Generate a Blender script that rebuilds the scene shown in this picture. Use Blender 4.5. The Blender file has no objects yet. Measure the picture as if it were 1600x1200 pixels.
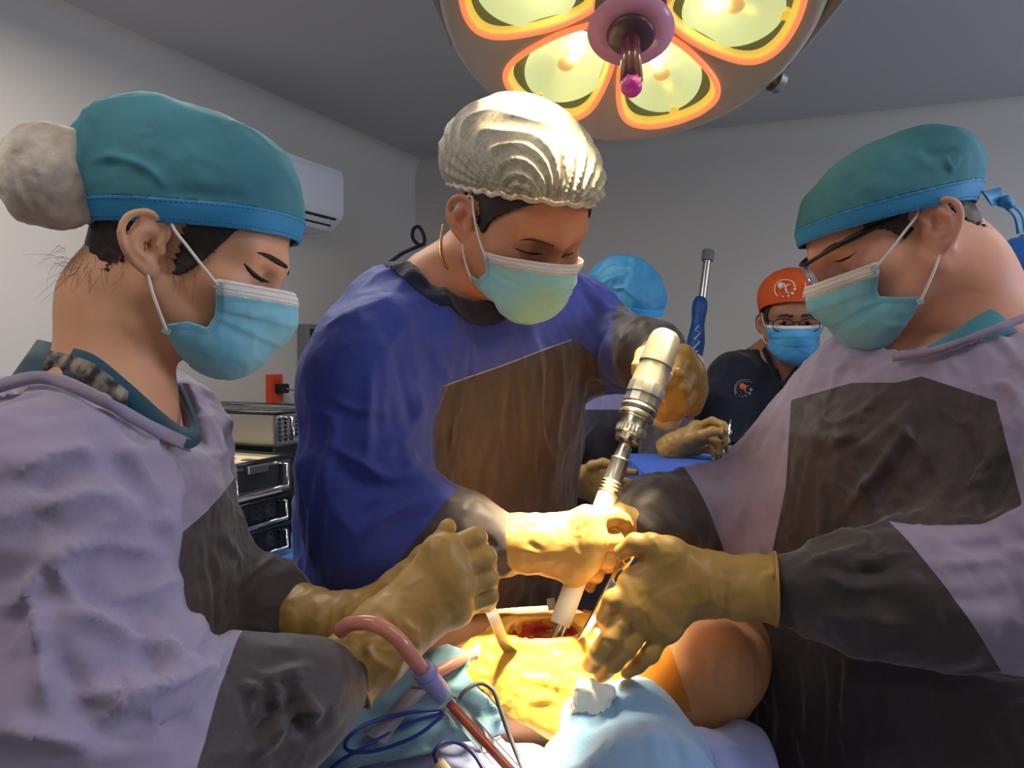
import bpy, bmesh, math, random
import numpy as np
from mathutils import Vector, Matrix

# ------------------------------------------------------------------ camera
SC = bpy.context.scene
COL = SC.collection
CAM_Z, F_PX, HORIZON = 1.42, 1250.0, 545.0
PITCH = math.atan((600 - HORIZON) / F_PX)
cam_d = bpy.data.cameras.new('camera')
cam_d.sensor_width = 36.0
cam_d.lens = 36.0 * F_PX / 1600.0
cam_d.clip_start = 0.02
cam = bpy.data.objects.new('camera', cam_d)
COL.objects.link(cam)
cam.location = (0, 0, CAM_Z)
cam.rotation_euler = (math.pi / 2 - PITCH, 0, 0)
SC.camera = cam

# ------------------------------------------------------------------ world, exposure
SC.view_settings.view_transform = 'Standard'
SC.view_settings.look = 'None'
SC.view_settings.gamma = 1.0
SC.view_settings.use_curve_mapping = False
SC.view_settings.exposure = 0.0
world = bpy.data.worlds.new('world')
SC.world = world
world.use_nodes = True
world.node_tree.nodes['Background'].inputs[0].default_value = (0.55, 0.68, 1.0, 1)
world.node_tree.nodes['Background'].inputs[1].default_value = 1.0

# room frame: turned 23 degrees against the camera
ROOM_A = math.radians(23)
U = np.array([math.cos(ROOM_A), -math.sin(ROOM_A), 0.0])   # along the back wall, to the right
W = np.array([-math.sin(ROOM_A), -math.cos(ROOM_A), 0.0])  # along the left wall, towards the camera
CORNER_D = 4.5
CEIL = CAM_Z + (HORIZON - 261) / F_PX * CORNER_D
CORNER = np.array([(650 - 800) / F_PX * CORNER_D, CORNER_D, 0.0])
ROOM_U, ROOM_W = 5.2, 6.2

def room(u, w, z):
    return CORNER + U * u + W * w + np.array([0, 0, z])

def area_light(name, loc, target, size, size_y, power, color):
    l = bpy.data.lights.new(name, 'AREA')
    l.shape = 'RECTANGLE'
    l.size, l.size_y = size, size_y
    l.energy = power
    l.color = color
    o = bpy.data.objects.new(name, l)
    COL.objects.link(o)
    o.location = loc
    o.rotation_euler = (Vector(target) - Vector(loc)).to_track_quat('-Z', 'Y').to_euler()
    o['kind'] = 'helper'
    return o

# ceiling panels (their fixtures are built with the room) and daylight in the side window
CEIL_PANELS = [(1.30, 3.9), (3.4, 3.1), (1.0, 2.5), (2.2, 5.3), (3.8, 1.6)]
CEIL_POWER = [4.5, 7.5, 13, 3.8, 9]
for (pu, pw), pe in zip(CEIL_PANELS, CEIL_POWER):
    p = room(pu, pw, CEIL - 0.075)
    area_light('ceiling_panel_light', p, p + np.array([0.0, 0.001, -1]), 1.1, 0.25, pe, (1.0, 0.94, 0.86))
WIN_W, WIN_Z = 1.9, 1.65
LAMP_POWER = 270
p = room(ROOM_U - 0.06, WIN_W, WIN_Z)
area_light('window_daylight', p, p - U, 0.95, 0.85, 42, (0.58, 0.72, 1.0))

# ------------------------------------------------------------------ projection helper: photograph pixel + distance -> world point
CP, SP = math.cos(PITCH), math.sin(PITCH)
CR, CU, CF = np.array([1., 0, 0]), np.array([0, SP, CP]), np.array([0, CP, -SP])
CO = np.array([0, 0, CAM_Z])

def P(px, py, d):
    return CO + d * (CF + CR * ((px - 800) / F_PX) + CU * ((600 - py) / F_PX))

def project(V):
    q = np.asarray(V) - CO
    d = q @ CF
    return np.stack([800 + F_PX * (q @ CR) / d, 600 - F_PX * (q @ CU) / d, d], -1)

def unit(v):
    v = np.asarray(v, float)
    return v / np.linalg.norm(v)

def frame(fwd, up):
    """columns: right-hand side, forward, up"""
    f = unit(fwd)
    r = unit(np.cross(f, up))
    return np.stack([r, f, np.cross(r, f)], 1)

# ------------------------------------------------------------------ noise
_rng = np.random.RandomState(7)
_LAT = _rng.rand(4, 32, 32, 32).astype(np.float32) * 2 - 1

def vnoise(p, ch=0):
    p = np.asarray(p, np.float32)
    i = np.floor(p).astype(np.int32)
    f = p - i
    f = f * f * f * (f * (f * 6 - 15) + 10)
    i &= 31
    j = (i + 1) & 31
    L = _LAT[ch]
    x0, y0, z0, x1, y1, z1 = i[..., 0], i[..., 1], i[..., 2], j[..., 0], j[..., 1], j[..., 2]
    fx, fy, fz = f[..., 0], f[..., 1], f[..., 2]
    a = L[x0, y0, z0] * (1 - fx) + L[x1, y0, z0] * fx
    b = L[x0, y1, z0] * (1 - fx) + L[x1, y1, z0] * fx
    c = L[x0, y0, z1] * (1 - fx) + L[x1, y0, z1] * fx
    d = L[x0, y1, z1] * (1 - fx) + L[x1, y1, z1] * fx
    return (a * (1 - fy) + b * fy) * (1 - fz) + (c * (1 - fy) + d * fy) * fz

def fbm(p, ch=0, octaves=3):
    s, a = 0, 1.0
    for o in range(octaves):
        s = s + a * vnoise(p * (2 ** o) + 5.3 * o, ch)
        a *= 0.5
    return s

# ------------------------------------------------------------------ signed distance sculpting on a rectilinear grid
def axis(lo, hi, h, fine):
    pts = [lo]
    x = lo
    while x < hi:
        s = h
        for a, b, hf in fine:
            if a - 1e-9 <= x < b:
                s = min(s, hf)
            elif x < a < x + s:
                s = a - x if a - x > hf * 0.5 else hf
        x += s
        pts.append(x)
    return np.array(pts, np.float32)

class Sculpt:
    def __init__(s, lo, hi, h, fine=()):
        s.ax = [axis(lo[i], hi[i], h, [(f[0][i], f[1][i], f[2]) for f in fine]) for i in range(3)]
        s.h = h
        s.D = np.full([len(a) for a in s.ax], 1.0, np.float32)

    def _blk(s, lo, hi, m):
        sl = []
        for i in range(3):
            a = np.searchsorted(s.ax[i], lo[i] - m)
            b = np.searchsorted(s.ax[i], hi[i] + m, side='right')
            if b <= a:
                return None, None
            sl.append(slice(a, b))
        g = (s.ax[0][sl[0]][:, None, None], s.ax[1][sl[1]][None, :, None], s.ax[2][sl[2]][None, None, :])
        return tuple(sl), g

    def op(s, prim, k=0.0, mode='u'):
        lo, hi, f = prim
        sl, g = s._blk(lo, hi, max(k, 0.03) + 2 * s.h)
        if sl is None:
            return s
        d = f(*g).astype(np.float32)
        a = s.D[sl]
        if mode == 's':
            a, d = -a, d
        if mode == 'i':
            d = -d
            a = -a
        if k > 0:
            h = np.maximum(k - np.abs(a - d), 0) / k
            r = np.minimum(a, d) - h * h * (k * 0.25)
        else:
            r = np.minimum(a, d)
        if mode in ('s', 'i'):
            r = -r
        s.D[sl] = r
        return s

    def add(s, prim, k=0.0):
        return s.op(prim, k, 'u')

    def cut(s, prim, k=0.0):
        return s.op(prim, k, 's')

    def mesh(s, smooth=1):
        D = s.D
        S = D < 0
        n = [m - 1 for m in D.shape]
        cnt = np.zeros(n, np.int8)
        offs = [(i, j, k) for i in (0, 1) for j in (0, 1) for k in (0, 1)]
        for i, j, k in offs:
            cnt += S[i:n[0] + i, j:n[1] + j, k:n[2] + k]
        act = (cnt > 0) & (cnt < 8)
        I = np.argwhere(act)
        vid = np.full(n, -1, np.int32)
        vid[act] = np.arange(len(I))
        acc = np.zeros((len(I), 3), np.float64)
        num = np.zeros(len(I))
        val = {o: D[I[:, 0] + o[0], I[:, 1] + o[1], I[:, 2] + o[2]].astype(np.float64) for o in offs}
        for a in offs:
            for d in range(3):
                if a[d] == 0:
                    b = tuple(a[q] + (1 if q == d else 0) for q in range(3))
                    va, vb = val[a], val[b]
                    m = (va < 0) != (vb < 0)
                    t = np.where(m, va / np.where(m, va - vb, 1), 0)
                    pos = np.repeat(np.array(a, float)[None], len(I), 0)
                    pos[:, d] += t
                    acc[m] += pos[m]
                    num[m] += 1
        fr = acc / num[:, None]
        V = np.zeros_like(fr)
        for d in range(3):
            x0 = s.ax[d][I[:, d]]
            x1 = s.ax[d][I[:, d] + 1]
            V[:, d] = x0 + (x1 - x0) * fr[:, d]
        Q = []
        for d in range(3):
            e, g = (d + 1) % 3, (d + 2) % 3
            A = [slice(None)] * 3
            B = [slice(None)] * 3
            A[d], B[d] = slice(0, -1), slice(1, None)
            for q in (e, g):
                A[q] = B[q] = slice(1, -1)
            sa, sb = S[tuple(A)], S[tuple(B)]
            for flip, mask in ((False, sa & ~sb), (True, ~sa & sb)):
                c = np.argwhere(mask)
                c[:, e] += 1
                c[:, g] += 1
                def cell(de, dg):
                    x = c.copy()
                    x[:, e] -= de
                    x[:, g] -= dg
                    return vid[x[:, 0], x[:, 1], x[:, 2]]
                q = np.stack([cell(1, 1), cell(0, 1), cell(0, 0), cell(1, 0)], 1)
                Q.append(q[:, ::-1] if flip else q)
        Q = np.concatenate(Q)
        Q = Q[(Q >= 0).all(1)]
        for _ in range(smooth):
            V = relax(V, Q, 0.5)
        return V, Q

def relax(V, F, w=0.5):
    k = F.shape[1]
    a = F.ravel()
    b = np.roll(F, -1, 1).ravel()
    i = np.concatenate([a, b])
    j = np.concatenate([b, a])
    n = len(V)
    c = np.maximum(np.bincount(i, minlength=n), 1)
    m = np.stack([np.bincount(i, V[j, q], n) for q in range(3)], 1) / c[:, None]
    return V * (1 - w) + m * w

def vnormals(V, F):
    a, b, c = V[F[:, 0]], V[F[:, 1]], V[F[:, 2]]
    d = V[F[:, -1]]
    fn = np.cross(c - a, d - b) if F.shape[1] == 4 else np.cross(b - a, c - a)
    n = np.zeros_like(V)
    for q in range(3):
        n[:, q] = sum(np.bincount(F[:, t], fn[:, q], len(V)) for t in range(F.shape[1]))
    return n / np.maximum(np.linalg.norm(n, axis=1, keepdims=True), 1e-12)

def tri(F):
    if F.shape[1] == 3:
        return F
    return np.concatenate([F[:, [0, 1, 2]], F[:, [0, 2, 3]]])

def drop_islands(V, F, keep=120):
    """remove small loose pieces"""
    lab = np.arange(len(V))
    for _ in range(400):
        m = lab[F].min(1)
        new = lab.copy()
        for k in range(F.shape[1]):
            np.minimum.at(new, F[:, k], m)
        new = new[new]
        if (new == lab).all():
            break
        lab = new
    fl = lab[F[:, 0]]
    u, c = np.unique(fl, return_counts=True)
    return compact(V, F[np.isin(fl, u[c >= keep])])

def compact(V, F):
    u, inv = np.unique(F.ravel(), return_inverse=True)
    return V[u], inv.reshape(F.shape)

def split(V, F, s):
    """cut a triangle mesh along s = 0 -> (s > 0 part), (s < 0 part)"""
    T = tri(F)
    s = np.asarray(s, float).copy()
    s[np.abs(s) < 1e-6] = 1e-6
    ins = s[T] > 0
    n = ins.sum(1)
    out = {True: [T[n == 3]], False: [T[n == 0]]}
    V2 = [V]
    base = len(V)
    key = {}
    for want in (1, 2):
        M = T[n == want]
        I = ins[n == want]
        if len(M) == 0:
            continue
        lone = (np.argmax(I, 1) if want == 1 else np.argmin(I, 1))
        r = np.arange(len(M))
        a, b, c = M[r, lone], M[r, (lone + 1) % 3], M[r, (lone + 2) % 3]
        def ep(x, y):
            lo, hi = np.minimum(x, y), np.maximum(x, y)
            return lo.astype(np.int64) * len(V) + hi
        k1, k2 = ep(a, b), ep(a, c)
        key.setdefault('all', []).append((k1, k2, a, b, c, want))
    if 'all' in key:
        ks = np.unique(np.concatenate([np.concatenate([x[0], x[1]]) for x in key['all']]))
        lo, hi = ks // len(V), ks % len(V)
        t = s[lo] / (s[lo] - s[hi])
        V2.append(V[lo] + (V[hi] - V[lo]) * t[:, None])
        for k1, k2, a, b, c, want in key['all']:
            e1 = base + np.searchsorted(ks, k1)
            e2 = base + np.searchsorted(ks, k2)
            one = np.stack([a, e1, e2], 1)
            two = np.concatenate([np.stack([e1, b, c], 1), np.stack([e1, c, e2], 1)])
            out[want == 1].append(one)
            out[want != 1].append(two)
    VV = np.concatenate(V2)
    res = []
    for k in (True, False):
        f = np.concatenate(out[k])
        res.append(compact(VV, f) if len(f) else (np.zeros((0, V.shape[1])), np.zeros((0, 3), int)))
    return res

# primitives: (lo, hi, f)
def ell(c, r, R=None):
    c, r = np.asarray(c, float), np.asarray(r, float)
    ext = r if R is None else np.sqrt(((R * r) ** 2).sum(1))
    def f(X, Y, Z):
        x, y, z = X - c[0], Y - c[1], Z - c[2]
        if R is not None:
            x, y, z = (x * R[0, i] + y * R[1, i] + z * R[2, i] for i in range(3))
        k0 = np.sqrt((x / r[0]) ** 2 + (y / r[1]) ** 2 + (z / r[2]) ** 2)
        k1 = np.sqrt((x / r[0] ** 2) ** 2 + (y / r[1] ** 2) ** 2 + (z / r[2] ** 2) ** 2)
        return k0 * (k0 - 1) / np.maximum(k1, 1e-6)
    return c - ext, c + ext, f

def cap(a, b, ra, rb=None):
    a, b = np.asarray(a, float), np.asarray(b, float)
    rb = ra if rb is None else rb
    m = max(ra, rb)
    ab = b - a
    L = max(float(ab @ ab), 1e-12)
    def f(X, Y, Z):
        t = np.clip(((X - a[0]) * ab[0] + (Y - a[1]) * ab[1] + (Z - a[2]) * ab[2]) / L, 0, 1)
        dx, dy, dz = X - a[0] - t * ab[0], Y - a[1] - t * ab[1], Z - a[2] - t * ab[2]
        return np.sqrt(dx * dx + dy * dy + dz * dz) - (ra + (rb - ra) * t)
    return np.minimum(a, b) - m, np.maximum(a, b) + m, f

def rbox(c, h, R=None, rad=0.005):
    c, h = np.asarray(c, float), np.asarray(h, float)
    R = np.eye(3) if R is None else R
    ext = np.abs(R) @ h
    def f(X, Y, Z):
        x, y, z = X - c[0], Y - c[1], Z - c[2]
        q = [np.abs(x * R[0, i] + y * R[1, i] + z * R[2, i]) - h[i] + rad for i in range(3)]
        o = np.sqrt(sum(np.maximum(t, 0) ** 2 for t in q))
        return o + np.minimum(np.maximum(np.maximum(q[0], q[1]), q[2]), 0) - rad
    return c - ext, c + ext, f

def stack(nodes, yaw):
    """elliptical loft along z. nodes: (z, cx, cy, half side-to-side, half front-to-back); yaw: direction the front faces (x, y)"""
    N = np.array(sorted(nodes), float)
    fx, fy = unit(yaw)
    rx, ry = fy, -fx
    m = max(N[:, 3].max(), N[:, 4].max())
    def f(X, Y, Z):
        z = Z
        g = lambda i: np.interp(z, N[:, 0], N[:, i])
        cx, cy, a, b = g(1), g(2), g(3), g(4)
        u = (X - cx) * rx + (Y - cy) * ry
        v = (X - cx) * fx + (Y - cy) * fy
        # superellipse, a little boxy
        q = (np.abs(u / a) ** 2.4 + np.abs(v / b) ** 2.4) ** (1 / 2.4)
        d = (q - 1) * np.minimum(a, b)
        dz = np.maximum(N[0, 0] - z, z - N[-1, 0]) + 0 * d
        return np.where(dz > 0, np.sqrt(np.maximum(d, 0) ** 2 + dz ** 2), np.maximum(d, dz))
    lo = np.array([N[:, 1].min() - m, N[:, 2].min() - m, N[0, 0]])
    hi = np.array([N[:, 1].max() + m, N[:, 2].max() + m, N[-1, 0]])
    return lo, hi, f

def plug(c, n, udir, ru, rv, up=0.25):
    """flat-bottomed elliptical cylinder rising from c along n"""
    n = unit(n)
    u = unit(np.asarray(udir) - n * (np.asarray(udir) @ n))
    v = np.cross(n, u)
    c = np.asarray(c, float)
    m = max(ru, rv) + up
    def f(X, Y, Z):
        x, y, z = X - c[0], Y - c[1], Z - c[2]
        a = x * u[0] + y * u[1] + z * u[2]
        b = x * v[0] + y * v[1] + z * v[2]
        w = x * n[0] + y * n[1] + z * n[2]
        return np.maximum((np.sqrt((a / ru) ** 2 + (b / rv) ** 2) - 1) * min(ru, rv), -w)
    return c - m, c + m, f

def iso_points(V, F, s):
    """points where s crosses zero on the mesh edges"""
    T = tri(F)
    E = np.concatenate([T[:, [0, 1]], T[:, [1, 2]], T[:, [2, 0]]])
    E = np.unique(np.sort(E, 1), axis=0)
    a, b = s[E[:, 0]], s[E[:, 1]]
    m = (a > 0) != (b > 0)
    t = (a[m] / (a[m] - b[m]))[:, None]
    return V[E[m, 0]] * (1 - t) + V[E[m, 1]] * t

def dashes(V, F, levels, order, lift, dash, gap, rad, name, m, parent, mn=0.0):
    """stitch marks along level lines; order(points) sorts them"""
    N_ = vnormals(V, F)
    mb = MB()
    cnt = 0
    for s in levels:
        p = iso_points(V, F, s)
        if len(p) < 8:
            continue
        o = np.argsort(order(p))
        p = p[o]
        # thin to an even polyline
        keep = [p[0]]
        for q in p[1:]:
            if np.linalg.norm(q - keep[-1]) > 0.0035:
                keep.append(q)
        p = np.array(keep)
        seg = np.linalg.norm(np.diff(p, axis=0), axis=1)
        L = np.concatenate([[0], np.cumsum(seg)])
        t = 0.002
        while t + dash < L[-1]:
            a = np.array([np.interp(t, L, p[:, k]) for k in range(3)])
            b = np.array([np.interp(t + dash, L, p[:, k]) for k in range(3)])
            if np.linalg.norm(b - a) < dash * 1.3 and np.linalg.norm(b - a) > dash * 0.5:
                i = np.argmin(((V - a) ** 2).sum(1))
                n = N_[i] * lift
                mb.tube([a + n, b + n], rad, 4)
                cnt += 1
            t += dash + gap
    if cnt:
        return mb.build(name, m, parent)

def half(lo, hi, p, n):
    """half space on the side n points to, inside a box"""
    n = unit(n)
    p = np.asarray(p, float)
    return np.asarray(lo), np.asarray(hi), lambda X, Y, Z: -((X - p[0]) * n[0] + (Y - p[1]) * n[1] + (Z - p[2]) * n[2])

def chain(S, pts, rad, k=0.01):
    for i in range(len(pts) - 1):
        S.add(cap(pts[i], pts[i + 1], rad[i], rad[i + 1]), k if i else k)
    return S

def bounds(pts, m):
    p = np.asarray(pts, float)
    return p.min(0) - m, p.max(0) + m

# ------------------------------------------------------------------ displacement along normals
def spline(pts, n=14):
    p = np.asarray(pts, float)
    if len(p) < 3:
        t = np.linspace(0, 1, n)[:, None]
        return p[0] * (1 - t) + p[-1] * t
    q = np.concatenate([[2 * p[0] - p[1]], p, [2 * p[-1] - p[-2]]])
    out = []
    for i in range(1, len(q) - 2):
        for t in np.linspace(0, 1, n, endpoint=False):
            a, b, c, d = q[i - 1], q[i], q[i + 1], q[i + 2]
            out.append(0.5 * (2 * b + (c - a) * t + (2 * a - 5 * b + 4 * c - d) * t * t + (3 * b - a - 3 * c + d) * t ** 3))
    out.append(p[-1])
    return np.array(out)

def seg_dist(V, poly):
    best = np.full(len(V), 9.0)
    par = np.zeros(len(V))
    n = len(poly) - 1
    for i in range(n):
        a, b = poly[i], poly[i + 1]
        ab = b - a
        t = np.clip(((V - a) @ ab) / max(ab @ ab, 1e-12), 0, 1)
        d = np.linalg.norm(V - a - t[:, None] * ab, axis=1)
        m = d < best
        best[m] = d[m]
        par[m] = (i + t[m]) / n
    return best, par

def folds(V, F, strokes):
    """strokes: (pixel polyline, width m, height m). Each is laid on the nearest visible cloth and pushed out or in."""
    N = vnormals(V, F)
    pr = project(V)
    front = (N @ -CF) > -0.2
    disp = np.zeros(len(V))
    for px, w, amp in strokes:
        sp = spline(px, 6)
        pts = []
        for x, y in sp:
            m = front & (np.abs(pr[:, 0] - x) < 9) & (np.abs(pr[:, 1] - y) < 9)
            if m.any():
                i = np.flatnonzero(m)
                d = pr[i, 2].min()
                pts.append(P(x, y, d))
        if len(pts) < 2:
            continue
        pts = np.array(pts)
        near = ((V > pts.min(0) - 3.5 * w) & (V < pts.max(0) + 3.5 * w)).all(1)
        i = np.flatnonzero(near)
        if len(i) == 0:
            continue
        d, t = seg_dist(V[i], pts)
        taper = np.minimum(np.minimum(t, 1 - t) / 0.25, 1) ** 0.7
        g = (np.exp(-np.sqrt(d * d + 2.5e-6) / (0.62 * w)) if amp > 0 else np.exp(-(d / w) ** 2)) - 0.30 * np.exp(-(d / (2.1 * w)) ** 2)
        disp[i] += amp * taper * g * (1.75 if amp > 0 else 1.0)
    return V + N * disp[:, None]

def ripple(V, F, size, amp, ch=0, stretch=(1, 1, 1), R=None, mask=None, ridged=True):
    N = vnormals(V, F)
    q = V if R is None else V @ R
    q = q / (np.asarray(stretch) * size) + 3.7 * ch
    q = q + 0.5 * np.stack([vnoise(q * 0.6 + 9, 1), vnoise(q * 0.6 + 17, 2), vnoise(q * 0.6 + 29, 3)], 1)
    n = fbm(q, ch, 2)
    if ridged:
        n = 1 - 2.2 * np.abs(n)
        n = np.maximum(n, -0.6)
    d = amp * n
    if mask is not None:
        d = d * mask
    return V + N * d[:, None]

# ------------------------------------------------------------------ objects
def make_mesh(name, V, F, mat=None, smooth=True):
    me = bpy.data.meshes.new(name)
    V = np.asarray(V, np.float32)
    F = np.asarray(F, np.int32)
    k = F.shape[1]
    me.vertices.add(len(V))
    me.vertices.foreach_set('co', V.ravel())
    me.loops.add(F.size)
    me.loops.foreach_set('vertex_index', F.ravel())
    me.polygons.add(len(F))
    me.polygons.foreach_set('loop_start', np.arange(0, F.size, k, dtype=np.int32))
    me.polygons.foreach_set('loop_total', np.full(len(F), k, np.int32))
    me.polygons.foreach_set('use_smooth', np.full(len(F), smooth))
    me.update(calc_edges=True)
    me.validate()
    if mat:
        me.materials.append(mat)
    return me

def obj(name, me, parent=None):
    o = bpy.data.objects.new(name, me)
    COL.objects.link(o)
    if parent is not None:
        o.parent = parent
        o.matrix_parent_inverse = parent_world(parent).inverted()
    return o

def parent_world(p):
    m = Matrix.LocRotScale(p.location, p.rotation_euler, p.scale)
    if p.parent:
        m = parent_world(p.parent) @ p.matrix_parent_inverse @ m
    return m

def mobj(name, V, F, mat, parent=None, smooth=True):
    return obj(name, make_mesh(name, V, F, mat, smooth), parent)

def empty(name, loc, label, cat, group=None):
    o = bpy.data.objects.new(name, None)
    COL.objects.link(o)
    o.location = loc
    o.empty_display_size = 0.05
    return tag(o, label, cat, group)

def tag(o, label=None, cat=None, group=None, kind=None):
    if label: o['label'] = label
    if cat: o['category'] = cat
    if group: o['group'] = group
    if kind: o['kind'] = kind
    return o

class MB:
    """collects faces of any size"""
    def __init__(s):
        s.v, s.f = [], []

    def poly(s, vs, fs):
        o = len(s.v)
        s.v += [tuple(map(float, q)) for q in vs]
        s.f += [tuple(i + o for i in q) for q in fs]
        return s

    def box(s, c, h, R=None):
        R = np.eye(3) if R is None else R
        c, h = np.asarray(c, float), np.asarray(h, float)
        vs = [c + R @ (h * np.array(q)) for q in ((-1,-1,-1),(1,-1,-1),(1,1,-1),(-1,1,-1),(-1,-1,1),(1,-1,1),(1,1,1),(-1,1,1))]
        return s.poly(vs, [(3,2,1,0),(4,5,6,7),(0,1,5,4),(1,2,6,5),(2,3,7,6),(3,0,4,7)])

    def tube(s, pts, rad, n=10, closed=False, caps=True):
        pts = [np.asarray(p, float) for p in pts]
        m = len(pts)
        rad = [rad] * m if np.isscalar(rad) else list(rad)
        rings = []
        up = None
        for i in range(m):
            if closed:
                t = unit(pts[(i + 1) % m] - pts[i - 1])
            else:
                t = unit(pts[min(i + 1, m - 1)] - pts[max(i - 1, 0)])
            if up is None:
                up = np.array([0, 0, 1.0]) if abs(t[2]) < 0.9 else np.array([1.0, 0, 0])
            x = np.cross(t, up)
            x = unit(x)
            up = np.cross(x, t)
            rings.append([pts[i] + rad[i] * (math.cos(a) * x + math.sin(a) * up) for a in np.arange(n) * 2 * math.pi / n])
        vs = [q for r in rings for q in r]
        fs = []
        for i in range(m if closed else m - 1):
            j = (i + 1) % m
            for k in range(n):
                l = (k + 1) % n
                fs.append((i * n + k, j * n + k, j * n + l, i * n + l))
        if caps and not closed:
            fs.append(tuple(range(n)))
            fs.append(tuple(range((m - 1) * n, m * n))[::-1])
        return s.poly(vs, fs)

    def lathe(s, prof, c, ax, n=32, x=None):
        """prof: (along, radius)"""
        ax = unit(ax)
        t = np.array([0, 0, 1.0]) if abs(ax[2]) < 0.9 else np.array([1.0, 0, 0])
        x = unit(np.cross(ax, t)) if x is None else unit(x)
        y = np.cross(ax, x)
        c = np.asarray(c, float)
        vs, fs = [], []
        for a, r in prof:
            for k in range(n):
                q = 2 * math.pi * k / n
                vs.append(c + ax * a + r * (math.cos(q) * x + math.sin(q) * y))
        for i in range(len(prof) - 1):
            for k in range(n):
                l = (k + 1) % n
                fs.append((i * n + k, i * n + l, (i + 1) * n + l, (i + 1) * n + k))
        if prof[0][1] > 1e-6:
            fs.append(tuple(range(n))[::-1])
        if prof[-1][1] > 1e-6:
            fs.append(tuple(range((len(prof) - 1) * n, len(prof) * n)))
        return s.poly(vs, fs)

    def build(s, name, mat, parent=None, smooth=False, bevel=0.0, sharp=None):
        me = bpy.data.meshes.new(name)
        me.from_pydata(s.v, [], s.f)
        bm = bmesh.new()
        bm.from_mesh(me)
        bmesh.ops.remove_doubles(bm, verts=bm.verts, dist=1e-6)
        bmesh.ops.recalc_face_normals(bm, faces=bm.faces)
        bm.to_mesh(me)
        bm.free()
        if smooth:
            me.polygons.foreach_set('use_smooth', np.ones(len(me.polygons), bool))
            if sharp:
                me.set_sharp_from_angle(angle=math.radians(sharp))
        if mat: me.materials.append(mat)
        o = obj(name, me, parent)
        if bevel:
            b = o.modifiers.new('bevel', 'BEVEL')
            b.width = bevel
            b.segments = 2
            b.limit_method = 'ANGLE'
        return o

# ------------------------------------------------------------------ materials
def srgb(r, g, b):
    f = lambda c: (c / 255 / 12.92) if c / 255 <= 0.04045 else ((c / 255 + 0.055) / 1.055) ** 2.4
    return (f(r), f(g), f(b), 1)

def mat(name, col, rough=0.6, metal=0.0, col2=None, noise=0.0, nscale=20, bump=0.0, bscale=60, bstretch=None, sheen=0.0, trans=0.0, ior=1.45,
        sss=0.0, emit=None, estr=0.0, alpha=1.0, coat=0.0, spec=0.5, detail=4, bdist=0.002):
    m = bpy.data.materials.new(name)
    m.use_nodes = True
    nt = m.node_tree
    b = nt.nodes['Principled BSDF']
    b.inputs['Base Color'].default_value = col
    b.inputs['Roughness'].default_value = rough
    b.inputs['Metallic'].default_value = metal
    b.inputs['IOR'].default_value = ior
    b.inputs['Specular IOR Level'].default_value = spec
    b.inputs['Transmission Weight'].default_value = trans
    b.inputs['Alpha'].default_value = alpha
    b.inputs['Coat Weight'].default_value = coat
    b.inputs['Coat Roughness'].default_value = 0.15
    if sheen:
        b.inputs['Sheen Weight'].default_value = sheen
        b.inputs['Sheen Roughness'].default_value = 0.5
    if sss:
        b.inputs['Subsurface Weight'].default_value = sss
        b.inputs['Subsurface Radius'].default_value = (0.012, 0.005, 0.003)
        b.inputs['Subsurface Scale'].default_value = 1.0
    if emit:
        b.inputs['Emission Color'].default_value = emit
        b.inputs['Emission Strength'].default_value = estr
    tc = nt.nodes.new('ShaderNodeTexCoord')
    src = tc.outputs['Object']
    if col2 is not None:
        n = nt.nodes.new('ShaderNodeTexNoise')
        n.inputs['Scale'].default_value = nscale
        n.inputs['Detail'].default_value = detail
        r = nt.nodes.new('ShaderNodeValToRGB')
        r.color_ramp.elements[0].position = 0.5 - 0.5 * noise
        r.color_ramp.elements[1].position = 0.5 + 0.5 * noise
        r.color_ramp.elements[0].color = col
        r.color_ramp.elements[1].color = col2
        nt.links.new(src, n.inputs['Vector'])
        nt.links.new(n.outputs['Fac'], r.inputs[0])
        nt.links.new(r.outputs[0], b.inputs['Base Color'])
    if bump:
        n = nt.nodes.new('ShaderNodeTexNoise')
        n.inputs['Scale'].default_value = bscale
        n.inputs['Detail'].default_value = 5
        v = src
        if bstretch:
            mp = nt.nodes.new('ShaderNodeMapping')
            mp.inputs['Scale'].default_value = bstretch
            nt.links.new(src, mp.inputs['Vector'])
            v = mp.outputs[0]
        nt.links.new(v, n.inputs['Vector'])
        bp = nt.nodes.new('ShaderNodeBump')
        bp.inputs['Strength'].default_value = bump
        bp.inputs['Distance'].default_value = bdist
        nt.links.new(n.outputs['Fac'], bp.inputs['Height'])
        nt.links.new(bp.outputs[0], b.inputs['Normal'])
    return m
# ------------------------------------------------------------------ shared materials
M = {}
M['wall'] = mat('wall_paint', srgb(210, 202, 190), 0.85, col2=srgb(202, 195, 184), noise=0.5, nscale=1.5, bump=0.15, bscale=90)
M['ceil'] = mat('ceiling_paint', srgb(188, 186, 184), 0.9, bump=0.1, bscale=60)
M['floor'] = mat('floor_vinyl', srgb(150, 152, 150), 0.35, col2=srgb(128, 132, 132), noise=0.4, nscale=60)
M['steel'] = mat('brushed_steel', srgb(190, 188, 182), 0.28, 1.0, bump=0.05, bscale=200)
M['darksteel'] = mat('dark_steel', srgb(70, 72, 74), 0.35, 0.9)
M['chrome'] = mat('polished_chrome', srgb(225, 224, 220), 0.12, 1.0)
M['black'] = mat('black_plastic', srgb(28, 28, 30), 0.45)
M['whiteplastic'] = mat('white_plastic', srgb(226, 226, 230), 0.4)
M['greyplastic'] = mat('grey_plastic', srgb(120, 122, 126), 0.5)
M['blueplastic'] = mat('blue_sheet', srgb(52, 120, 200), 0.35, bump=0.5, bscale=14, bdist=0.01)
M['bluedrape'] = mat('blue_drape', srgb(70, 120, 190), 0.75, bump=0.3, bscale=30, bdist=0.006)

def struct(o):
    o['kind'] = 'structure'
    return o

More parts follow.
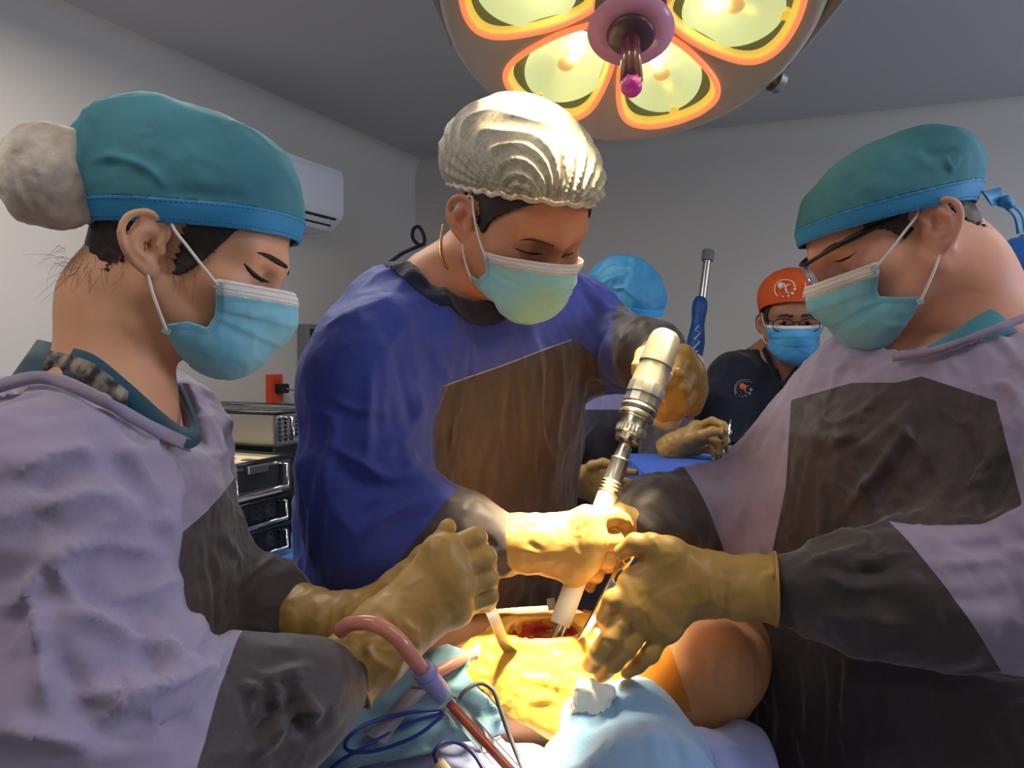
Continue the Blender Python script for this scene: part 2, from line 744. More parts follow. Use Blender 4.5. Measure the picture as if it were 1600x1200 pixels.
def plane_hit(px, py, pt, n):
    d = P(px, py, 1.0) - CO
    t = ((np.asarray(pt) - CO) @ n) / (d @ n)
    return CO + d * t

on_left = lambda px, py, off=0.0: plane_hit(px, py, CORNER + U * off, U)
on_back = lambda px, py, off=0.0: plane_hit(px, py, CORNER + W * off, W)

RR = np.stack([U, W, np.array([0, 0, 1.0])], 1)   # room axes

def slab(name, u0, u1, w0, w1, z0, z1, m):
    c = room((u0 + u1) / 2, (w0 + w1) / 2, (z0 + z1) / 2)
    return struct(MB().box(c, ((u1 - u0) / 2, (w1 - w0) / 2, (z1 - z0) / 2), RR).build(name, m))

T = 0.12
slab('floor', -T, ROOM_U + T, -T, ROOM_W + T, -T, 0, M['floor'])
slab('ceiling', -T, ROOM_U + T, -T, ROOM_W + T, CEIL, CEIL + T, M['ceil'])
slab('wall_left', -T, 0, -T, ROOM_W + T, 0, CEIL, M['wall'])
slab('wall_back', 0, ROOM_U, -T, 0, 0, CEIL, M['wall'])
slab('wall_front', 0, ROOM_U, ROOM_W, ROOM_W + T, 0, CEIL, M['wall'])
# right wall with a window opening
ww0, ww1, wz0, wz1 = WIN_W - 0.5, WIN_W + 0.5, WIN_Z - 0.45, WIN_Z + 0.45
mb = MB()
for a, b, c, d in ((-T, ww0, 0, CEIL), (ww1, ROOM_W + T, 0, CEIL), (ww0, ww1, 0, wz0), (ww0, ww1, wz1, CEIL)):
    mb.box(room(ROOM_U + T / 2, (a + b) / 2, (c + d) / 2), (T / 2, (b - a) / 2, (d - c) / 2), RR)
struct(mb.build('wall_right', M['wall']))
win = MB()
for a, b, c, d in ((ww0, ww1, wz0, wz0 + 0.04), (ww0, ww1, wz1 - 0.04, wz1), (ww0, ww0 + 0.04, wz0, wz1), (ww1 - 0.04, ww1, wz0, wz1), (WIN_W - 0.02, WIN_W + 0.02, wz0, wz1)):
    win.box(room(ROOM_U + 0.05, (a + b) / 2, (c + d) / 2), (0.03, (b - a) / 2, (d - c) / 2), RR)
win = struct(win.build('window_1', M['whiteplastic']))
glass = mat('window_glass', (1, 1, 1, 1), 0.05, trans=1.0, ior=1.1)
for s in (-1, 1):
    MB().box(room(ROOM_U + 0.05, WIN_W + s * 0.24, WIN_Z), (0.003, 0.22, 0.41), RR).build('pane', glass, win)

# plaster coves where walls meet the ceiling
def cove(name, a, b, inw, r=0.10):
    mb = MB()
    pr_ = [(0, -r)] + [(r - r * math.cos(t), -r + r * math.sin(t)) for t in np.linspace(0, math.pi / 2, 9)] + [(r, 0), (0, 0)]
    vs = [q + inw * x + np.array([0, 0, z]) for q in (a, b) for x, z in pr_]
    n = len(pr_)
    mb.poly(vs, [(i, (i + 1) % n, n + (i + 1) % n, n + i) for i in range(n)])
    return struct(mb.build(name, M['wall'], smooth=True, sharp=40))
cove('trim_1', room(0, 0, CEIL), room(0, ROOM_W, CEIL), U)
cove('trim_2', room(0, 0, CEIL), room(ROOM_U, 0, CEIL), W)
for nm, c, h in (('baseboard_left', (0.008, ROOM_W / 2, 0.05), (0.008, ROOM_W / 2, 0.05)), ('baseboard_back', (ROOM_U / 2, 0.008, 0.05), (ROOM_U / 2, 0.008, 0.05))):
    struct(MB().box(room(*c), h, RR).build(nm, M['greyplastic']))

# ceiling light panels
diff = mat('lit_diffuser', (1, 1, 1, 1), 0.6, emit=(1, 0.94, 0.86, 1), estr=3.0)
fix_lab = ['white ceiling light panel near the left wall above the bun net', 'white ceiling light panel above the right-hand person', 'white ceiling light panel above the steel trays', 'white ceiling light panel behind the photographer', 'white ceiling light panel in the far right of the ceiling by the window']
for (pu, pw), lab in zip(CEIL_PANELS, fix_lab):
    c = room(pu, pw, CEIL)
    e = empty('ceiling_light', c, lab, 'ceiling light', 'ceiling light panels')
    fr = MB()
    for s in (-1, 1):
        fr.box(c + U * s * 0.585 + [0, 0, -0.03], (0.015, 0.155, 0.03), RR)
        fr.box(c + W * s * 0.14 + [0, 0, -0.03], (0.57, 0.015, 0.03), RR)
    fr.build('frame', M['whiteplastic'], e)
    MB().box(c + np.array([0, 0, -0.045]), (0.565, 0.12, 0.008), RR).build('diffuser', diff, e)

# ------------------------------------------------------------------ air conditioner on the left wall
tr = on_left(536, 262, 0.19)
base = tr - U * 0.19
e = empty('air_conditioner', base + W * 0.42 - np.array([0, 0, 0.28]), 'white split air conditioner high on the left wall behind the blue cap', 'air conditioner')
prof = [(0, 0), (0.15, 0), (0.185, -0.015), (0.195, -0.05), (0.195, -0.20), (0.185, -0.225), (0.13, -0.275), (0.06, -0.285), (0, -0.285)]
def extr(prof, o, a, b, length, name, m, parent, bevel=0.0, smooth=False):
    """profile in (a, z) pushed along b"""
    n = len(prof)
    vs = [o + a * x + np.array([0, 0, z]) + b * t for t in (0, length) for x, z in prof]
    fs = [(i, (i + 1) % n, n + (i + 1) % n, n + i) for i in range(n)] + [tuple(range(n)), tuple(range(n, 2 * n))]
    return MB().poly(vs, fs).build(name, m, parent, bevel=bevel, smooth=smooth, sharp=35 if smooth else None)
extr(prof, base, U, W, 0.86, 'body', M['whiteplastic'], e, 0.006)
# outlet recess, louvre and vanes
R_ac = RR
lou = base + U * 0.155 + W * 0.43 + np.array([0, 0, -0.262])
ang = math.radians(-35)
Rl = np.stack([U * math.cos(ang) + np.array([0, 0, math.sin(ang)]), W, np.cross(U * math.cos(ang) + np.array([0, 0, math.sin(ang)]), W)], 1)
rec = base + U * 0.163 + W * 0.43 + np.array([0, 0, -0.248])
Rr = np.stack([unit(U * 0.055 + np.array([0, 0, 0.05])), W, unit(np.cross(unit(U * 0.055 + np.array([0, 0, 0.05])), W))], 1)
MB().box(rec, (0.030, 0.38, 0.004), Rr).build('air_outlet', M['black'], e)
for k in range(2):
    q = base + U * (0.178 - 0.03 * k) + W * 0.43 + np.array([0, 0, -0.248 - 0.022 * k])
    MB().box(q, (0.011, 0.37, 0.003), Rr).build('louvre', M['whiteplastic'], e, bevel=0.001)
for k in range(7):
    q = rec + W * (-0.33 + 0.11 * k)
    MB().box(q, (0.028, 0.002, 0.008), Rr).build('vane', M['greyplastic'], e)

# ------------------------------------------------------------------ things on the left wall
orange = mat('orange_socket', srgb(214, 74, 34), 0.45)
c = on_left(429, 607, 0.012)
e = empty('wall_socket', c - U * 0.012, 'orange wall socket with a black plug on the grey wall', 'socket')
MB().box(c, (0.012, 0.042, 0.060), RR).build('plate', orange, e, bevel=0.004)
MB().box(c + U * 0.008 + np.array([0, 0, 0.026]), (0.006, 0.022, 0.018), RR).build('insert', mat('orange_insert', srgb(190, 56, 22), 0.5), e, bevel=0.003)
pg = c + U * 0.03 - W * 0.01
e2 = empty('power_plug', pg, 'black power plug and grey cable in the orange socket', 'plug')
MB().box(pg, (0.024, 0.022, 0.020), RR).build('plug', M['black'], e2, bevel=0.006)
q0 = pg + U * 0.02
cp = spline([q0, q0 + U * 0.05 - W * 0.05 + [0, 0, -0.02], on_left(462, 622, 0.10), on_left(480, 660, 0.14), on_left(500, 760, 0.14)], 8)
MB().tube(cp, 0.004, 8).build('cable', M['greyplastic'], e2, smooth=True)
c = on_left(486, 542, 0.03)
e = empty('wall_box', c - U * 0.03, 'small grey control box on the wall behind the blue gown', 'control box')
MB().box(c, (0.03, 0.06, 0.10), RR).build('case', M['greyplastic'], e, bevel=0.006)
MB().box(c + U * 0.031 + np.array([0, 0, 0.03]), (0.002, 0.045, 0.05), RR).build('screen', M['black'], e)
MB().box(c + U * 0.031 + np.array([0, 0, -0.06]), (0.003, 0.03, 0.012), RR).build('button', M['whiteplastic'], e)

# ------------------------------------------------------------------ instrument table and steel trays beside the left wall
far = P(455, 712, 2.02)           # far upper corner of the top tray
zt = far[2]
TABLE_Z = zt - 0.0955 - 0.0725 - 0.068
tc_ = far - U * 0.42 + W * 0.30
e = empty('instrument_table', (tc_[0], tc_[1], 0), 'low table under a blue drape carrying steel instrument trays', 'table')
o = tc_ * [1, 1, 0] + np.array([0, 0, TABLE_Z])
MB().box(o + [0, 0, -0.02], (0.46, 0.62, 0.015), RR).build('table_top', M['steel'], e, bevel=0.003)
for a in (-1, 1):
    for b in (-1, 1):
        q = o + U * 0.42 * a + W * 0.56 * b
        MB().tube([q * [1, 1, 0] + [0, 0, 0.0], q + [0, 0, -0.03]], 0.014, 12).build('leg', M['steel'], e, smooth=True, sharp=40)
# drape: a cloth box with wavy skirt
def drape_mesh(center, hx, hy, R, ztop, zbot, name, m, parent, amp=0.02, seed=0, nx=60, nz=26, sag=0.0):
    per = []
    n = nx * 4
    for i in range(n):
        t = i / n * 4
        s, f = int(t), t - int(t)
        c = [(-1, -1), (1, -1), (1, 1), (-1, 1)]
        a, b = np.array(c[s], float), np.array(c[(s + 1) % 4], float)
        p = a + (b - a) * f
        per.append((p, (np.array([0, -1.]), np.array([1., 0]), np.array([0, 1.]), np.array([-1., 0]))[s], i))
    V, Fq = [], []
    for j in range(nz + 1):
        z = ztop + (zbot - ztop) * j / nz
        g = (j / nz) ** 0.6
        for p, nn, i in per:
            w = amp * g * (math.sin(i * 0.55 + seed) + 0.6 * math.sin(i * 0.23 + 2 * seed + j * 0.05) + 0.8)
            q = center * [1, 1, 0] + R[:, 0] * (p[0] * hx + nn[0] * w) + R[:, 1] * (p[1] * hy + nn[1] * w) + np.array([0, 0, z])
            V.append(q)
    for j in range(nz):
        for i in range(n):
            k = (i + 1) % n
            Fq.append((j * n + i, (j + 1) * n + i, (j + 1) * n + k, j * n + k))
    mb = MB().poly(V, Fq)
    # top
    g = 24
    tv = [center * [1, 1, 0] + R[:, 0] * hx * (2 * a / g - 1) + R[:, 1] * hy * (2 * b / g - 1) + np.array([0, 0, ztop - sag * math.sin(math.pi * a / g) * math.sin(math.pi * b / g)]) for a in range(g + 1) for b in range(g + 1)]
    mb.poly(tv, [(a * (g + 1) + b, (a + 1) * (g + 1) + b, (a + 1) * (g + 1) + b + 1, a * (g + 1) + b + 1) for a in range(g) for b in range(g)])
    return mb.build(name, m, parent, smooth=True, sharp=60)
cl = drape_mesh(o, 0.475, 0.635, RR, TABLE_Z, 0.25, 'table_drape', M['bluedrape'], None, 0.012, 1.0)
tag(cl, 'blue cloth drape hanging over the low instrument table by the wall', 'drape')

def tray(name, corner, lu, lw, hgt, label, style, parent_group='steel instrument trays'):
    """corner: far, right, top corner; extends -U and +W, down by hgt. Open perforated sterilising tray with handle on the +U face"""
    z1 = corner[2]
    c0 = corner - U * lu / 2 + W * lw / 2
    e = empty(name, c0 - np.array([0, 0, hgt]), label, 'tray', parent_group)
    body = M['steel'] if style != 'dark' else M['darksteel']
    t = 0.003
    b = MB()
    zc = z1 - hgt / 2
    for s in (-1, 1):
        b.box(c0 * [1, 1, 0] + U * s * (lu / 2 - t) + [0, 0, zc], (t, lw / 2, hgt / 2), RR)
        b.box(c0 * [1, 1, 0] + W * s * (lw / 2 - t) + [0, 0, zc], (lu / 2, t, hgt / 2), RR)
    b.box(c0 * [1, 1, 0] + [0, 0, z1 - hgt + t], (lu / 2, lw / 2, t), RR)
    b.build('body', body, e)
    # rim wire round the top
    cs = [c0 * [1, 1, 0] + U * a * lu / 2 + W * bb * lw / 2 + [0, 0, z1] for a, bb in ((-1, -1), (1, -1), (1, 1), (-1, 1))]
    MB().tube(cs, 0.006, 8, closed=True).build('rim', M['darksteel'], e, smooth=True)
    fx = corner + U * 0.001
    # perforations: dark round plugs set in the face
    if style in ('perf', 'dark'):
        rows = 6 if style == 'perf' else 3
        hole = None
        for i in range(10):
            for j in range(rows):
                q = fx + W * (0.02 + (lw - 0.04) * i / 9) + np.array([0, 0, -0.018 - (hgt - 0.034) * j / max(rows - 1, 1)])
                if hole is None:
                    mm = MB().lathe([(-0.001, 0.0042), (0.0012, 0.0042)], (0, 0, 0), U, 8)
                    h0 = mm.build('hole', M['black'], e)
                    hole = h0
                    h0.matrix_parent_inverse = Matrix()
                    h0.location = Vector(q) - e.location
                else:
                    h = hole.copy(); COL.objects.link(h); h.parent = e; h.matrix_parent_inverse = Matrix()
                    h.location = Vector(q) - e.location
    else:
        q = fx + W * lw / 2 + np.array([0, 0, -hgt * 0.45])
        MB().box(q, (0.002, lw * 0.38, hgt * 0.30), RR).build('recess', M['black'], e, bevel=0.004)
        q = fx + W * lw / 2 + np.array([0, 0, -hgt * 0.16])
        MB().box(q + U * 0.006, (0.006, 0.035, 0.010), RR).build('latch', M['steel'], e, bevel=0.003)
        MB().box(fx + W * lw * 0.45 + np.array([0, 0, -hgt * 0.88]), (0.001, lw * 0.3, hgt * 0.07), RR).build('name_strip', mat('cream_strip', srgb(214, 200, 170), 0.6), e)
    # bail handle
    a0 = fx + W * lw * 0.17 + np.array([0, 0, -hgt * 0.16])
    a1 = fx + W * lw * 0.83 + np.array([0, 0, -hgt * 0.16])
    dn = np.array([0, 0, -hgt * 0.62])
    MB().tube([a0, a0 + U * 0.022, a0 + U * 0.024 + dn, a1 + U * 0.024 + dn, a1 + U * 0.022, a1], 0.005, 10).build('handle', M['chrome'], e, smooth=True)
    return e, c0

e, c0 = tray('instrument_tray', far, 0.46, 0.27, 0.088, 'open steel tray with cream insert, topmost of the stack by the lavender sleeve', 'latch')
cream = mat('cream_silicone', srgb(222, 206, 168), 0.7)
MB().box(c0 - np.array([0, 0, 0.012]), (0.222, 0.128, 0.006), RR).build('insert', cream, e, bevel=0.002)
rnd = random.Random(3)
for i in range(9):
    a, b = -0.17 + 0.085 * (i // 2), -0.06 + 0.12 * (i % 2)
    MB().box(c0 + U * a + W * b - np.array([0, 0, 0.0055]), (0.026, 0.012, 0.002), RR).build('slot', mat('slot_dark', srgb(96, 84, 66), 0.8) if i == 0 else bpy.data.materials['slot_dark'], e, bevel=0.002)
f2 = far - np.array([0, 0, 0.0955]) - U * 0.004
tray('instrument_tray', f2, 0.46, 0.27, 0.066, 'dark perforated tray with chrome handle, middle of the stack', 'dark')
tray('instrument_tray', f2 - np.array([0, 0, 0.0725]), 0.46, 0.27, 0.068, 'dark perforated tray with chrome handle, lowest of the stack', 'dark')
f3 = far - W * 0.31 - U * 0.10
f3[2] = 1.25
e, c0 = tray('instrument_tray', f3, 0.40, 0.25, 0.09, 'light perforated steel basket tray behind the stack under the orange socket', 'perf')
for k in range(5):
    q = c0 + U * (-0.14 + 0.07 * k) - np.array([0, 0, 0.01])
    MB().tube([q - W * 0.09, q + W * 0.02 + [0, 0, 0.012], q + W * 0.10], 0.006, 8).build('instrument', M['chrome'], e, smooth=True)
# riser box the basket stands on
hz = f3[2] - 0.09
MB_ = MB().box(c0 * [1, 1, 0] + np.array([0, 0, (TABLE_Z + hz) / 2]), (0.19, 0.12, (hz - TABLE_Z) / 2), RR)
eb = empty('steel_case', c0 * [1, 1, 0] + np.array([0, 0, TABLE_Z]), 'dark closed steel case under the perforated basket', 'case')
MB_.build('body', M['darksteel'], eb, bevel=0.004)
MB().box(c0 * [1, 1, 0] + U * 0.192 + np.array([0, 0, (TABLE_Z + hz) / 2]), (0.004, 0.03, 0.02), RR).build('latch', M['chrome'], eb, bevel=0.002)

# ------------------------------------------------------------------ leaning pole at the back wall
top, mid, low = P(1106, 400, 3.0), P(1095, 465, 2.98), P(1070, 690, 2.9)
dirp = unit(low - top)
foot = top + dirp * (top[2] / -dirp[2])
e = empty('wrapped_pole', foot, 'steel pole leaning by the back wall, wrapped in blue sheet', 'pole')
MB().tube([top, foot + np.array([0, 0, 0.012])], 0.0155, 16).build('shaft', M['steel'], e, smooth=True, sharp=40)
MB().lathe([(0, 0.015), (0.002, 0.022), (0.035, 0.024), (0.042, 0.02), (0.042, 0.0)], top + dirp * 0.02, -dirp, 20).build('cap', M['greyplastic'], e, smooth=True, sharp=40)
S_ = spline([mid, mid + (low - mid) * 0.5, low, low + (foot - low) * 0.5, low + (foot - low) * 0.9], 14)
rr = [0.024 + 0.024 * min(1, 1.6 * i / len(S_)) + 0.003 * math.sin(i * 0.9) for i in range(len(S_))]
rr[0] = 0.02
blue_wrap = mat('blue_wrap', srgb(38, 96, 176), 0.5, col2=srgb(20, 66, 140), noise=0.35, nscale=28, bump=0.7, bscale=26, bdist=0.008)
MB().tube(S_, rr, 20).build('wrap', blue_wrap, e, smooth=True)
# white handwriting on the wrap (zig-zag strokes as written)
ink = mat('white_ink', srgb(225, 232, 240), 0.6)
def at_wrap(px, py):
    t = (py - 465) / 225
    c = mid + (low - mid) * t
    d = project(c)[2] - 0.055
    return P(px, py, d)
for pts in ([(1092, 508), (1086, 516), (1094, 520), (1085, 530), (1093, 534), (1083, 545)], [(1090, 548), (1080, 556), (1088, 560), (1079, 568)]):
    MB().tube([at_wrap(*q) for q in pts], 0.0022, 6).build('handwriting', ink, e)

# ------------------------------------------------------------------ equipment under blue plastic at the right edge
c = P(1695, 465, 2.15)
e = empty('covered_machine', (c[0], c[1], 0), 'tall equipment hidden under a shiny blue plastic cover', 'equipment')
S = Sculpt(c + [-0.36, -0.34, -1.62], c + [0.36, 0.34, 0.30], 0.012)
S.add(rbox(c + [0.04, 0, -0.25], (0.22, 0.2, 0.42), frame((0.3, -1, 0), (0, 0, 1)), 0.08))
S.add(rbox(c + [0.04, 0, -1.05], (0.26, 0.24, 0.50), frame((0.3, -1, 0), (0, 0, 1)), 0.05), 0.1)
V, Fm = S.mesh(1)
V = ripple(V, Fm, 0.10, 0.016, 0, (1, 1, 2.0))
V = ripple(V, Fm, 0.035, 0.004, 1)
mobj('plastic_cover', V, Fm, mat('blue_plastic_film', srgb(60, 132, 224), 0.16, trans=0.25, bump=0.5, bscale=18, bdist=0.01), e)
MB().box((c[0] + 0.04, c[1], 0.03), (0.2, 0.18, 0.03)).build('base', M['greyplastic'], e, bevel=0.01)
# ------------------------------------------------------------------ surgical lamp
LC = P(985, 5, 1.35)
tilt = math.radians(30)
LN = unit((-0.06, -math.sin(tilt), -math.cos(tilt)))   # direction the lamp shines
LX = unit(np.cross(LN, (0, 1, 0)))
LX = LX if LX[0] > 0 else -LX
LY = np.cross(LN, LX)                                    # in the disc plane
if LY[2] < 0: LY = -LY                                   # upwards in the picture
LR = 0.33
LS = 0.815                                               # final size of the head: 54 cm across
LC2 = P(985, 5, 1.35 * LS)
lamp = empty('surgical_lamp', LC, 'large round ceiling surgical lamp with glowing orange-rimmed petal lenses', 'lamp')
def L(x, y, n):
    return LC + LX * x + LY * y + LN * n
RL = np.stack([LX, LY, LN], 1)

cream_metal = mat('lamp_enamel', srgb(196, 184, 162), 0.42)
petals = []
def petal_outline(ang, k=1.0, n=48):
    """guitar-pick shape: narrow at the hub, broad outside"""
    out = []
    ca, sa = math.sin(ang), -math.cos(ang)      # ang 0 = straight down in the picture
    rad = np.array([ca, sa]); tan = np.array([-sa, ca])
    ctrl = [(0.058, 0.0), (0.066, 0.022), (0.125, 0.062), (0.205, 0.090), (0.252, 0.086), (0.278, 0.052), (0.286, 0.0),
            (0.278, -0.052), (0.252, -0.086), (0.205, -0.090), (0.125, -0.062), (0.066, -0.022)]
    cc = np.array([0.185, 0.0])
    sp = spline(ctrl + [ctrl[0]], 6)[:-1]
    return [rad * (cc[0] + (a - cc[0]) * k) + tan * (b * k) for a, b in sp], rad * cc[0]

angs = [math.radians(a) for a in (-32, 28, 88, 148, -152, -92)]
S = Sculpt(np.array([-0.36, -0.36, -0.20]), np.array([0.36, 0.36, 0.05]), 0.0045)
def disc(r, z0, z1, rad):
    def f(X, Y, Z):
        q = np.sqrt(X * X + Y * Y) - r + rad
        w = np.abs(Z - (z0 + z1) / 2) - (z1 - z0) / 2 + rad
        return np.sqrt(np.maximum(q, 0) ** 2 + np.maximum(w, 0) ** 2) + np.minimum(np.maximum(q, w), 0) - rad
    return np.array([-r, -r, z0]), np.array([r, r, z1]), f
S.add(disc(LR, -0.045, 0.0, 0.022))
S.add(ell((0, 0, -0.03), (0.30, 0.30, 0.11)), 0.03)
S.cut(half((-0.36, -0.36, 0.0), (0.36, 0.36, 0.1), (0, 0, 0.0), (0, 0, 1)))
for a in angs:
    out, cc = petal_outline(a, 0.97)
    O = np.array(out)
    lo, hi = np.array([*O.min(0), -0.055]), np.array([*O.max(0), 0.02])
    def f(X, Y, Z, O=O):
        sh = np.broadcast(X, Y).shape
        x = np.broadcast_to(X, sh)[:, :, 0]; y = np.broadcast_to(Y, sh)[:, :, 0]
        d = np.full(x.shape, 9.0); ins = np.zeros(x.shape, bool)
        for i in range(len(O)):
            p, q = O[i], O[(i + 1) % len(O)]
            e_ = q - p
            t = np.clip(((x - p[0]) * e_[0] + (y - p[1]) * e_[1]) / (e_ @ e_), 0, 1)
            d = np.minimum(d, np.hypot(x - p[0] - t * e_[0], y - p[1] - t * e_[1]))
            c1 = (p[1] > y) != (q[1] > y)
            with np.errstate(divide='ignore', invalid='ignore'):
                xi = (q[0] - p[0]) * (y - p[1]) / (q[1] - p[1] + 1e-12) + p[0]
            ins ^= c1 & (x < xi)
        d = np.where(ins, -d, d)[:, :, None]
        return np.maximum(d, np.abs(Z + 0.015) - 0.04)
    S.cut((lo, hi, f), 0.004)
V, Fm = S.mesh(2)
mobj('housing', LC + V @ RL.T, Fm if np.linalg.det(RL) > 0 else Fm[:, ::-1], cream_metal, lamp)

rim_m = mat('orange_glow_rim', srgb(255, 150, 100), 0.35, emit=srgb(255, 140, 84), estr=0.8)
inner_m = mat('yellow_glow_ring', srgb(240, 220, 110), 0.4, emit=srgb(240, 206, 84), estr=0.62)
bowl_m = mat('lamp_reflector', srgb(222, 234, 180), 0.25, 0.3, emit=srgb(214, 232, 166), estr=0.62, col2=srgb(232, 228, 150), noise=0.4, nscale=14)
gap_m = mat('lamp_gap', srgb(120, 118, 84), 0.5, emit=srgb(140, 132, 84), estr=0.18)
shield_m = mat('bulb_shield', srgb(230, 196, 130), 0.3, emit=srgb(230, 190, 110), estr=0.6)
bulb_m = mat('halogen_bulb', (1, 1, 1, 1), 0.2, emit=(1.0, 0.97, 0.82, 1), estr=14)
glass_m = mat('lens_glass', (1, 1, 0.96, 1), 0.03, trans=1.0, ior=1.12)
FIELD = P(850, 1045, 0.95)
for i, a in enumerate(angs):
    out, cc = petal_outline(a, 1.0)
    cen = L(cc[0], cc[1], 0)
    m = tag(empty('lens_petal', cen, None, None))
    m.parent = lamp
    m.matrix_parent_inverse = parent_world(lamp).inverted()
    MB().tube([L(*q, 0.002) for q in out], 0.0056, 10, closed=True).build('rim', rim_m, m, smooth=True)
    # yellow inner ring, dark gap, reflector bowl
    def ring(k0, n0, k1, n1, name, mt):
        o0, _ = petal_outline(a, k0); o1, _ = petal_outline(a, k1)
        v = [L(*q, n0) for q in o0] + [L(*q, n1) for q in o1]
        n = len(o0)
        MB().poly(v, [(j, (j + 1) % n, n + (j + 1) % n, n + j) for j in range(n)]).build(name, mt, m, smooth=True)
    ring(0.965, -0.001, 0.87, -0.012, 'glow_ring', inner_m)
    ring(0.87, -0.012, 0.80, -0.040, 'gap', gap_m)
    n = 48
    v, fs = [], []
    rad = unit(cc); tn = np.array([-rad[1], rad[0]])
    for j in range(9):
        s = 1 - j / 8
        for k in range(n):
            t = 2 * math.pi * k / n
            q = np.array(cc) + rad * (0.087 * s * math.cos(t) - 0.008) + tn * (0.074 * s * math.sin(t))
            v.append(L(q[0], q[1], -0.008 - 0.032 * (1 - s ** 2)))
    for j in range(8):
        for k in range(n):
            l = (k + 1) % n
            fs.append((j * n + k, j * n + l, (j + 1) * n + l, (j + 1) * n + k))
    MB().poly(v, fs).build('reflector', bowl_m, m, smooth=True)
    bc = np.array(cc) - rad * 0.035
    MB().lathe([(0, 0), (0.003, 0.007), (0.012, 0.010), (0.024, 0.008), (0.030, 0)], L(bc[0], bc[1], -0.034), LN, 16).build('bulb', bulb_m, m, smooth=True)
    sc = np.array(cc) - rad * 0.004
    MB().lathe([(0, 0), (0.002, 0.014), (0.010, 0.016), (0.014, 0.010), (0.015, 0)], L(sc[0], sc[1], -0.030), LN, 20).build('bulb_shield', shield_m, m, smooth=True)
    sp_ = np.array(cc) + rad * 0.082
    MB().box(L(sp_[0], sp_[1], -0.014), (0.008, 0.010, 0.006), RL).build('bracket', inner_m, m, bevel=0.002)
    # the light of this petal
    l = bpy.data.lights.new('petal_light', 'SPOT')
    l.energy = LAMP_POWER
    l.color = (1.0, 0.84, 0.50)
    l.spot_size = math.radians(18)
    l.spot_blend = 1.0
    l.shadow_soft_size = 0.05
    lo_ = bpy.data.objects.new('petal_light', l)
    COL.objects.link(lo_)
    lo_['kind'] = 'helper'
    pos = L(cc[0], cc[1], 0.03)
    lo_.parent = m
    lo_.matrix_parent_inverse = parent_world(m).inverted()
    lo_.location = pos
    lo_.rotation_euler = (Vector(FIELD) - Vector(LC2 + (pos - LC) * LS)).to_track_quat('-Z', 'Y').to_euler()
# hub, splash disc and sterile handle
hub_m = mat('hub_dark', srgb(92, 78, 66), 0.4)
MB().lathe([(-0.002, 0.0), (-0.002, 0.062), (0.010, 0.060), (0.022, 0.046), (0.024, 0.040), (0.052, 0.038), (0.058, 0.030), (0.058, 0)], LC, LN, 32).build('hub', hub_m, lamp, smooth=True, sharp=30)
MB().lathe([(0.030, 0.0395), (0.036, 0.041), (0.040, 0.0395)], LC, LN, 32).build('hub_ring', mat('brass_ring', srgb(200, 170, 90), 0.3, 0.9), lamp, smooth=True)
pink = mat('mauve_acrylic', srgb(216, 170, 200), 0.2, trans=0.25, ior=1.3, sss=0.3)
MB().lathe([(0.072, 0.0), (0.070, 0.045), (0.066, 0.070), (0.069, 0.0715), (0.0735, 0.046), (0.0755, 0.0)], LC, LN, 40).build('splash_disc', pink, lamp, smooth=True)
MB().lathe([(0.058, 0.030), (0.080, 0.040), (0.086, 0.036), (0.090, 0.020), (0.094, 0.0)], LC, LN, 32).build('handle_collar', mat('collar_dark', srgb(84, 58, 66), 0.35), lamp, smooth=True)
hm = mat('handle_acrylic', srgb(92, 40, 62), 0.12, coat=0.6)
MB().lathe([(0.080, 0.0), (0.080, 0.016), (0.13, 0.0165), (0.185, 0.0185), (0.19, 0.0165), (0.19, 0)], LC, LN, 28).build('handle', hm, lamp, smooth=True, sharp=40)
MB().lathe([(0.19, 0.0), (0.19, 0.0168), (0.202, 0.0165), (0.209, 0.012), (0.211, 0)], LC, LN, 28).build('handle_tip', mat('handle_tip_pink', srgb(196, 60, 150), 0.2, emit=srgb(190, 60, 150), estr=0.08), lamp, smooth=True)
# side grip bows, screw knob and the arm up to the ceiling
dk = mat('lamp_grip', srgb(150, 146, 138), 0.4)
for s in (-1, 1):
    pts = spline([L(s * 0.315, 0.17, -0.03), L(s * 0.352, 0.14, -0.02), L(s * 0.352, 0.06, -0.02), L(s * 0.335, -0.02, -0.02), L(s * 0.305, -0.12, -0.02)], 8)
    MB().tube(pts, [0.013 - 0.005 * abs(2 * i / (len(pts) - 1) - 1) for i in range(len(pts))], 12).build('grip', dk, lamp, smooth=True)
kn = L(0.288, -0.150, -0.02)
kd = unit(LX * 0.87 - LY * 0.45)
MB().lathe([(0, 0.008), (0.006, 0.008), (0.006, 0.022), (0.020, 0.022), (0.024, 0.017), (0.024, 0)], kn + kd * 0.002, kd, 20).build('knob', M['steel'], lamp, smooth=True, sharp=40)
yoke = spline([L(-0.32, 0.05, -0.06), L(-0.30, 0.10, -0.20), L(0, 0.16, -0.28), L(0.30, 0.10, -0.20), L(0.32, 0.05, -0.06)], 8)
MB().tube(yoke, 0.018, 12).build('yoke', cream_metal, lamp, smooth=True)
yt = L(0, 0.16, -0.28)
pre = lambda q: LC + (np.asarray(q) - LC2) / LS
yt2 = LC2 + (yt - LC) * LS
MB().tube([yt, pre([yt2[0], yt2[1], CEIL])], 0.025, 16).build('drop_tube', cream_metal, lamp, smooth=True)
MB().lathe([(0, 0.11), (0.04, 0.105), (0.06, 0.03)], pre([yt2[0], yt2[1], CEIL]), (0, 0, -1), 24).build('ceiling_plate', cream_metal, lamp, smooth=True, sharp=40)
lamp.location = LC2
lamp.scale = (LS, LS, LS)
# ------------------------------------------------------------------ people: shared builders
def skin_mat(name, c1, c2, rough=0.5):
    return mat(name, c1, rough, col2=c2, noise=0.6, nscale=22, bump=0.12, bscale=260, bdist=0.0006, sss=0.12, spec=0.35)

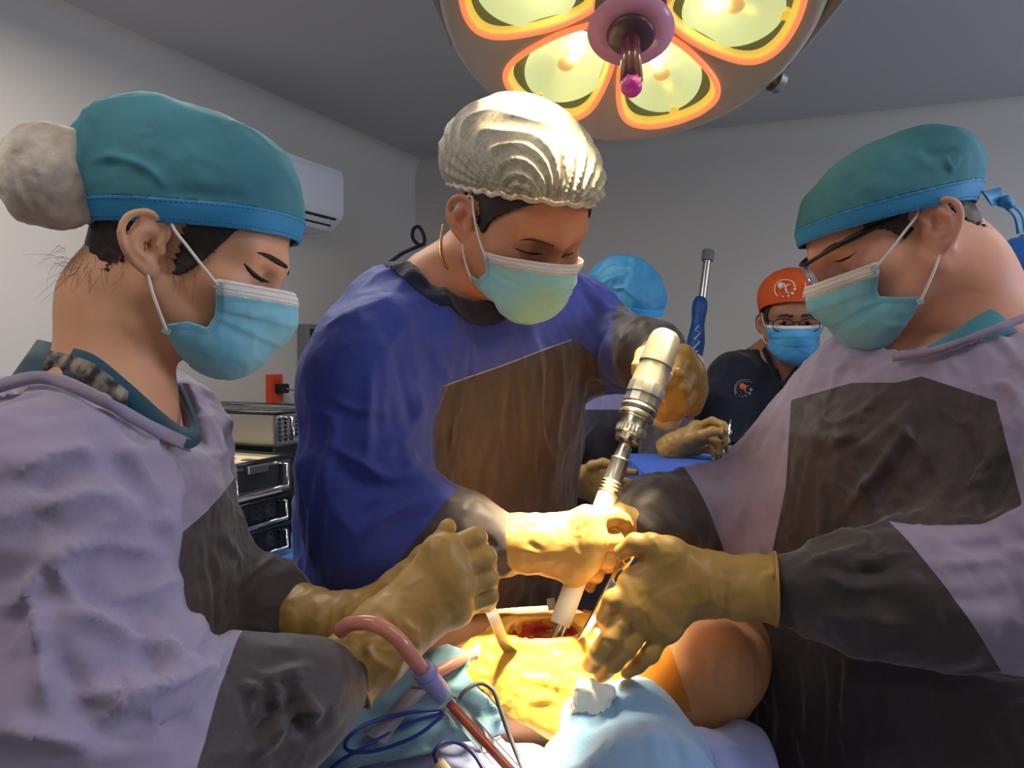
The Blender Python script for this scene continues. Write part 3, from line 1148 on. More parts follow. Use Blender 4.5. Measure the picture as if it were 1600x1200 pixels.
def poly_sd(p, poly):
    """signed distance of 2d points to a polygon, negative inside"""
    poly = np.asarray(poly, float)
    d = np.full(len(p), 1e9)
    ins = np.zeros(len(p), bool)
    for i in range(len(poly)):
        a, b = poly[i], poly[(i + 1) % len(poly)]
        e = b - a
        t = np.clip(((p - a) @ e) / max(e @ e, 1e-12), 0, 1)
        d = np.minimum(d, np.linalg.norm(p - a - t[:, None] * e, axis=1))
        c = (a[1] > p[:, 1]) != (b[1] > p[:, 1])
        with np.errstate(divide='ignore', invalid='ignore'):
            xi = (b[0] - a[0]) * (p[:, 1] - a[1]) / (b[1] - a[1] + 1e-15) + a[0]
        ins ^= c & (p[:, 0] < xi)
    return np.where(ins, -d, d)

class Head:
    def __init__(s, ear_px, ear_d, side, yaw, pitch, roll=0.0, scale=1.0, center=None, zf=0.92, zc=1.0):
        """yaw: horizontal facing (x, y); pitch: degrees down; side: +1 the right ear is given, -1 the left one"""
        h = unit([yaw[0], yaw[1], 0])
        p = math.radians(pitch)
        z = np.array([0, 0, 1.0])
        f = h * math.cos(p) - z * math.sin(p)
        u = h * math.sin(p) + z * math.cos(p)
        R = frame(f, u)
        a = math.radians(roll)
        Rr = np.array([[math.cos(a), 0, math.sin(a)], [0, 1, 0], [-math.sin(a), 0, math.cos(a)]])
        s.R = R @ Rr
        s.s = scale
        s.zf, s.zc = zf, zc
        s.o = np.asarray(center, float) if center is not None else P(*ear_px, ear_d) - s.R @ np.array([0.080 * side, -0.014, -0.012]) * scale
    def w(s, x, y, z):
        z = z * s.zf if z < 0 else z * s.zc
        return s.o + s.R @ (np.array([x, y, z]) * s.s)
    def loc(s, V):
        q = ((np.asarray(V) - s.o) @ s.R) / s.s
        q[:, 2] = np.where(q[:, 2] < 0, q[:, 2] / s.zf, q[:, 2] / s.zc)
        return q

def face_prims(S, H, inf=0.0, nose=True, eyes=True, ears=True, male=0.0):
    k = H.s
    w = H.w
    E = lambda c, r: ell(w(*c), (np.array(r) + inf) * k, H.R)
    C = lambda a, b, ra, rb: cap(w(*a), w(*b), (ra + inf) * k, (rb + inf) * k)
    S.add(E((0, -0.010, 0.042), (0.075, 0.096, 0.086 * H.zc)))
    S.add(E((0, 0.040, 0.040), (0.060, 0.050, 0.058 * H.zc)), 0.03)
    S.add(E((0, 0.042, -0.030), (0.057, 0.050, 0.074)), 0.03)
    for q in (-1, 1):
        S.add(C((q * (0.053 + male * 0.004), 0.004, -0.055), (q * 0.020, 0.072, -0.098), 0.018 + male * 0.002, 0.014), 0.035)
        S.add(E((q * 0.046, 0.058, -0.022), (0.019, 0.022, 0.017)), 0.025)
    S.add(E((0, 0.078, -0.100), (0.020 + male * 0.003, 0.016, 0.017)), 0.02)
    S.add(E((0, 0.030, -0.076), (0.045, 0.050, 0.028)), 0.03)
    for q in (-1, 1):
        S.add(C((0, 0.087, 0.017), (q * 0.045, 0.070, 0.022), 0.012 + male * 0.002, 0.012), 0.02)
    if eyes:
        for q in (-1, 1):
            S.cut(E((q * 0.031, 0.099, -0.002), (0.017, 0.013, 0.011)), 0.014)
            S.add(ell(w(q * 0.031, 0.0745, -0.002), np.array([0.0140, 0.0140, 0.0135]) * k, H.R), 0.005)
    if nose:
        S.add(C((0, 0.086, 0.012), (0, 0.108, -0.032), 0.0075, 0.010), 0.012)
        S.add(E((0, 0.109, -0.036), (0.011, 0.011, 0.010)), 0.008)
        for q in (-1, 1):
            S.add(E((q * 0.013, 0.098, -0.040), (0.008, 0.010, 0.008)), 0.006)
        S.add(E((0, 0.091, -0.066), (0.023, 0.010, 0.006)), 0.010)
        S.add(E((0, 0.090, -0.076), (0.019, 0.010, 0.007)), 0.010)
    if ears:
        for q in (-1, 1):
            ear(S, H, q)

def ear(S, H, q):
    c = np.array([q * 0.0735, -0.013, -0.012])
    t = math.radians(12)
    def e3(a, b, n=0.0):
        # a forward, b up, n outward in the plane of the ear; flares at the back
        a, b, n = a * 0.92, b * 0.92, n * 0.92
        y = a * math.cos(t) - b * math.sin(t)
        z = a * math.sin(t) + b * math.cos(t)
        x = c[0] + q * (n + 0.004 - 0.50 * a)
        return H.w(x, c[1] + y, c[2] + z)
    k = H.s * 0.92
    nrm = unit(np.array([q, 0.5 * 1.0, 0]))
    Rl = frame(np.array([-0.5 * q, 1, 0]), np.array([0, -math.sin(t), math.cos(t)]))
    Rw = H.R @ Rl
    S.add(ell(e3(-0.003, 0.002), np.array([0.0050, 0.0195, 0.030]) * k, Rw), 0.008)
    S.cut(ell(e3(0.003, -0.002, 0.007), np.array([0.0090, 0.0105, 0.0135]) * k, Rw), 0.004)
    S.cut(ell(e3(-0.013, 0.012, 0.006), np.array([0.0045, 0.0050, 0.0120]) * k, Rw), 0.003)
    hel = [e3(*p) for p in ((0.009, 0.000, 0.003), (0.016, 0.014, 0.003), (0.011, 0.027, 0.004), (-0.004, 0.033, 0.004), (-0.018, 0.026, 0.004), (-0.0235, 0.010, 0.004), (-0.020, -0.008, 0.004), (-0.011, -0.022, 0.003), (-0.002, -0.031, 0.001))]
    hel = spline(hel, 3)
    rr = np.linspace(0.0030, 0.0036, len(hel)) * k
    chain(S, hel, rr, 0.003)
    ant = spline([e3(*p) for p in ((0.000, -0.018, 0.003), (-0.010, -0.010, 0.004), (-0.012, 0.004, 0.004), (-0.005, 0.016, 0.003))], 3)
    chain(S, ant, [0.0030 * k] * len(ant), 0.004)
    S.add(ell(e3(0.0135, -0.006, 0.003), np.array([0.003, 0.0045, 0.006]) * k, Rw), 0.004)
    S.add(ell(e3(0.004, -0.028, 0.000), np.array([0.0042, 0.0095, 0.0095]) * k, Rw), 0.005)

def head_box(H, m=0.0):
    c = [H.w(x, y, z) for x in (-0.1, 0.1) for y in (-0.115, 0.13) for z in (-0.135, 0.135)]
    return bounds(c, m)

def body_mesh(name, H, base, torso, yaw, arms, m, parent, male=0.0, neck_r=0.056, fine=0.0023, feet=None, neck_back=-0.028):
    """one continuous body: head, neck, trunk, arms and legs"""
    hlo, hhi = head_box(H)
    allp = [hlo, hhi] + [(n[1] + dx, n[2] + dy, n[0]) for n in torso for dx in (-0.22, 0.22) for dy in (-0.22, 0.22)]
    for pts, r in arms:
        allp += list(pts)
    lo, hi = bounds(allp, 0.06)
    lo[2] = -0.01
    S = Sculpt(lo, hi, 0.012, [(hlo, hhi, fine)])
    face_prims(S, H, male=male)
    nk = [H.w(0, neck_back, -0.045), H.w(0, neck_back - 0.008, -0.09), base]
    chain(S, [nk[0], nk[1], base], [neck_r * H.s, neck_r * H.s * 0.98, neck_r * H.s * 1.12], 0.03)
    S.add(stack(torso, yaw), 0.06)
    f = unit([*yaw, 0]); r = np.array([f[1], -f[0], 0])
    for pts, rad in arms:
        chain(S, pts, rad, 0.03)
    t0 = min(torso)
    hip = np.array([t0[1], t0[2], t0[0]])
    for q in (-1, 1):
        hp = hip + r * q * 0.085
        kn = np.array([hp[0], hp[1], 0.48]) + f * 0.02
        an = np.array([hp[0], hp[1], 0.09]) - f * 0.02
        chain(S, [hp, kn, an, an + f * 0.11 + [0, 0, -0.045]], [0.075, 0.055, 0.038, 0.030], 0.02)
    V, F = S.mesh(1)
    return mobj(name, V, F, m, parent), hip, f, r

def shoes_trousers(parent, hip, f, r, trou_m, shoe_m):
    for q in (-1, 1):
        hp = hip + r * q * 0.085
        kn = np.array([hp[0], hp[1], 0.48]) + f * 0.02
        an = np.array([hp[0], hp[1], 0.10]) - f * 0.02
        lo, hi = bounds([hp, kn, an], 0.16)
        lo[2] = 0.0
        S = Sculpt(lo, hi, 0.012)
        chain(S, [hp, kn, an], [0.095, 0.078, 0.062], 0.03)
        V, F = S.mesh(1)
        mobj('trouser_leg', ripple(V, F, 0.09, 0.006, 1, (1, 1, 2)), F, trou_m, parent)
        c = np.array([an[0], an[1], 0.0]) + f * 0.06
        S = Sculpt(c - 0.2, c + [0.2, 0.2, 0.18], 0.007)
        R = frame(f, (0, 0, 1))
        S.add(ell(c + [0, 0, 0.045] + f * 0.03, (0.05, 0.13, 0.05), R))
        S.add(ell(c + [0, 0, 0.06] - f * 0.06, (0.045, 0.06, 0.06), R), 0.03)
        S.cut(half(c - 0.2, c + [0.2, 0.2, 0.0], c + [0, 0, 0.001], (0, 0, -1)))
        V, F = S.mesh(1)
        mobj('shoe', V, F, shoe_m, parent)

def solid(o, t, off=-1):
    md = o.modifiers.new('thickness', 'SOLIDIFY')
    md.thickness = t
    md.offset = off
    return o

# ---- surgical mask: cloth over the inflated lower face, cut to its outline
MASK_POLY = [(0.066, 0.006), (0.072, -0.018), (0.079, -0.040), (0.060, -0.048), (0.040, -0.056), (0.048, -0.074), (0.060, -0.098), (0.085, -0.120), (0.30, -0.14), (0.30, 0.04), (0.12, 0.014)]
def mask(H, parent, mats, poly=None, strokes=(), top_w=0.016, puff=0.0, loops=(1, -1), notch=None, ci=4, stitch=False):
    k = H.s
    lo, hi = bounds([H.w(x, y, z) for x in (-0.095, 0.095) for y in (0.0, 0.16) for z in (-0.14, 0.04)], 0.0)
    S = Sculpt(lo, hi, 0.0026)
    face_prims(S, H, inf=0.0035, eyes=False, ears=False)
    E = lambda c, r: ell(H.w(*c), np.array(r) * k, H.R)
    C = lambda a, b, ra, rb: cap(H.w(*a), H.w(*b), ra * k, rb * k)
    S.add(C((0, 0.090, 0.006), (0, 0.107, -0.034), 0.013, 0.0165), 0.025)
    S.add(E((0, 0.084, -0.052), (0.042, 0.034 + puff, 0.046)), 0.04)
    S.add(E((0, 0.076, -0.090), (0.033, 0.026, 0.021)), 0.03)
    for q in (-1, 1):
        S.add(C((q * 0.018, 0.094, -0.02), (q * 0.050, 0.056, -0.022), 0.012, 0.010), 0.03)
        S.add(C((q * 0.023, 0.084, -0.082), (q * 0.048, 0.038, -0.078), 0.016, 0.012), 0.03)
    V, F = S.mesh(2)
    poly = poly or MASK_POLY
    q = H.loc(V)
    sd = poly_sd(q[:, 1:], poly)
    V, F = split(V, F, -sd)[0]
    # pleats: horizontal steps that run back towards the pinched corners
    N = vnormals(V, F)
    q = H.loc(V)
    dz = np.zeros(len(V))
    for z0, sl, am in ((-0.022, 0.35, 0.0022), (-0.044, 0.15, 0.0028), (-0.066, -0.12, 0.0026)):
        u = q[:, 2] - (z0 + sl * (0.11 - q[:, 1]) * -1)
        dz += am * (1 / (1 + np.exp(-u / 0.0012))) * np.exp(-np.maximum(u, 0) / 0.012)
    dz *= np.clip((q[:, 1] - 0.060) / 0.02, 0, 1)
    V = V + N * dz[:, None]
    V = ripple(V, F, 0.03, 0.0009, 2)
    if strokes:
        V = folds(V, F, strokes)
    # white nose strip along the upper edge
    q = H.loc(V)
    top = np.array([poly[-1], poly[0]]) if notch is None else notch
    a, b = np.array(poly[0]), np.array(poly[-1])
    up = unit(b - a)
    nn = np.array([up[1], -up[0]])
    if nn[1] > 0: nn = -nn
    dist = (q[:, 1:] - a) @ nn
    (Vb, Fb), (Va, Fa) = split(V, F, dist - top_w)
    e = solid(mobj('mask', Vb, Fb, mats['mask'], parent), 0.0012)
    solid(mobj('nose_strip', Va, Fa, mats['strip'], e), 0.0014)
    if stitch:
        qa, qb = H.loc(Va), H.loc(Vb)
        da = (qa[:, 1:] - a) @ nn
        fx = lambda p: H.loc(p)[:, 0]
        dashes(Va, Fa, [da - t for t in (0.0035, 0.0095, 0.0135)], fx, 0.0003, 0.0022, 0.0014, 0.00022, 'stitching', mats['stitch'], e)
        side = [np.array(p) for p in poly[:ci + 1]]
        def sdist(q):
            dd = np.full(len(q), 9.0)
            for p0_, p1_ in zip(side[:-1], side[1:]):
                ee = p1_ - p0_
                tt_ = np.clip(((q - p0_) @ ee) / (ee @ ee), 0, 1)
                dd = np.minimum(dd, np.linalg.norm(q - p0_ - tt_[:, None] * ee, axis=1))
            return dd
        db = sdist(qb[:, 1:])
        for sg in (1, -1):
            m_ = qb[:, 0] * sg > 0
            dashes(Vb, Fb, [np.where(m_, db - t, 1.0) for t in (0.0025, 0.0050, 0.0075)], lambda p: -H.loc(p)[:, 2], 0.0003, 0.0014, 0.0014, 0.00022, 'stitching', mats['stitch'], e)
    # ear loops, with welded end tabs
    ea = H.w
    for q in loops:
        def surf(y, z, off=0.001):
            L = H.loc(V)
            m = L[:, 0] * q > 0.012
            i = np.flatnonzero(m)[np.argmin((L[m][:, 1] - y) ** 2 + (L[m][:, 2] - z) ** 2)]
            return V[i] + (H.R[:, 0] * q) * off
        p0 = surf(poly[0][0] + 0.006, poly[0][1] - 0.007)
        p1 = surf(poly[ci][0] + 0.004, poly[ci][1] - 0.004)
        x = q * 0.0835
        up_ = [ea(q * 0.079, 0.004, 0.012), ea(q * 0.0795, -0.006, 0.024), ea(q * 0.080, -0.018, 0.018), ea(q * 0.076, -0.026, -0.010), ea(q * 0.074, -0.020, -0.034), ea(q * 0.0765, -0.006, -0.040)]
        pts = [p0] + [p0 + (up_[0] - p0) * t + H.R[:, 0] * q * 0.003 * math.sin(math.pi * t) for t in (0.35, 0.7)] + up_ + [up_[-1] + (p1 - up_[-1]) * t + H.R[:, 0] * q * 0.004 * math.sin(math.pi * t) for t in (0.4, 0.75)] + [p1]
        MB().tube(spline(pts, 5), 0.0016 * k, 8).build('ear_loop', mats['strip'], e, smooth=True)
        for pp in (p0, p1):
            Rl = np.stack([H.R[:, 1], H.R[:, 2], H.R[:, 0]], 1)
            MB().box(pp + H.R[:, 0] * q * 0.0005, (0.0042, 0.0034, 0.0006), Rl).build('weld', mats['weld'], e, bevel=0.0004)
    return e

# ---- fitted scrub cap
def scrub_cap(H, parent, mats, z0=0.030, slope=0.39, band=0.020, extra=(), inf=0.008, strokes=(), band_out=0.001, name='cap', wob=0.0022, size=0.045):
    k = H.s
    lo, hi = bounds([H.w(x, y, z) for x in (-0.12, 0.12) for y in (-0.16, 0.14) for z in (-0.06, 0.20)], 0.0)
    S = Sculpt(lo, hi, 0.0032)
    E = lambda c, r: ell(H.w(*c), np.array(r) * k, H.R)
    S.add(E((0, -0.010, 0.042), (0.075 + inf, 0.096 + inf, 0.086 * H.zc + inf)))
    S.add(E((0, 0.040, 0.042), (0.062 + inf, 0.047 + inf, 0.058 * H.zc + inf)), 0.03)
    for c, r in extra:
        S.add(E(c, r), 0.05)
    V, F = S.mesh(2)
    q = H.loc(V)
    sl = lambda q: (q[:, 2] - (z0 + slope * q[:, 1])) / math.sqrt(1 + slope * slope)
    V, F = split(V, F, sl(q))[0]
    h = sl(H.loc(V))
    top = np.clip((h - band) / 0.03, 0, 1)
    V = ripple(V, F, size, wob, 1, (1, 1, 1), mask=top)
    V = ripple(V, F, size * 2.2, wob * 1.6, 2, (1, 1, 1), mask=top)
    V = folds(V, F, strokes) if strokes else V
    h = sl(H.loc(V))
    (Vc, Fc), (Vb, Fb) = split(V, F, h - band)
    e = solid(mobj(name, Vc, Fc, mats['cap'], parent), 0.0015)
    N = vnormals(Vb, Fb)
    bo_ = solid(mobj('band', Vb + N * band_out, Fb, mats['band'], e), 0.003)
    if 'stitch' in mats:
        hb = sl(H.loc(Vb))
        dashes(Vb + N * band_out, Fb, [hb - t for t in (0.004, band - 0.003)], lambda p: np.arctan2(H.loc(p)[:, 0], H.loc(p)[:, 1]), 0.0003, 0.0026, 0.0022, 0.0003, 'stitching', mats['stitch'], e)
    return e

# ---- hair: thin layer over the skull inside side-view outlines
def hair(H, parent, m, polys, inf=0.003, amp=0.0012, xmin=0.02, name='hair', neck_r=0.056, neck_back=-0.028):
    lo, hi = bounds([H.w(x, y, z) for x in (-0.1, 0.1) for y in (-0.12, 0.11) for z in (-0.13, 0.14)], 0.0)
    S = Sculpt(lo, hi, 0.0030)
    face_prims(S, H, inf=inf, eyes=False, ears=False, nose=False)
    nk = [H.w(0, neck_back, -0.045), H.w(0, neck_back - 0.008, -0.12)]
    S.add(cap(nk[0], nk[1], neck_r * H.s + inf, neck_r * H.s + inf), 0.03)
    V, F = S.mesh(1)
    q = H.loc(V)
    sd = np.min([poly_sd(q[:, 1:], p) for p in polys], 0)
    sd = np.maximum(sd, (xmin - np.abs(q[:, 0])) * (q[:, 1] > 0.02))
    V, F = drop_islands(*split(V, F, -sd)[0])
    V = ripple(V, F, 0.008, amp * 0.5, 3, (1, 4, 1), H.R)
    return solid(mobj(name, V, F, m, parent), 0.004)

def strands(H, parent, m, roots, n=24, length=0.05, seed=0, spread=0.5, rad=0.00028, grav=0.3, name='loose_hair', dirv=None):
    rnd = np.random.RandomState(seed)
    mb = MB()
    for i in range(n):
        a = roots[rnd.randint(len(roots))]
        p = H.w(*a) + rnd.randn(3) * 0.006
        d = unit((np.asarray(dirv) if dirv is not None else H.R @ unit(np.array([np.sign(a[0]) * 0.4, -0.6, -0.6]))) + rnd.randn(3) * spread)
        L = length * (0.4 + 0.8 * rnd.rand())
        c = rnd.randn(3) * 0.35
        pts = [p + d * L * t + c * L * t * t + np.array([0, 0, -grav * L * t * t]) for t in np.linspace(0, 1, 7)]
        mb.tube(pts, [rad * (1 - 0.7 * t) for t in np.linspace(0, 1, 7)], 4)
    o = mb.build(name, m, parent, smooth=True)
    return o

def on_face(V, H, x, z):
    """point of a head mesh seen from the front at (x, z)"""
    L = H.loc(V)
    m = (np.abs(L[:, 0] - x) < 0.004) & (np.abs(L[:, 2] - z) < 0.004) & (L[:, 1] > 0)
    i = np.flatnonzero(m)
    if len(i) == 0:
        return H.w(x, 0.09, z)
    return V[i[np.argmax(L[i, 1])]]

def brows_lashes(body, H, parent, m, thick=0.0030, lash=True, arch=0.004, lash_r=0.0013, sides=(1, -1), brow=True, outer=0.050):
    V = np.empty(len(body.data.vertices) * 3, np.float32)
    body.data.vertices.foreach_get('co', V)
    V = V.reshape(-1, 3)
    fwd = H.R[:, 1]
    for q in sides:
        if brow:
            xs = np.linspace(0.013, outer, 9)
            pts = [on_face(V, H, q * x, 0.0165 + arch * math.sin(math.pi * min(1, t / 0.75) * 0.9) - 0.006 * max(0, t - 0.7) / 0.3) + fwd * 0.0003 for t, x in zip(np.linspace(0, 1, 9), xs)]
            r = thick * np.array([0.75, 1, 1.05, 1.0, 0.95, 0.85, 0.7, 0.5, 0.25])
            MB().tube(spline(pts, 3), np.interp(np.linspace(0, 1, 25), np.linspace(0, 1, 9), r), 8).build('eyebrow', m, parent, smooth=True)
        if lash:
            xs = np.linspace(0.018, 0.046, 9)
            pts = []
            for t, x in zip(np.linspace(0, 1, 9), xs):
                z = -0.0105 + 0.0045 * (2 * t - 1) ** 2 + 0.002 * t
                pts.append(on_face(V, H, q * x, z) + fwd * 0.0004)
            MB().tube(spline(pts, 3), np.interp(np.linspace(0, 1, 25), [0, 0.5, 1], [0.4 * lash_r, lash_r, 0.7 * lash_r]), 6).build('eyelashes', m, parent, smooth=True)

def neck_band(name, V, px, width, m, parent, lift=0.002, off=16):
    """sewn band along a neckline, laid on the garment just below the opening"""
    pr = project(V)
    top, bot = [], []
    for x, y in spline(px, 8):
        q = (np.abs(pr[:, 0] - x) < 12) & (np.abs(pr[:, 1] - y - off) < 12)
        if not q.any():
            continue
        d = pr[q, 2].min() - lift
        top.append(P(x, y, d)); bot.append(P(x, y + width, d))
    top, bot = np.array(top), np.array(bot)
    for _ in range(6):
        for a in (top, bot):
            a[1:-1] = 0.5 * a[1:-1] + 0.25 * (a[:-2] + a[2:])
    k = len(top)
    v = np.concatenate([top, bot])
    F = np.array([(i, k + i, k + i + 1, i + 1) for i in range(k - 1)])
    return solid(mobj(name, v, F, m, parent), 0.004, 0)

def face_stroke(body, px, rad, m, parent, name, lift=0.0002):
    V = np.empty(len(body.data.vertices) * 3, np.float32)
    body.data.vertices.foreach_get('co', V)
    V = V.reshape(-1, 3)
    pr = project(V)
    sp = spline(px, 6)
    pts = []
    for x, y in sp:
        w = np.hypot(pr[:, 0] - x, pr[:, 1] - y)
        i = np.flatnonzero(w < 7)
        if len(i) == 0:
            continue
        dmin = pr[i, 2].min()
        i = i[pr[i, 2] < dmin + 0.012]
        wt = 1 / (w[i] + 0.5)
        pts.append(P(x, y, (pr[i, 2] * wt).sum() / wt.sum() - lift))
    if len(pts) < 3:
        return
    r = np.interp(np.linspace(0, 1, len(pts)), np.linspace(0, 1, len(rad)), rad)
    return MB().tube(pts, r, 8).build(name, m, parent, smooth=True)

def px_local(H, px, x):
    d = P(px[0], px[1], 1.0) - CO
    n = H.R[:, 0]
    t = ((H.o + n * x * H.s) - CO) @ n / (d @ n)
    return H.loc((CO + d * t)[None])[0][1:]

def traced_mask(H, side, px, top_px, bot=(0.085, -0.135)):
    """mask outline in side view from points seen in the photograph: 6 points corner to corner, 2 down the rear edge"""
    pl = [tuple(px_local(H, p, side * 0.054)) for p in px]
    t = px_local(H, top_px, 0)
    a = np.array(pl[0])
    sl = (t[1] - a[1]) / (t[0] - a[0])
    f = lambda y: a[1] + sl * (y - a[0])
    return pl + [bot, (0.30, -0.16), (0.30, f(0.30)), (0.13, f(0.13))]

# ---- gowns
def gown_mesh(torso, yaw, arms, hole, h=0.0048, extra=(), zmin=0.30, k=0.05, kk=0.045, lowh=0.02, zfine=0.90, cuts=()):
    allp = [(n[1] + dx, n[2] + dy, n[0]) for n in torso for dx in (-0.2, 0.2) for dy in (-0.2, 0.2)]
    for pts, r in arms:
        allp += [p for p in pts]
    for pr_ in extra:
        allp += [pr_[0], pr_[1]]
    lo, hi = bounds(allp, 0.11)
    lo[2] = min(n[0] for n in torso) - 0.03
    S = Sculpt(lo, hi, lowh, [(np.array([lo[0], lo[1], zfine]), hi, h)])
    # keep x, y fine everywhere
    S.ax[0] = axis(lo[0], hi[0], h, []); S.ax[1] = axis(lo[1], hi[1], h, [])
    S.D = np.full([len(a) for a in S.ax], 1.0, np.float32)
    S.h = h
    S.add(stack(torso, yaw))
    for pr_ in extra:
        S.add(pr_, k)
    for pts, rad in arms:
        T_ = chain_sd(pts, rad, kk)
        S.add(T_, k)
    for hl in hole:
        S.cut(hl, 0.006)
    for c in cuts:
        S.cut(c)
    V, F = S.mesh(1)
    td = stack(torso, yaw)[2](V[:, 0], V[:, 1], V[:, 2])
    for pr_ in extra:
        td = np.minimum(td, pr_[2](V[:, 0], V[:, 1], V[:, 2]))
    return V, F, td

def chain_sd(pts, rad, k):
    prims = [cap(pts[i], pts[i + 1], rad[i], rad[i + 1]) for i in range(len(pts) - 1)]
    lo = np.min([p[0] for p in prims], 0)
    hi = np.max([p[1] for p in prims], 0)
    def f(X, Y, Z):
        d = prims[0][2](X, Y, Z)
        for p in prims[1:]:
            e = p[2](X, Y, Z)
            h = np.maximum(k - np.abs(d - e), 0) / k
            d = np.minimum(d, e) - h * h * k * 0.25
        return d
    return lo, hi, f

def axis_dist(V, pts):
    return seg_dist(V, np.asarray(pts, float))

def glove_cuff_frame(a, b):
    return unit(np.asarray(b) - np.asarray(a))

# ---- gloved hand: palm from wrist to knuckles, five separate fingers
def hand(name, parent, m, wrist, fingers, thumb, cuff=None, rw=0.026, palm_r=0.0135, k_f=0.0035, h=0.0021, finger_r=(0.0100, 0.0095, 0.0088, 0.0078), extra=(), palm_extra=(), wrinkle=0.0005, rim=None, strokes=(), kp=0.022):
    """fingers: four lists [knuckle, joint, joint, tip]; thumb: [base, knuckle, joint, tip]; cuff: [(point, radius), ...] up the forearm, cut off straight at the last"""
    pts = [wrist] + [p for f in fingers for p in f] + list(thumb) + ([c[0] for c in cuff] if cuff else [])
    lo, hi = bounds(pts, 0.055)
    S = Sculpt(lo, hi, h)
    # palm
    for f in fingers:
        S.add(cap(wrist, f[0], rw * 0.72, palm_r), kp)
    for a, b in zip(fingers[:-1], fingers[1:]):
        S.add(cap(a[0], b[0], palm_r * 0.98, palm_r * 0.98), 0.012)
        c0, c1 = (a[0] + wrist) / 2, (b[0] + wrist) / 2
        S.add(cap(c0, c1, palm_r * 1.05, palm_r * 1.05), 0.015)
    S.add(cap(wrist, thumb[0], rw * 0.7, 0.018), 0.022)
    S.add(cap(thumb[0], fingers[0][0], 0.014, 0.010), 0.02)
    for q in palm_extra:
        S.add(q, 0.015)
    # fingers, each on its own so they stay apart
    scl = (1.0, 1.04, 1.0, 0.88)
    for f, sc in zip(fingers, scl):
        r = [x * sc for x in finger_r]
        prim = chain_sd(f, r[:len(f)] if len(f) == 4 else np.linspace(r[0], r[-1], len(f)), 0.004)
        S.add(prim, k_f)
    S.add(chain_sd(thumb, [0.0150, 0.0125, 0.0112, 0.0092], 0.006), 0.009)
    for q in extra:
        S.add(q, 0.008)
    if cuff:
        S.add(cap(wrist, cuff[0][0], rw, cuff[0][1]), 0.02)
        for a, b in zip(cuff[:-1], cuff[1:]):
            S.add(cap(a[0], b[0], a[1], b[1]), 0.012)
        end, d = cuff[-1][0], unit(cuff[-1][0] - (cuff[-2][0] if len(cuff) > 1 else wrist))
        S.cut(half(end - 0.07, end + 0.07, end, d))
    V, F = S.mesh(1)
    V = ripple(V, F, 0.018, wrinkle, 1)
    if cuff:
        # gathered creases round the wrist and forearm
        N = vnormals(V, F)
        dist, t = seg_dist(V, np.array([wrist] + [c[0] for c in cuff]))
        ax = unit(cuff[-1][0] - wrist)
        u = (V - wrist) @ ax
        wv = np.where((u > -0.012), 1.0, 0.0) * np.clip((u + 0.012) / 0.02, 0, 1)
        n2 = vnoise(V / 0.03, 2)
        V = V + N * (wv * 0.0010 * (np.sin(u / 0.0036 + 4 * n2) * 0.5 + np.sin(u / 0.0085 + 6 * n2)))[:, None]
    if strokes:
        V = folds(V, F, strokes)
    o = mobj(name, V, F, m, parent)
    if cuff and rim is not None:
        end, d = cuff[-1][0], unit(cuff[-1][0] - cuff[-2][0] if len(cuff) > 1 else cuff[-1][0] - wrist)
        t = np.array([0, 0, 1.0])
        x = unit(np.cross(d, t)); y = np.cross(x, d)
        r = cuff[-1][1] + 0.0005
        MB().tube([end - d * 0.001 + r * (math.cos(a) * x + math.sin(a) * y) for a in np.linspace(0, 2 * math.pi, 48, endpoint=False)], 0.0021, 8, closed=True).build('cuff_rim', rim, o, smooth=True)
    return o

def sleeve_parts(V, F, cuts, td=None):
    """cuts: (axis points, reach, plane point, plane normal). Everything past the plane along the arm becomes the dark cuff"""
    parts = []
    for pts, reach, pp, n in cuts:
        d, t = axis_dist(V[:, :3], pts)
        s = (V[:, :3] - pp) @ unit(n)
        s = np.where(d < reach, s, -0.05)
        (Vc, Fc), (V, F) = split(V, F, s)
        parts.append((Vc[:, :3], Fc))
    return V, F, parts

def largest(V, F, thresh=200):
    return V, F
# ------------------------------------------------------------------ people: materials
def fabric(name, c, c2, rough=0.8, sheen=0.25, bump=0.35, bscale=220):
    return mat(name, c, rough, col2=c2, noise=0.5, nscale=9, bump=bump, bscale=bscale, bdist=0.0008, sheen=sheen, spec=0.25)
M['lav'] = fabric('lavender_cotton', srgb(158, 148, 174), srgb(146, 135, 163))
M['blue'] = fabric('royal_blue_gown', srgb(60, 74, 160), srgb(52, 64, 146), 0.6, 0.15)
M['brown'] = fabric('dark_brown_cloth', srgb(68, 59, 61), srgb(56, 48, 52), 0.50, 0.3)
M['navy'] = fabric('navy_scrub', srgb(34, 37, 52), srgb(28, 31, 44), 0.75, 0.2)
M['tealscrub'] = fabric('teal_scrub', srgb(20, 72, 92), srgb(16, 60, 80))
M['heather'] = mat('heather_knit', srgb(40, 36, 38), 0.9, col2=srgb(150, 140, 132), noise=0.25, nscale=60, bump=0.3, bscale=120)
M['cap'] = mat('cap_nonwoven', srgb(84, 150, 162), 0.72, col2=srgb(52, 104, 122), noise=0.7, nscale=9, bump=0.35, bscale=320, bdist=0.0006, spec=0.3)
M['capband'] = mat('cap_band', srgb(42, 132, 186), 0.55, bump=0.3, bscale=260, bdist=0.0006)
M['capblue'] = mat('cap_blue_nonwoven', srgb(60, 140, 184), 0.55, col2=srgb(48, 122, 166), noise=0.6, nscale=14, bump=0.3, bscale=260)
M['mask'] = mat('mask_nonwoven', srgb(112, 186, 214), 0.65, col2=srgb(128, 196, 216), noise=0.6, nscale=30, bump=0.25, bscale=420, bdist=0.0004, sheen=0.2)
M['maskblue'] = mat('mask_blue_nonwoven', srgb(84, 172, 222), 0.65, bump=0.25, bscale=300, bdist=0.0004)
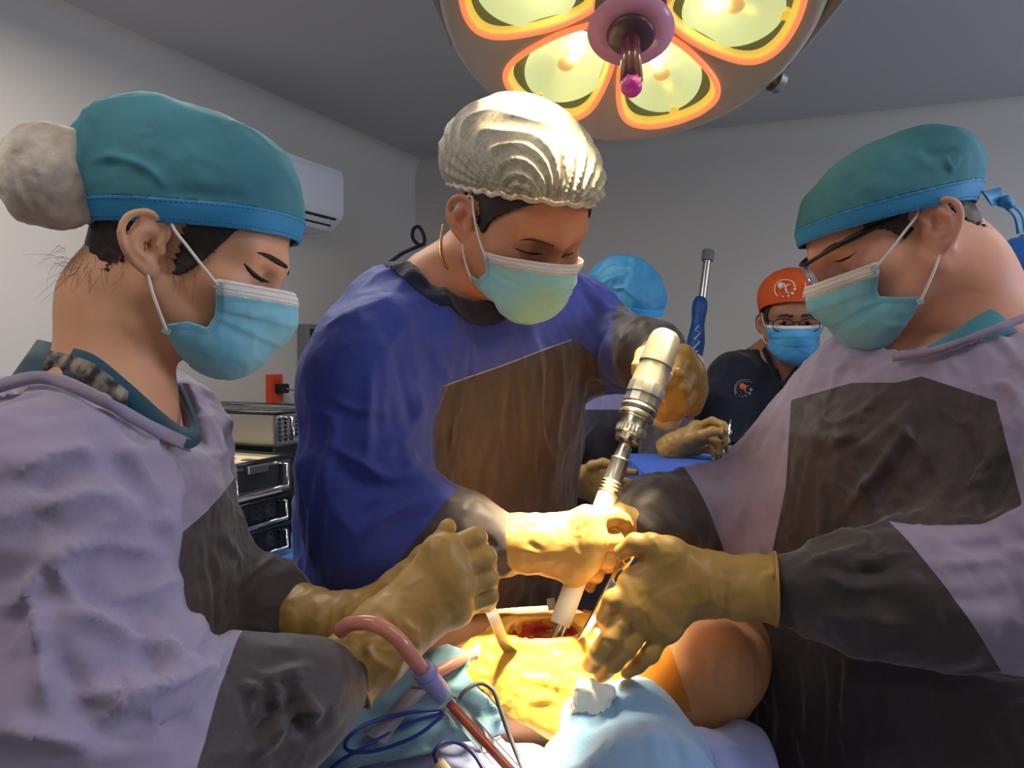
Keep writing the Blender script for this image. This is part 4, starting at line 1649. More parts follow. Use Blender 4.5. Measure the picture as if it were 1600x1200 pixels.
M['strip'] = mat('white_nonwoven', srgb(228, 222, 218), 0.7, bump=0.2, bscale=420, bdist=0.0004)
M['weld'] = mat('weld_grey', srgb(150, 170, 176), 0.6)
M['glove'] = mat('latex_glove', srgb(182, 146, 82), 0.42, col2=srgb(164, 128, 68), noise=0.5, nscale=18, bump=0.25, bscale=150, bdist=0.0007, sss=0.10, spec=0.45)
M['gloverim'] = mat('latex_rim', srgb(170, 132, 68), 0.45)
M['hairdark'] = mat('dark_hair', srgb(30, 22, 20), 0.5, col2=srgb(48, 36, 30), noise=0.4, nscale=90, bump=0.5, bscale=120, bstretch=(1, 1, 0.2))
M['hairbrown'] = mat('brown_hair', srgb(74, 56, 48), 0.55, col2=srgb(54, 42, 38), noise=0.4, nscale=90, bump=0.5, bscale=120)
M['lash'] = mat('lash_black', srgb(18, 14, 14), 0.6)
M['skinW'] = skin_mat('skin_light_tan', srgb(222, 168, 134), srgb(210, 152, 118))
M['skinS'] = skin_mat('skin_tan', srgb(208, 144, 110), srgb(196, 130, 96))
M['skinR'] = skin_mat('skin_pink_tan', srgb(224, 166, 142), srgb(210, 148, 124))
M['skinB'] = skin_mat('skin_brown', srgb(172, 122, 94), srgb(156, 108, 82))
M['shoe'] = mat('white_clog', srgb(200, 200, 200), 0.5)
M['stitch'] = mat('stitch_grey', srgb(70, 92, 104), 0.7)
M['stitchb'] = mat('stitch_blue', srgb(24, 84, 128), 0.7)
MASK = dict(mask=M['mask'], strip=M['strip'], weld=M['weld'], stitch=M['stitch'])
CAPM = dict(cap=M['cap'], band=M['capband'], stitch=M['stitchb'])

def shrink(nodes, d, zt=0.0):
    return [(n[0] - zt, n[1], n[2], max(n[3] - d, 0.03), max(n[4] - d, 0.03)) for n in nodes]

def px_scalar(V, F, poly, front=True, exclude=(), TDl=None):
    """positive inside an outline drawn over the front of a garment"""
    td = V[:, 3] if V.shape[1] > 3 else None
    V = V[:, :3]
    pr = project(V)
    s = -poly_sd(pr[:, :2], poly) * pr[:, 2] / F_PX
    N = vnormals(V, F)
    view = unit(np.array([1., 1, 1]))
    if front:
        fc = np.einsum('ij,ij->i', N, (CO - V)) / np.linalg.norm(CO - V, axis=1)
        s = np.where(fc > -0.35, s, -0.05)
    if TDl is not None and td is not None:
        s = np.minimum(s, TDl - td)
    return s

def ribbon(name, top, bot, m, parent, thick=0.0015, n=8):
    a, b = spline(top, n), spline(bot, n)
    v = np.concatenate([a, b])
    k = len(a)
    F = np.array([(i, k + i, k + i + 1, i + 1) for i in range(k - 1)])
    return solid(mobj(name, v, F, m, parent), thick, 0)

# ================================================================== the woman at the left
yw = (math.cos(math.radians(12)), math.sin(math.radians(12)))
HW = Head((228, 381), 0.775, 1, (math.cos(math.radians(8)), math.sin(math.radians(8))), 22.5, scale=1.0, zf=0.89)
W_t = [(0.30, -0.48, 0.86, 0.23, 0.19), (0.80, -0.46, 0.86, 0.215, 0.160), (1.02, -0.445, 0.86, 0.205, 0.145), (1.18, -0.44, 0.86, 0.205, 0.138),
       (1.29, -0.45, 0.86, 0.20, 0.126), (1.345, -0.45, 0.86, 0.165, 0.11), (1.385, -0.445, 0.86, 0.12, 0.09)]
W_base = P(165, 650, 0.83)
W_arm_r = [P(70, 765, 0.69), P(140, 1180, 0.60), P(330, 1150, 0.655), P(545, 1052, 0.745)]
W_arm_l = [np.array([-0.45, 1.03, 1.31]), P(300, 1010, 1.06), P(415, 955, 0.94), P(520, 975, 0.90)]
e = empty('person', (-0.43, 0.86, 0.0), 'person in a lavender gown with a white bun net, facing right at the left edge', 'person')
body, hip, f_, r_ = body_mesh('body', HW, W_base, shrink(W_t[1:], 0.028, 0.02), yw,
    [([p for p in W_arm_r], [0.05, 0.042, 0.034, 0.023]), (W_arm_l, [0.05, 0.042, 0.030, 0.023])], M['skinW'], e, neck_r=0.054, neck_back=-0.034)
shoes_trousers(e, hip, f_, r_, M['tealscrub'], M['shoe'])
brows_lashes(body, HW, e, M['lash'], 0.0030, arch=0.006, lash_r=0.0022, sides=(-1,))
face_stroke(body, [(386, 392), (404, 395), (420, 401), (434, 409), (447, 417)], [0.0006, 0.0018, 0.0028, 0.0032, 0.0022], M['lash'], e, 'eyebrow', -0.0012)
face_stroke(body, [(381, 411), (389, 421), (398, 430), (409, 437), (421, 441)], [0.0008, 0.0024, 0.0028, 0.0020, 0.0006], M['lash'], e, 'eyelashes', -0.0006)
hair(HW, e, M['hairdark'], [[(-0.13, 0.10), (-0.13, -0.05), (-0.075, -0.078), (-0.045, -0.055), (-0.030, -0.030), (-0.030, 0.03), (0.010, 0.02), (0.012, -0.020), (0.020, -0.034), (0.030, -0.020), (0.050, 0.020), (0.062, 0.050), (0.07, 0.1)]], neck_r=0.054, neck_back=-0.034)
strands(HW, e, M['hairdark'], [(0.045, -0.085, -0.065), (0.03, -0.095, -0.06), (0.05, -0.07, -0.07)], 26, 0.030, 1, 0.5, rad=0.0002)
strands(HW, e, M['hairdark'], [(0.068, 0.022, -0.025), (0.068, 0.016, -0.02)], 8, 0.022, 2, 0.25, rad=0.0002, dirv=(0.1, -0.1, -1))
strands(HW, e, M['hairdark'], [(0.068, -0.045, -0.052), (0.066, -0.055, -0.060), (0.060, -0.066, -0.066), (0.052, -0.076, -0.068), (0.070, -0.038, -0.045)], 42, 0.016, 11, 0.3, rad=0.00018, dirv=(-0.3, -0.25, -1), name='nape_hair')
strands(HW, e, M['hairdark'], [(0.072, 0.014, -0.022), (0.071, 0.022, -0.030), (0.070, 0.030, -0.022), (0.069, 0.038, -0.006)], 14, 0.012, 12, 0.25, rad=0.00016, dirv=(0.15, -0.15, -1), name='sideburn_hair')
W_mask = traced_mask(HW, 1, [(345, 438), (343, 470), (338, 495), (327, 512), (300, 503), (262, 508), (268, 540), (282, 578)], (448, 457))
mask(HW, e, MASK, W_mask, puff=0.004, ci=5, stitch=True)
cp_ = scrub_cap(HW, e, CAPM, 0.016, 0.35, 0.023, extra=[((0, -0.070, 0.070), (0.072, 0.072, 0.062)), ((0, 0.025, 0.080), (0.064, 0.056, 0.048))], inf=0.008, wob=0.0013,
    strokes=[([(135, 250), (180, 245), (230, 262), (262, 296)], 0.006, 0.005), ([(205, 210), (245, 200), (262, 168)], 0.004, 0.004), ([(350, 178), (356, 205), (372, 225)], 0.005, 0.006), ([(250, 300), (330, 305), (400, 310)], 0.008, -0.003)])
# bun in a white net
net = mat('white_net', srgb(222, 212, 200), 0.75, col2=srgb(176, 160, 144), noise=0.35, nscale=30, bump=0.9, bscale=50, bdist=0.004, sss=0.1)
bc = P(72, 272, 0.80)
S = Sculpt(bc - 0.075, bc + 0.075, 0.0030)
S.add(ell(bc, (0.041, 0.045, 0.053), frame((1, 0, -0.35), (0.3, 0, 1))))
S.add(ell(P(118, 285, 0.80), (0.016, 0.036, 0.044), frame((1, 0, -0.2), (0.2, 0, 1))), 0.02)
V, F = S.mesh(1)
V = ripple(V, F, 0.030, 0.0022, 0, (1, 1, 2.6)); V = ripple(V, F, 0.012, 0.0005, 1, (1, 1, 3))
V = folds(V, F, [([(40, 225), (62, 270), (66, 330)], 0.004, 0.003), ([(75, 205), (88, 260), (104, 320)], 0.004, 0.003), ([(100, 215), (110, 260), (118, 300)], 0.003, 0.0025), ([(58, 300), (80, 320), (95, 350)], 0.004, -0.003), ([(25, 250), (40, 300), (60, 345)], 0.004, -0.003)])
mobj('bun_net', V, F, net, e)
# gown
V, F, TD = gown_mesh(W_t, yw, [([P(70, 750, 0.68) + [-0.01, 0.06, 0.01], P(80, 800, 0.64), P(130, 1130, 0.60), P(200, 1190, 0.61), P(330, 1150, 0.655), P(440, 1098, 0.69), P(535, 1056, 0.74)], [0.068, 0.080, 0.086, 0.078, 0.050, 0.046, 0.031]),
                           (W_arm_l[:3] + [P(425, 958, 0.935)], [0.075, 0.07, 0.045, 0.04])], [plug(P(160, 660, 0.815), (0.42, -0.05, 1), (1, -0.15, 0), 0.116, 0.096)], h=0.0043)
ax_r = [P(200, 1190, 0.61), P(330, 1150, 0.655), P(440, 1098, 0.69), P(535, 1056, 0.74)]
W_folds = [
 ([(60, 800), (150, 770), (250, 790)], 0.012, 0.010), ([(20, 745), (90, 710), (170, 700)], 0.012, 0.008),
 ([(70, 880), (160, 850), (280, 870)], 0.010, 0.010), ([(70, 890), (150, 930), (240, 950), (285, 920)], 0.010, -0.010),
 ([(60, 860), (130, 940), (200, 990), (290, 1010)], 0.010, 0.012), ([(40, 900), (60, 990), (75, 1120)], 0.010, 0.012),
 ([(150, 1130), (230, 1080), (300, 1055), (350, 1040)], 0.014, 0.014), ([(130, 1160), (240, 1130), (330, 1140)], 0.010, -0.010),
 ([(210, 960), (230, 1010), (260, 1060)], 0.009, -0.009), ([(60, 1010), (110, 1060), (150, 1130)], 0.010, -0.010),
 ([(240, 960), (300, 1030), (345, 1045)], 0.008, 0.008), ([(190, 690), (250, 760), (285, 850)], 0.010, 0.008), ([(160, 690), (225, 770), (260, 860)], 0.010, -0.007),
 ([(0, 960), (40, 930), (60, 890)], 0.01, 0.008), ([(100, 1090), (180, 1080), (220, 1050)], 0.01, 0.01), ([(0, 1140), (80, 1150), (150, 1170)], 0.012, 0.012),
 ([(375, 760), (395, 860), (405, 950)], 0.008, 0.005), ([(330, 830), (345, 940), (340, 1030)], 0.008, -0.006), ([(305, 870), (318, 960), (312, 1040)], 0.007, 0.005),
 ([(300, 640), (330, 690), (350, 740)], 0.006, 0.005), ([(370, 1100), (430, 1055), (500, 1040)], 0.009, 0.014), ([(380, 1150), (430, 1110), (470, 1130)], 0.008, -0.010), ([(400, 1190), (455, 1125), (530, 1105)], 0.009, 0.014), ([(425, 1060), (440, 1110), (430, 1170)], 0.007, 0.010), ([(470, 1060), (490, 1100), (500, 1150)], 0.007, 0.010), ([(385, 1060), (400, 1100), (390, 1150)], 0.007, 0.009), ([(450, 1080), (465, 1110), (470, 1150)], 0.006, -0.008)]
V = ripple(V, F, 0.13, 0.006, 0, (1, 1, 1.2)); V = ripple(V, F, 0.060, 0.0040, 1, (2.2, 1.4, 0.7), frame((1, 0, 0.4), (-0.4, 0, 1))); V = ripple(V, F, 0.022, 0.0008, 2, (2.5, 1, 1))
V = folds(V, F, W_folds)
V, F, parts = sleeve_parts(np.column_stack([V, TD]), F, [(ax_r, 0.12, P(352, 1110, 0.655), (1, 0.15, -0.16)), (W_arm_l[1:], 0.09, P(320, 990, 1.04), W_arm_l[2] - W_arm_l[1])])
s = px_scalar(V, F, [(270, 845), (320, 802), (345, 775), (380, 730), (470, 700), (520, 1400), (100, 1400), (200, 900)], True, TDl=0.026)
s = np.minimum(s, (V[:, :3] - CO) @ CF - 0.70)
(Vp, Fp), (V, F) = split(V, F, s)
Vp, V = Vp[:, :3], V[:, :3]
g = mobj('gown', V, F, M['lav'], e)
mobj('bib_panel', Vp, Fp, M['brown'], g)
for Vc, Fc in parts:
    mobj('sleeve_cuff', Vc, Fc, M['brown'], g)
neck_band('collar', V, [(-30, 604), (30, 584), (75, 580), (125, 598), (180, 626), (240, 660), (296, 686)], 20, fabric('lavender_band', srgb(152, 138, 164), srgb(142, 128, 154)), g)
# scrub collar under the gown
sc_ = ribbon('scrub_collar', [P(60, 534, 0.885), P(64, 532, 0.85), P(110, 543, 0.792), P(150, 556, 0.768), P(200, 596, 0.758), P(250, 642, 0.772), P(284, 668, 0.80), P(300, 664, 0.83), P(290, 632, 0.86), P(272, 600, 0.89)],
                            [P(26, 590, 0.89), P(22, 590, 0.85), P(80, 600, 0.780), P(130, 622, 0.755), P(185, 652, 0.748), P(240, 682, 0.762), P(288, 700, 0.79), P(312, 690, 0.82), P(305, 650, 0.85), P(285, 600, 0.89)], M['tealscrub'], e, 0.003)
ribbon('knit_inset', [P(80, 548, 0.795), P(110, 555, 0.780), P(150, 570, 0.757), P(200, 611, 0.747)], [P(66, 580, 0.792), P(104, 588, 0.774), P(146, 612, 0.749), P(196, 650, 0.740)], M['heather'], sc_, 0.003)
# gloves
hand('glove', e, M['glove'], P(612, 985, 0.775),
     [[P(690, 862, 0.785), P(743, 840, 0.80), P(748, 856, 0.835), P(722, 872, 0.845)], [P(703, 892, 0.780), P(757, 872, 0.795), P(760, 888, 0.832), P(732, 900, 0.845)],
      [P(710, 922, 0.782), P(761, 904, 0.797), P(762, 918, 0.832), P(735, 926, 0.845)], [P(712, 952, 0.790), P(763, 931, 0.803), P(762, 942, 0.832), P(738, 948, 0.842)]],
     [P(652, 915, 0.81), P(672, 876, 0.83), P(690, 848, 0.84), P(700, 824, 0.842)], cuff=[(P(580, 1018, 0.765), 0.034), (P(537, 1055, 0.748), 0.037)], rw=0.030, palm_r=0.0150, finger_r=(0.0118, 0.0112, 0.0100, 0.0086), rim=M['gloverim'],
     strokes=[([(560, 1000), (600, 1040), (640, 1060)], 0.005, 0.005), ([(590, 960), (640, 1010), (680, 1030)], 0.005, -0.004), ([(610, 950), (650, 985), (690, 1000)], 0.004, 0.003)])
hand('glove', e, M['glove'], P(585, 968, 0.885),
     [[P(652, 900, 0.87), P(690, 868, 0.865), P(705, 850, 0.88), P(700, 838, 0.895)], [P(655, 915, 0.872), P(700, 895, 0.872), P(715, 885, 0.89), P(705, 880, 0.90)],
      [P(655, 932, 0.875), P(700, 918, 0.878), P(712, 910, 0.895), P(700, 905, 0.905)], [P(652, 950, 0.88), P(690, 940, 0.885), P(702, 932, 0.90), P(692, 928, 0.905)]],
     [P(625, 920, 0.87), P(640, 895, 0.862), P(660, 870, 0.862), P(680, 850, 0.866)], cuff=[(P(530, 976, 0.90), 0.034), (P(470, 966, 0.92), 0.036), (P(414, 952, 0.94), 0.038)], rw=0.030, rim=M['gloverim'])

# ================================================================== the surgeon in the middle
ys = (math.sin(math.radians(44)), -math.cos(math.radians(44)))
HS = Head((722, 343), 1.08, 1, (math.cos(math.radians(-55)), math.sin(math.radians(-55))), 34, roll=2, scale=1.0, zf=0.86)
S_t = [(0.30, -0.09, 1.34, 0.24, 0.17), (0.80, -0.09, 1.33, 0.225, 0.155), (1.05, -0.085, 1.31, 0.205, 0.145), (1.21, -0.075, 1.29, 0.20, 0.140), (1.32, -0.065, 1.27, 0.20, 0.136),
       (1.42, -0.055, 1.25, 0.205, 0.125), (1.475, -0.06, 1.235, 0.165, 0.10), (1.51, -0.065, 1.22, 0.10, 0.075)]
S_base = P(690, 455, 1.19)
S_arm_r = [P(600, 530, 1.14), P(598, 830, 1.03), P(700, 850, 1.0), P(785, 850, 0.98)]
S_arm_l = [P(860, 500, 1.36), P(938, 550, 1.38), P(990, 552, 1.28), P(1028, 566, 1.20)]
e = empty('person', (-0.07, 1.34, 0.0), 'person in a royal blue gown and white bouffant cap holding a drill over the leg', 'person')
body, hip, f_, r_ = body_mesh('body', HS, S_base, shrink(S_t[1:], 0.03, 0.02), ys, [(S_arm_r, [0.055, 0.045, 0.034, 0.023]), (S_arm_l, [0.055, 0.045, 0.034, 0.023])], M['skinS'], e, male=1, neck_r=0.060)
shoes_trousers(e, hip, f_, r_, M['navy'], M['shoe'])
brows_lashes(body, HS, e, M['hairdark'], 0.0020, arch=0.001, lash_r=0.0014, sides=(-1,), brow=False)
face_stroke(body, [(810, 375), (828, 373), (846, 377), (866, 384)], [0.0008, 0.0024, 0.0028, 0.0020], M['hairbrown'], e, 'eyebrow', -0.0008)
face_stroke(body, [(802, 387), (816, 392), (832, 396), (848, 397)], [0.0005, 0.0012, 0.0014, 0.0006], M['lash'], e, 'eyelashes', -0.0004)
hair(HS, e, M['hairdark'], [[(-0.13, 0.10), (-0.13, -0.035), (-0.08, -0.052), (-0.045, -0.030), (-0.034, 0.03), (0.008, 0.02), (0.010, -0.010), (0.020, -0.018), (0.035, 0.010), (0.055, 0.030), (0.085, 0.062), (0.11, 0.16), (-0.13, 0.16)]], xmin=-1)
strands(HS, e, M['hairdark'], [(0.055, -0.075, -0.03), (0.06, -0.065, -0.03)], 40, 0.03, 4, 0.6)
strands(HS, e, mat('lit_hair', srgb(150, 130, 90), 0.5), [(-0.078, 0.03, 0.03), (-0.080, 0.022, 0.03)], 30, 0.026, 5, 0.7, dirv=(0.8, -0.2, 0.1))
S_mask = traced_mask(HS, 1, [(778, 394), (773, 412), (771, 427), (761, 438), (755, 434), (748, 430), (754, 455), (771, 472)], (868, 409))
mask(HS, e, dict(mask=mat('mask_pale_nonwoven', srgb(140, 200, 212), 0.65, bump=0.25, bscale=420, bdist=0.0004, sheen=0.2), strip=M['strip'], weld=M['weld'], stitch=M['stitch']), S_mask, puff=0.0, ci=5, stitch=True)
# bouffant cap: gathered sheer net
bouf = mat('bouffant_net', srgb(208, 200, 182), 0.7, col2=srgb(182, 174, 154), noise=0.4, nscale=40, bump=0.4, bscale=420, bdist=0.0006)
nt = bouf.node_tree                       # sheer: fine random fibres let the hair show through
wn = nt.nodes.new('ShaderNodeTexNoise'); wn.inputs['Scale'].default_value = 330; wn.inputs['Detail'].default_value = 3; wn.inputs['Distortion'].default_value = 1.5
rp = nt.nodes.new('ShaderNodeValToRGB'); rp.color_ramp.elements[0].position = 0.36; rp.color_ramp.elements[1].position = 0.62
rp.color_ramp.elements[0].color = (0.55, 0.55, 0.55, 1); rp.color_ramp.elements[1].color = (0.95, 0.95, 0.95, 1)
tcn = nt.nodes.new('ShaderNodeTexCoord')
nt.links.new(tcn.outputs['Object'], wn.inputs['Vector']); nt.links.new(wn.outputs['Fac'], rp.inputs[0]); nt.links.new(rp.outputs[0], nt.nodes['Principled BSDF'].inputs['Alpha'])
k = HS.s
lo, hi = bounds([HS.w(x, y, z) for x in (-0.15, 0.15) for y in (-0.19, 0.15) for z in (-0.06, 0.22)], 0.0)
S = Sculpt(lo, hi, 0.0024)
S.add(ell(HS.w(0, -0.030, 0.064), np.array([0.100, 0.120, 0.092]) * k, HS.R))
S.add(ell(HS.w(0, -0.085, 0.045), np.array([0.080, 0.065, 0.065]) * k, HS.R), 0.05)
S.add(ell(HS.w(0, 0.030, 0.058), np.array([0.078, 0.075, 0.062]) * k, HS.R), 0.04)
V, F = S.mesh(1)
q = HS.loc(V)
V, F = split(V, F, (q[:, 2] - (0.034 + 0.34 * q[:, 1])))[0]
q = HS.loc(V)
# pleats fan out from the gather at the front, finer ones run along the hem
gp = np.array([0.035, 0.105, 0.062])
dq = q - gp
ang = np.arctan2(dq[:, 2], -dq[:, 1] * 0.7 + np.abs(dq[:, 0]) * 0.7 * np.sign(-dq[:, 0]))
ang2 = np.arctan2(dq[:, 0], np.hypot(dq[:, 1], dq[:, 2]) + 0.01)
rad_ = np.linalg.norm(dq, axis=1)
N = vnormals(V, F)
nz = vnoise(q / 0.05, 1)
am = 0.0046 * np.clip(rad_ / 0.03, 0.25, 1) * np.exp(-rad_ / 0.22)
hem = (q[:, 2] - (0.034 + 0.34 * q[:, 1]))
V = V + N * (am * (1 - 2 * np.abs(np.sin(ang * 11 + ang2 * 9 + 2.0 * nz)) ** 0.7))[:, None]
th = np.arctan2(q[:, 0], q[:, 1] + 0.02)
V = V + N * (0.0022 * np.exp(-hem / 0.035) * np.sin(th * 46 + 3 * nz))[:, None]
V = V - N * (0.010 * np.exp(-hem / 0.010))[:, None]
bo = mobj('bouffant_cap', V, F, bouf, e)
pts = []
hm = HS.loc(V); hh = hm[:, 2] - (0.034 + 0.34 * hm[:, 1])
edge = V[hh < 0.004]; el = HS.loc(edge); tt = np.arctan2(el[:, 0], el[:, 1] + 0.02)
for a in np.linspace(-math.pi, math.pi, 90, endpoint=False):
    m_ = np.abs((tt - a + math.pi) % (2 * math.pi) - math.pi) < 0.06
    if m_.any():
        pts.append(edge[m_].mean(0))
pts = [p + HS.R[:, 2] * 0.0022 * math.sin(i * 1.7) for i, p in enumerate(pts)]
MB().tube(pts, 0.0034, 8, closed=True).build('elastic_hem', mat('net_hem', srgb(216, 206, 190), 0.7, bump=0.5, bscale=150), bo, smooth=True)
# gown
col_c = P(700, 430, 1.18)
S_sleeve = [P(580, 520, 1.12) + [0.03, 0.04, 0.01], P(575, 600, 1.08), P(575, 760, 1.05), P(600, 835, 1.03), P(668, 835, 1.005), P(700, 838, 0.998)]
S_cuffs = [P(700, 838, 0.998), P(745, 845, 0.99), P(790, 848, 0.98)]
S_sl_l = [P(858, 490, 1.36), P(905, 515, 1.38), P(938, 548, 1.38), P(975, 548, 1.31), P(1010, 556, 1.23), P(1030, 566, 1.18)]
V, F, TD = gown_mesh(S_t, ys, [(S_sleeve, [0.085, 0.085, 0.080, 0.078, 0.058, 0.046]), (S_cuffs, [0.042, 0.039, 0.029]), (S_sl_l, [0.078, 0.072, 0.060, 0.052, 0.045, 0.034])],
    [ell(P(715, 400, 1.16), (0.075, 0.085, 0.070), frame((ys[0], ys[1], -0.5), (0.3, -0.3, 1)))],
    extra=[cap(P(610, 520, 1.30), P(545, 620, 1.34), 0.085, 0.066), cap(P(545, 620, 1.34), P(525, 800, 1.36), 0.066, 0.060), cap(P(525, 800, 1.36), P(540, 1100, 1.36), 0.06, 0.09)])
V = ripple(V, F, 0.13, 0.006, 0, (1, 1, 1.6)); V = ripple(V, F, 0.055, 0.0030, 1, (0.9, 0.9, 2.2)); V = ripple(V, F, 0.022, 0.0007, 2, (1, 1, 2))
S_folds = [([(580, 560), (576, 660), (570, 760)], 0.010, 0.008), ([(510, 620), (560, 640), (620, 640)], 0.008, 0.006), ([(505, 690), (560, 720), (610, 745), (660, 720)], 0.009, 0.011),
 ([(520, 730), (580, 760), (640, 745)], 0.009, -0.010), ([(640, 500), (655, 570), (670, 680)], 0.010, 0.010), ([(620, 520), (632, 600), (650, 690)], 0.010, -0.008), ([(560, 840), (620, 800), (690, 770)], 0.012, 0.012),
 ([(560, 810), (600, 780), (660, 745)], 0.008, -0.009), ([(660, 430), (700, 470), (710, 520)], 0.008, 0.006), ([(690, 520), (700, 560), (720, 590)], 0.008, -0.006),
 ([(880, 440), (905, 490), (935, 560)], 0.009, 0.010), ([(900, 440), (935, 490), (960, 560)], 0.009, -0.009), ([(925, 450), (955, 490), (975, 540)], 0.008, 0.009), ([(800, 490), (810, 560), (815, 640)], 0.006, -0.006), ([(815, 490), (822, 560), (825, 700)], 0.005, 0.006),
 ([(720, 640), (740, 700), (740, 790)], 0.008, 0.006), ([(780, 620), (790, 700), (800, 790)], 0.010, -0.007), ([(840, 600), (850, 680), (850, 760)], 0.009, 0.007), ([(690, 640), (705, 720), (715, 790)], 0.008, -0.006),
 ([(480, 640), (520, 660), (500, 760)], 0.010, 0.008), ([(470, 760), (480, 840), (470, 900)], 0.010, 0.009), ([(705, 800), (740, 795), (780, 815)], 0.006, 0.005), ([(715, 850), (750, 840), (780, 860)], 0.006, -0.005)]
V = folds(V, F, S_folds)
V, F, parts = sleeve_parts(np.column_stack([V, TD]), F, [(S_sleeve[3:] + S_cuffs, 0.14, P(652, 845, 1.0), (0.80, -0.1, -0.62)), ([S_sl_l[2], S_sl_l[3], S_sl_l[4], S_sl_l[5]], 0.10, P(968, 540, 1.29), (1, -0.30, 0.15))])
ex = [([*S_sleeve[:5]], 0.098), (S_sl_l[1:], 0.085)]
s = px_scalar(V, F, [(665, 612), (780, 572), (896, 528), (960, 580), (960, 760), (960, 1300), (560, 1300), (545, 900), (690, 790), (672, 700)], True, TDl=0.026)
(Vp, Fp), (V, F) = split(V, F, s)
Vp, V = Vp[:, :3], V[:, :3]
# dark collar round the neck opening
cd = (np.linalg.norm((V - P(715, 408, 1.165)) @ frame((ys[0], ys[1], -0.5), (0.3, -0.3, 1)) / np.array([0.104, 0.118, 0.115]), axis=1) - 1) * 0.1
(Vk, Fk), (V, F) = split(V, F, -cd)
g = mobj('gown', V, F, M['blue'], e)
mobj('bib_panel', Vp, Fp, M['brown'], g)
face_stroke(g.children[0], [(676, 609), (730, 590), (780, 573), (840, 550), (893, 531)], [0.0011] * 3, M['lav'], g, 'piping', 0.0006)
navyc = fabric('dark_navy_collar', srgb(36, 36, 62), srgb(30, 30, 52))
N = vnormals(Vk, Fk)
solid(mobj('collar', Vk + N * 0.002, Fk, navyc, g), 0.006)
for Vc, Fc in parts:
    mobj('sleeve_cuff', Vc, Fc, M['brown'], g)
# tie bow behind the neck and gold chain
MB().tube(spline([P(655, 384, 1.22), P(645, 372, 1.22), P(646, 358, 1.22), P(654, 354, 1.22), P(661, 364, 1.22), P(664, 378, 1.22)], 6), 0.0032, 8).build('neck_tie', navyc, g, smooth=True)
MB().tube(spline([P(664, 380, 1.22), P(650, 386, 1.23), P(628, 396, 1.25), P(606, 412, 1.28)], 6), 0.0036, 8).build('neck_tie', navyc, g, smooth=True)
gold = mat('gold_chain', srgb(200, 150, 70), 0.25, 1.0)
chn = spline([P(692, 352, 1.19), P(688, 375, 1.145), P(688, 395, 1.125), P(694, 412, 1.118), P(704, 425, 1.12)], 10)
mb = MB()
for i, p in enumerate(chn):
    mb.lathe([(-0.0018, 0.0), (-0.0012, 0.0017), (0.0012, 0.0017), (0.0018, 0.0)], p, unit(chn[min(i + 1, len(chn) - 1)] - chn[max(i - 1, 0)]), 6)
mb.build('neck_chain', gold, e, smooth=True)
# gloves
hand('glove', e, M['glove'], P(846, 850, 0.968),
     [[P(918, 815, 0.955), P(958, 808, 0.965), P(972, 814, 0.985), P(979, 820, 1.0)], [P(923, 846, 0.947), P(960, 846, 0.962), P(962, 858, 0.99), P(940, 862, 1.01)],
      [P(913, 873, 0.949), P(949, 873, 0.965), P(950, 882, 0.99), P(928, 882, 1.01)], [P(897, 893, 0.957), P(931, 896, 0.973), P(931, 900, 0.995), P(912, 896, 1.01)]],
     [P(880, 832, 0.985), P(902, 812, 1.0), P(930, 810, 1.01), P(950, 816, 1.012)], cuff=[(P(815, 850, 0.975), 0.0325), (P(782, 849, 0.983), 0.036)], rw=0.029, palm_r=0.0160, finger_r=(0.0125, 0.0115, 0.0102, 0.0088), rim=M['gloverim'])
hand('glove', e, M['glove'], P(1034, 560, 1.205),
     [[P(1066, 560, 1.15), P(1056, 588, 1.105), P(1036, 600, 1.110), P(1024, 598, 1.125)], [P(1080, 585, 1.15), P(1064, 610, 1.102), P(1040, 620, 1.107), P(1028, 616, 1.125)],
      [P(1082, 610, 1.15), P(1064, 630, 1.108), P(1040, 637, 1.112), P(1028, 632, 1.128)], [P(1076, 632, 1.155), P(1056, 645, 1.12), P(1036, 648, 1.122), P(1026, 644, 1.135)]],
     [P(1022, 552, 1.17), P(1006, 556, 1.13), P(1000, 575, 1.10), P(998, 592, 1.095)], rw=0.030, palm_r=0.017, finger_r=(0.0130, 0.0125, 0.011, 0.0095))

# ================================================================== the man at the right
yr = unit([-0.85, -0.53])
HR = Head((1468, 350), 0.94, -1, (math.cos(math.radians(180)), math.sin(math.radians(180))), 29, roll=3, scale=1.02, zf=0.92, zc=0.76)
R_t = [(0.30, 0.57, 1.06, 0.25, 0.19), (0.80, 0.53, 1.06, 0.235, 0.165), (1.00, 0.515, 1.06, 0.225, 0.158), (1.21, 0.505, 1.06, 0.22, 0.152), (1.31, 0.515, 1.055, 0.19, 0.140),
       (1.38, 0.535, 1.05, 0.155, 0.12), (1.425, 0.545, 1.045, 0.125, 0.10), (1.46, 0.555, 1.04, 0.09, 0.075)]
R_base = P(1520, 500, 1.03)
R_arm_l = [P(1650, 650, 0.91), P(1600, 930, 0.84), P(1380, 920, 0.85), P(1215, 920, 0.865)]
R_arm_r = [P(1305, 700, 1.17), P(1180, 795, 1.20), P(1080, 800, 1.14), P(985, 815, 1.07)]
e = empty('person', (0.51, 1.06, 0.0), 'person in a lavender gown, teal cap and safety glasses, facing left at the right edge', 'person')
body, hip, f_, r_ = body_mesh('body', HR, R_base, shrink(R_t[1:], 0.03, 0.02), yr, [(R_arm_l, [0.055, 0.045, 0.034, 0.023]), (R_arm_r, [0.055, 0.045, 0.034, 0.023])], M['skinR'], e, male=1, neck_r=0.066)
shoes_trousers(e, hip, f_, r_, M['tealscrub'], M['shoe'])
brows_lashes(body, HR, e, M['hairbrown'], 0.0026, arch=0.002, lash_r=0.0013, sides=(1,))
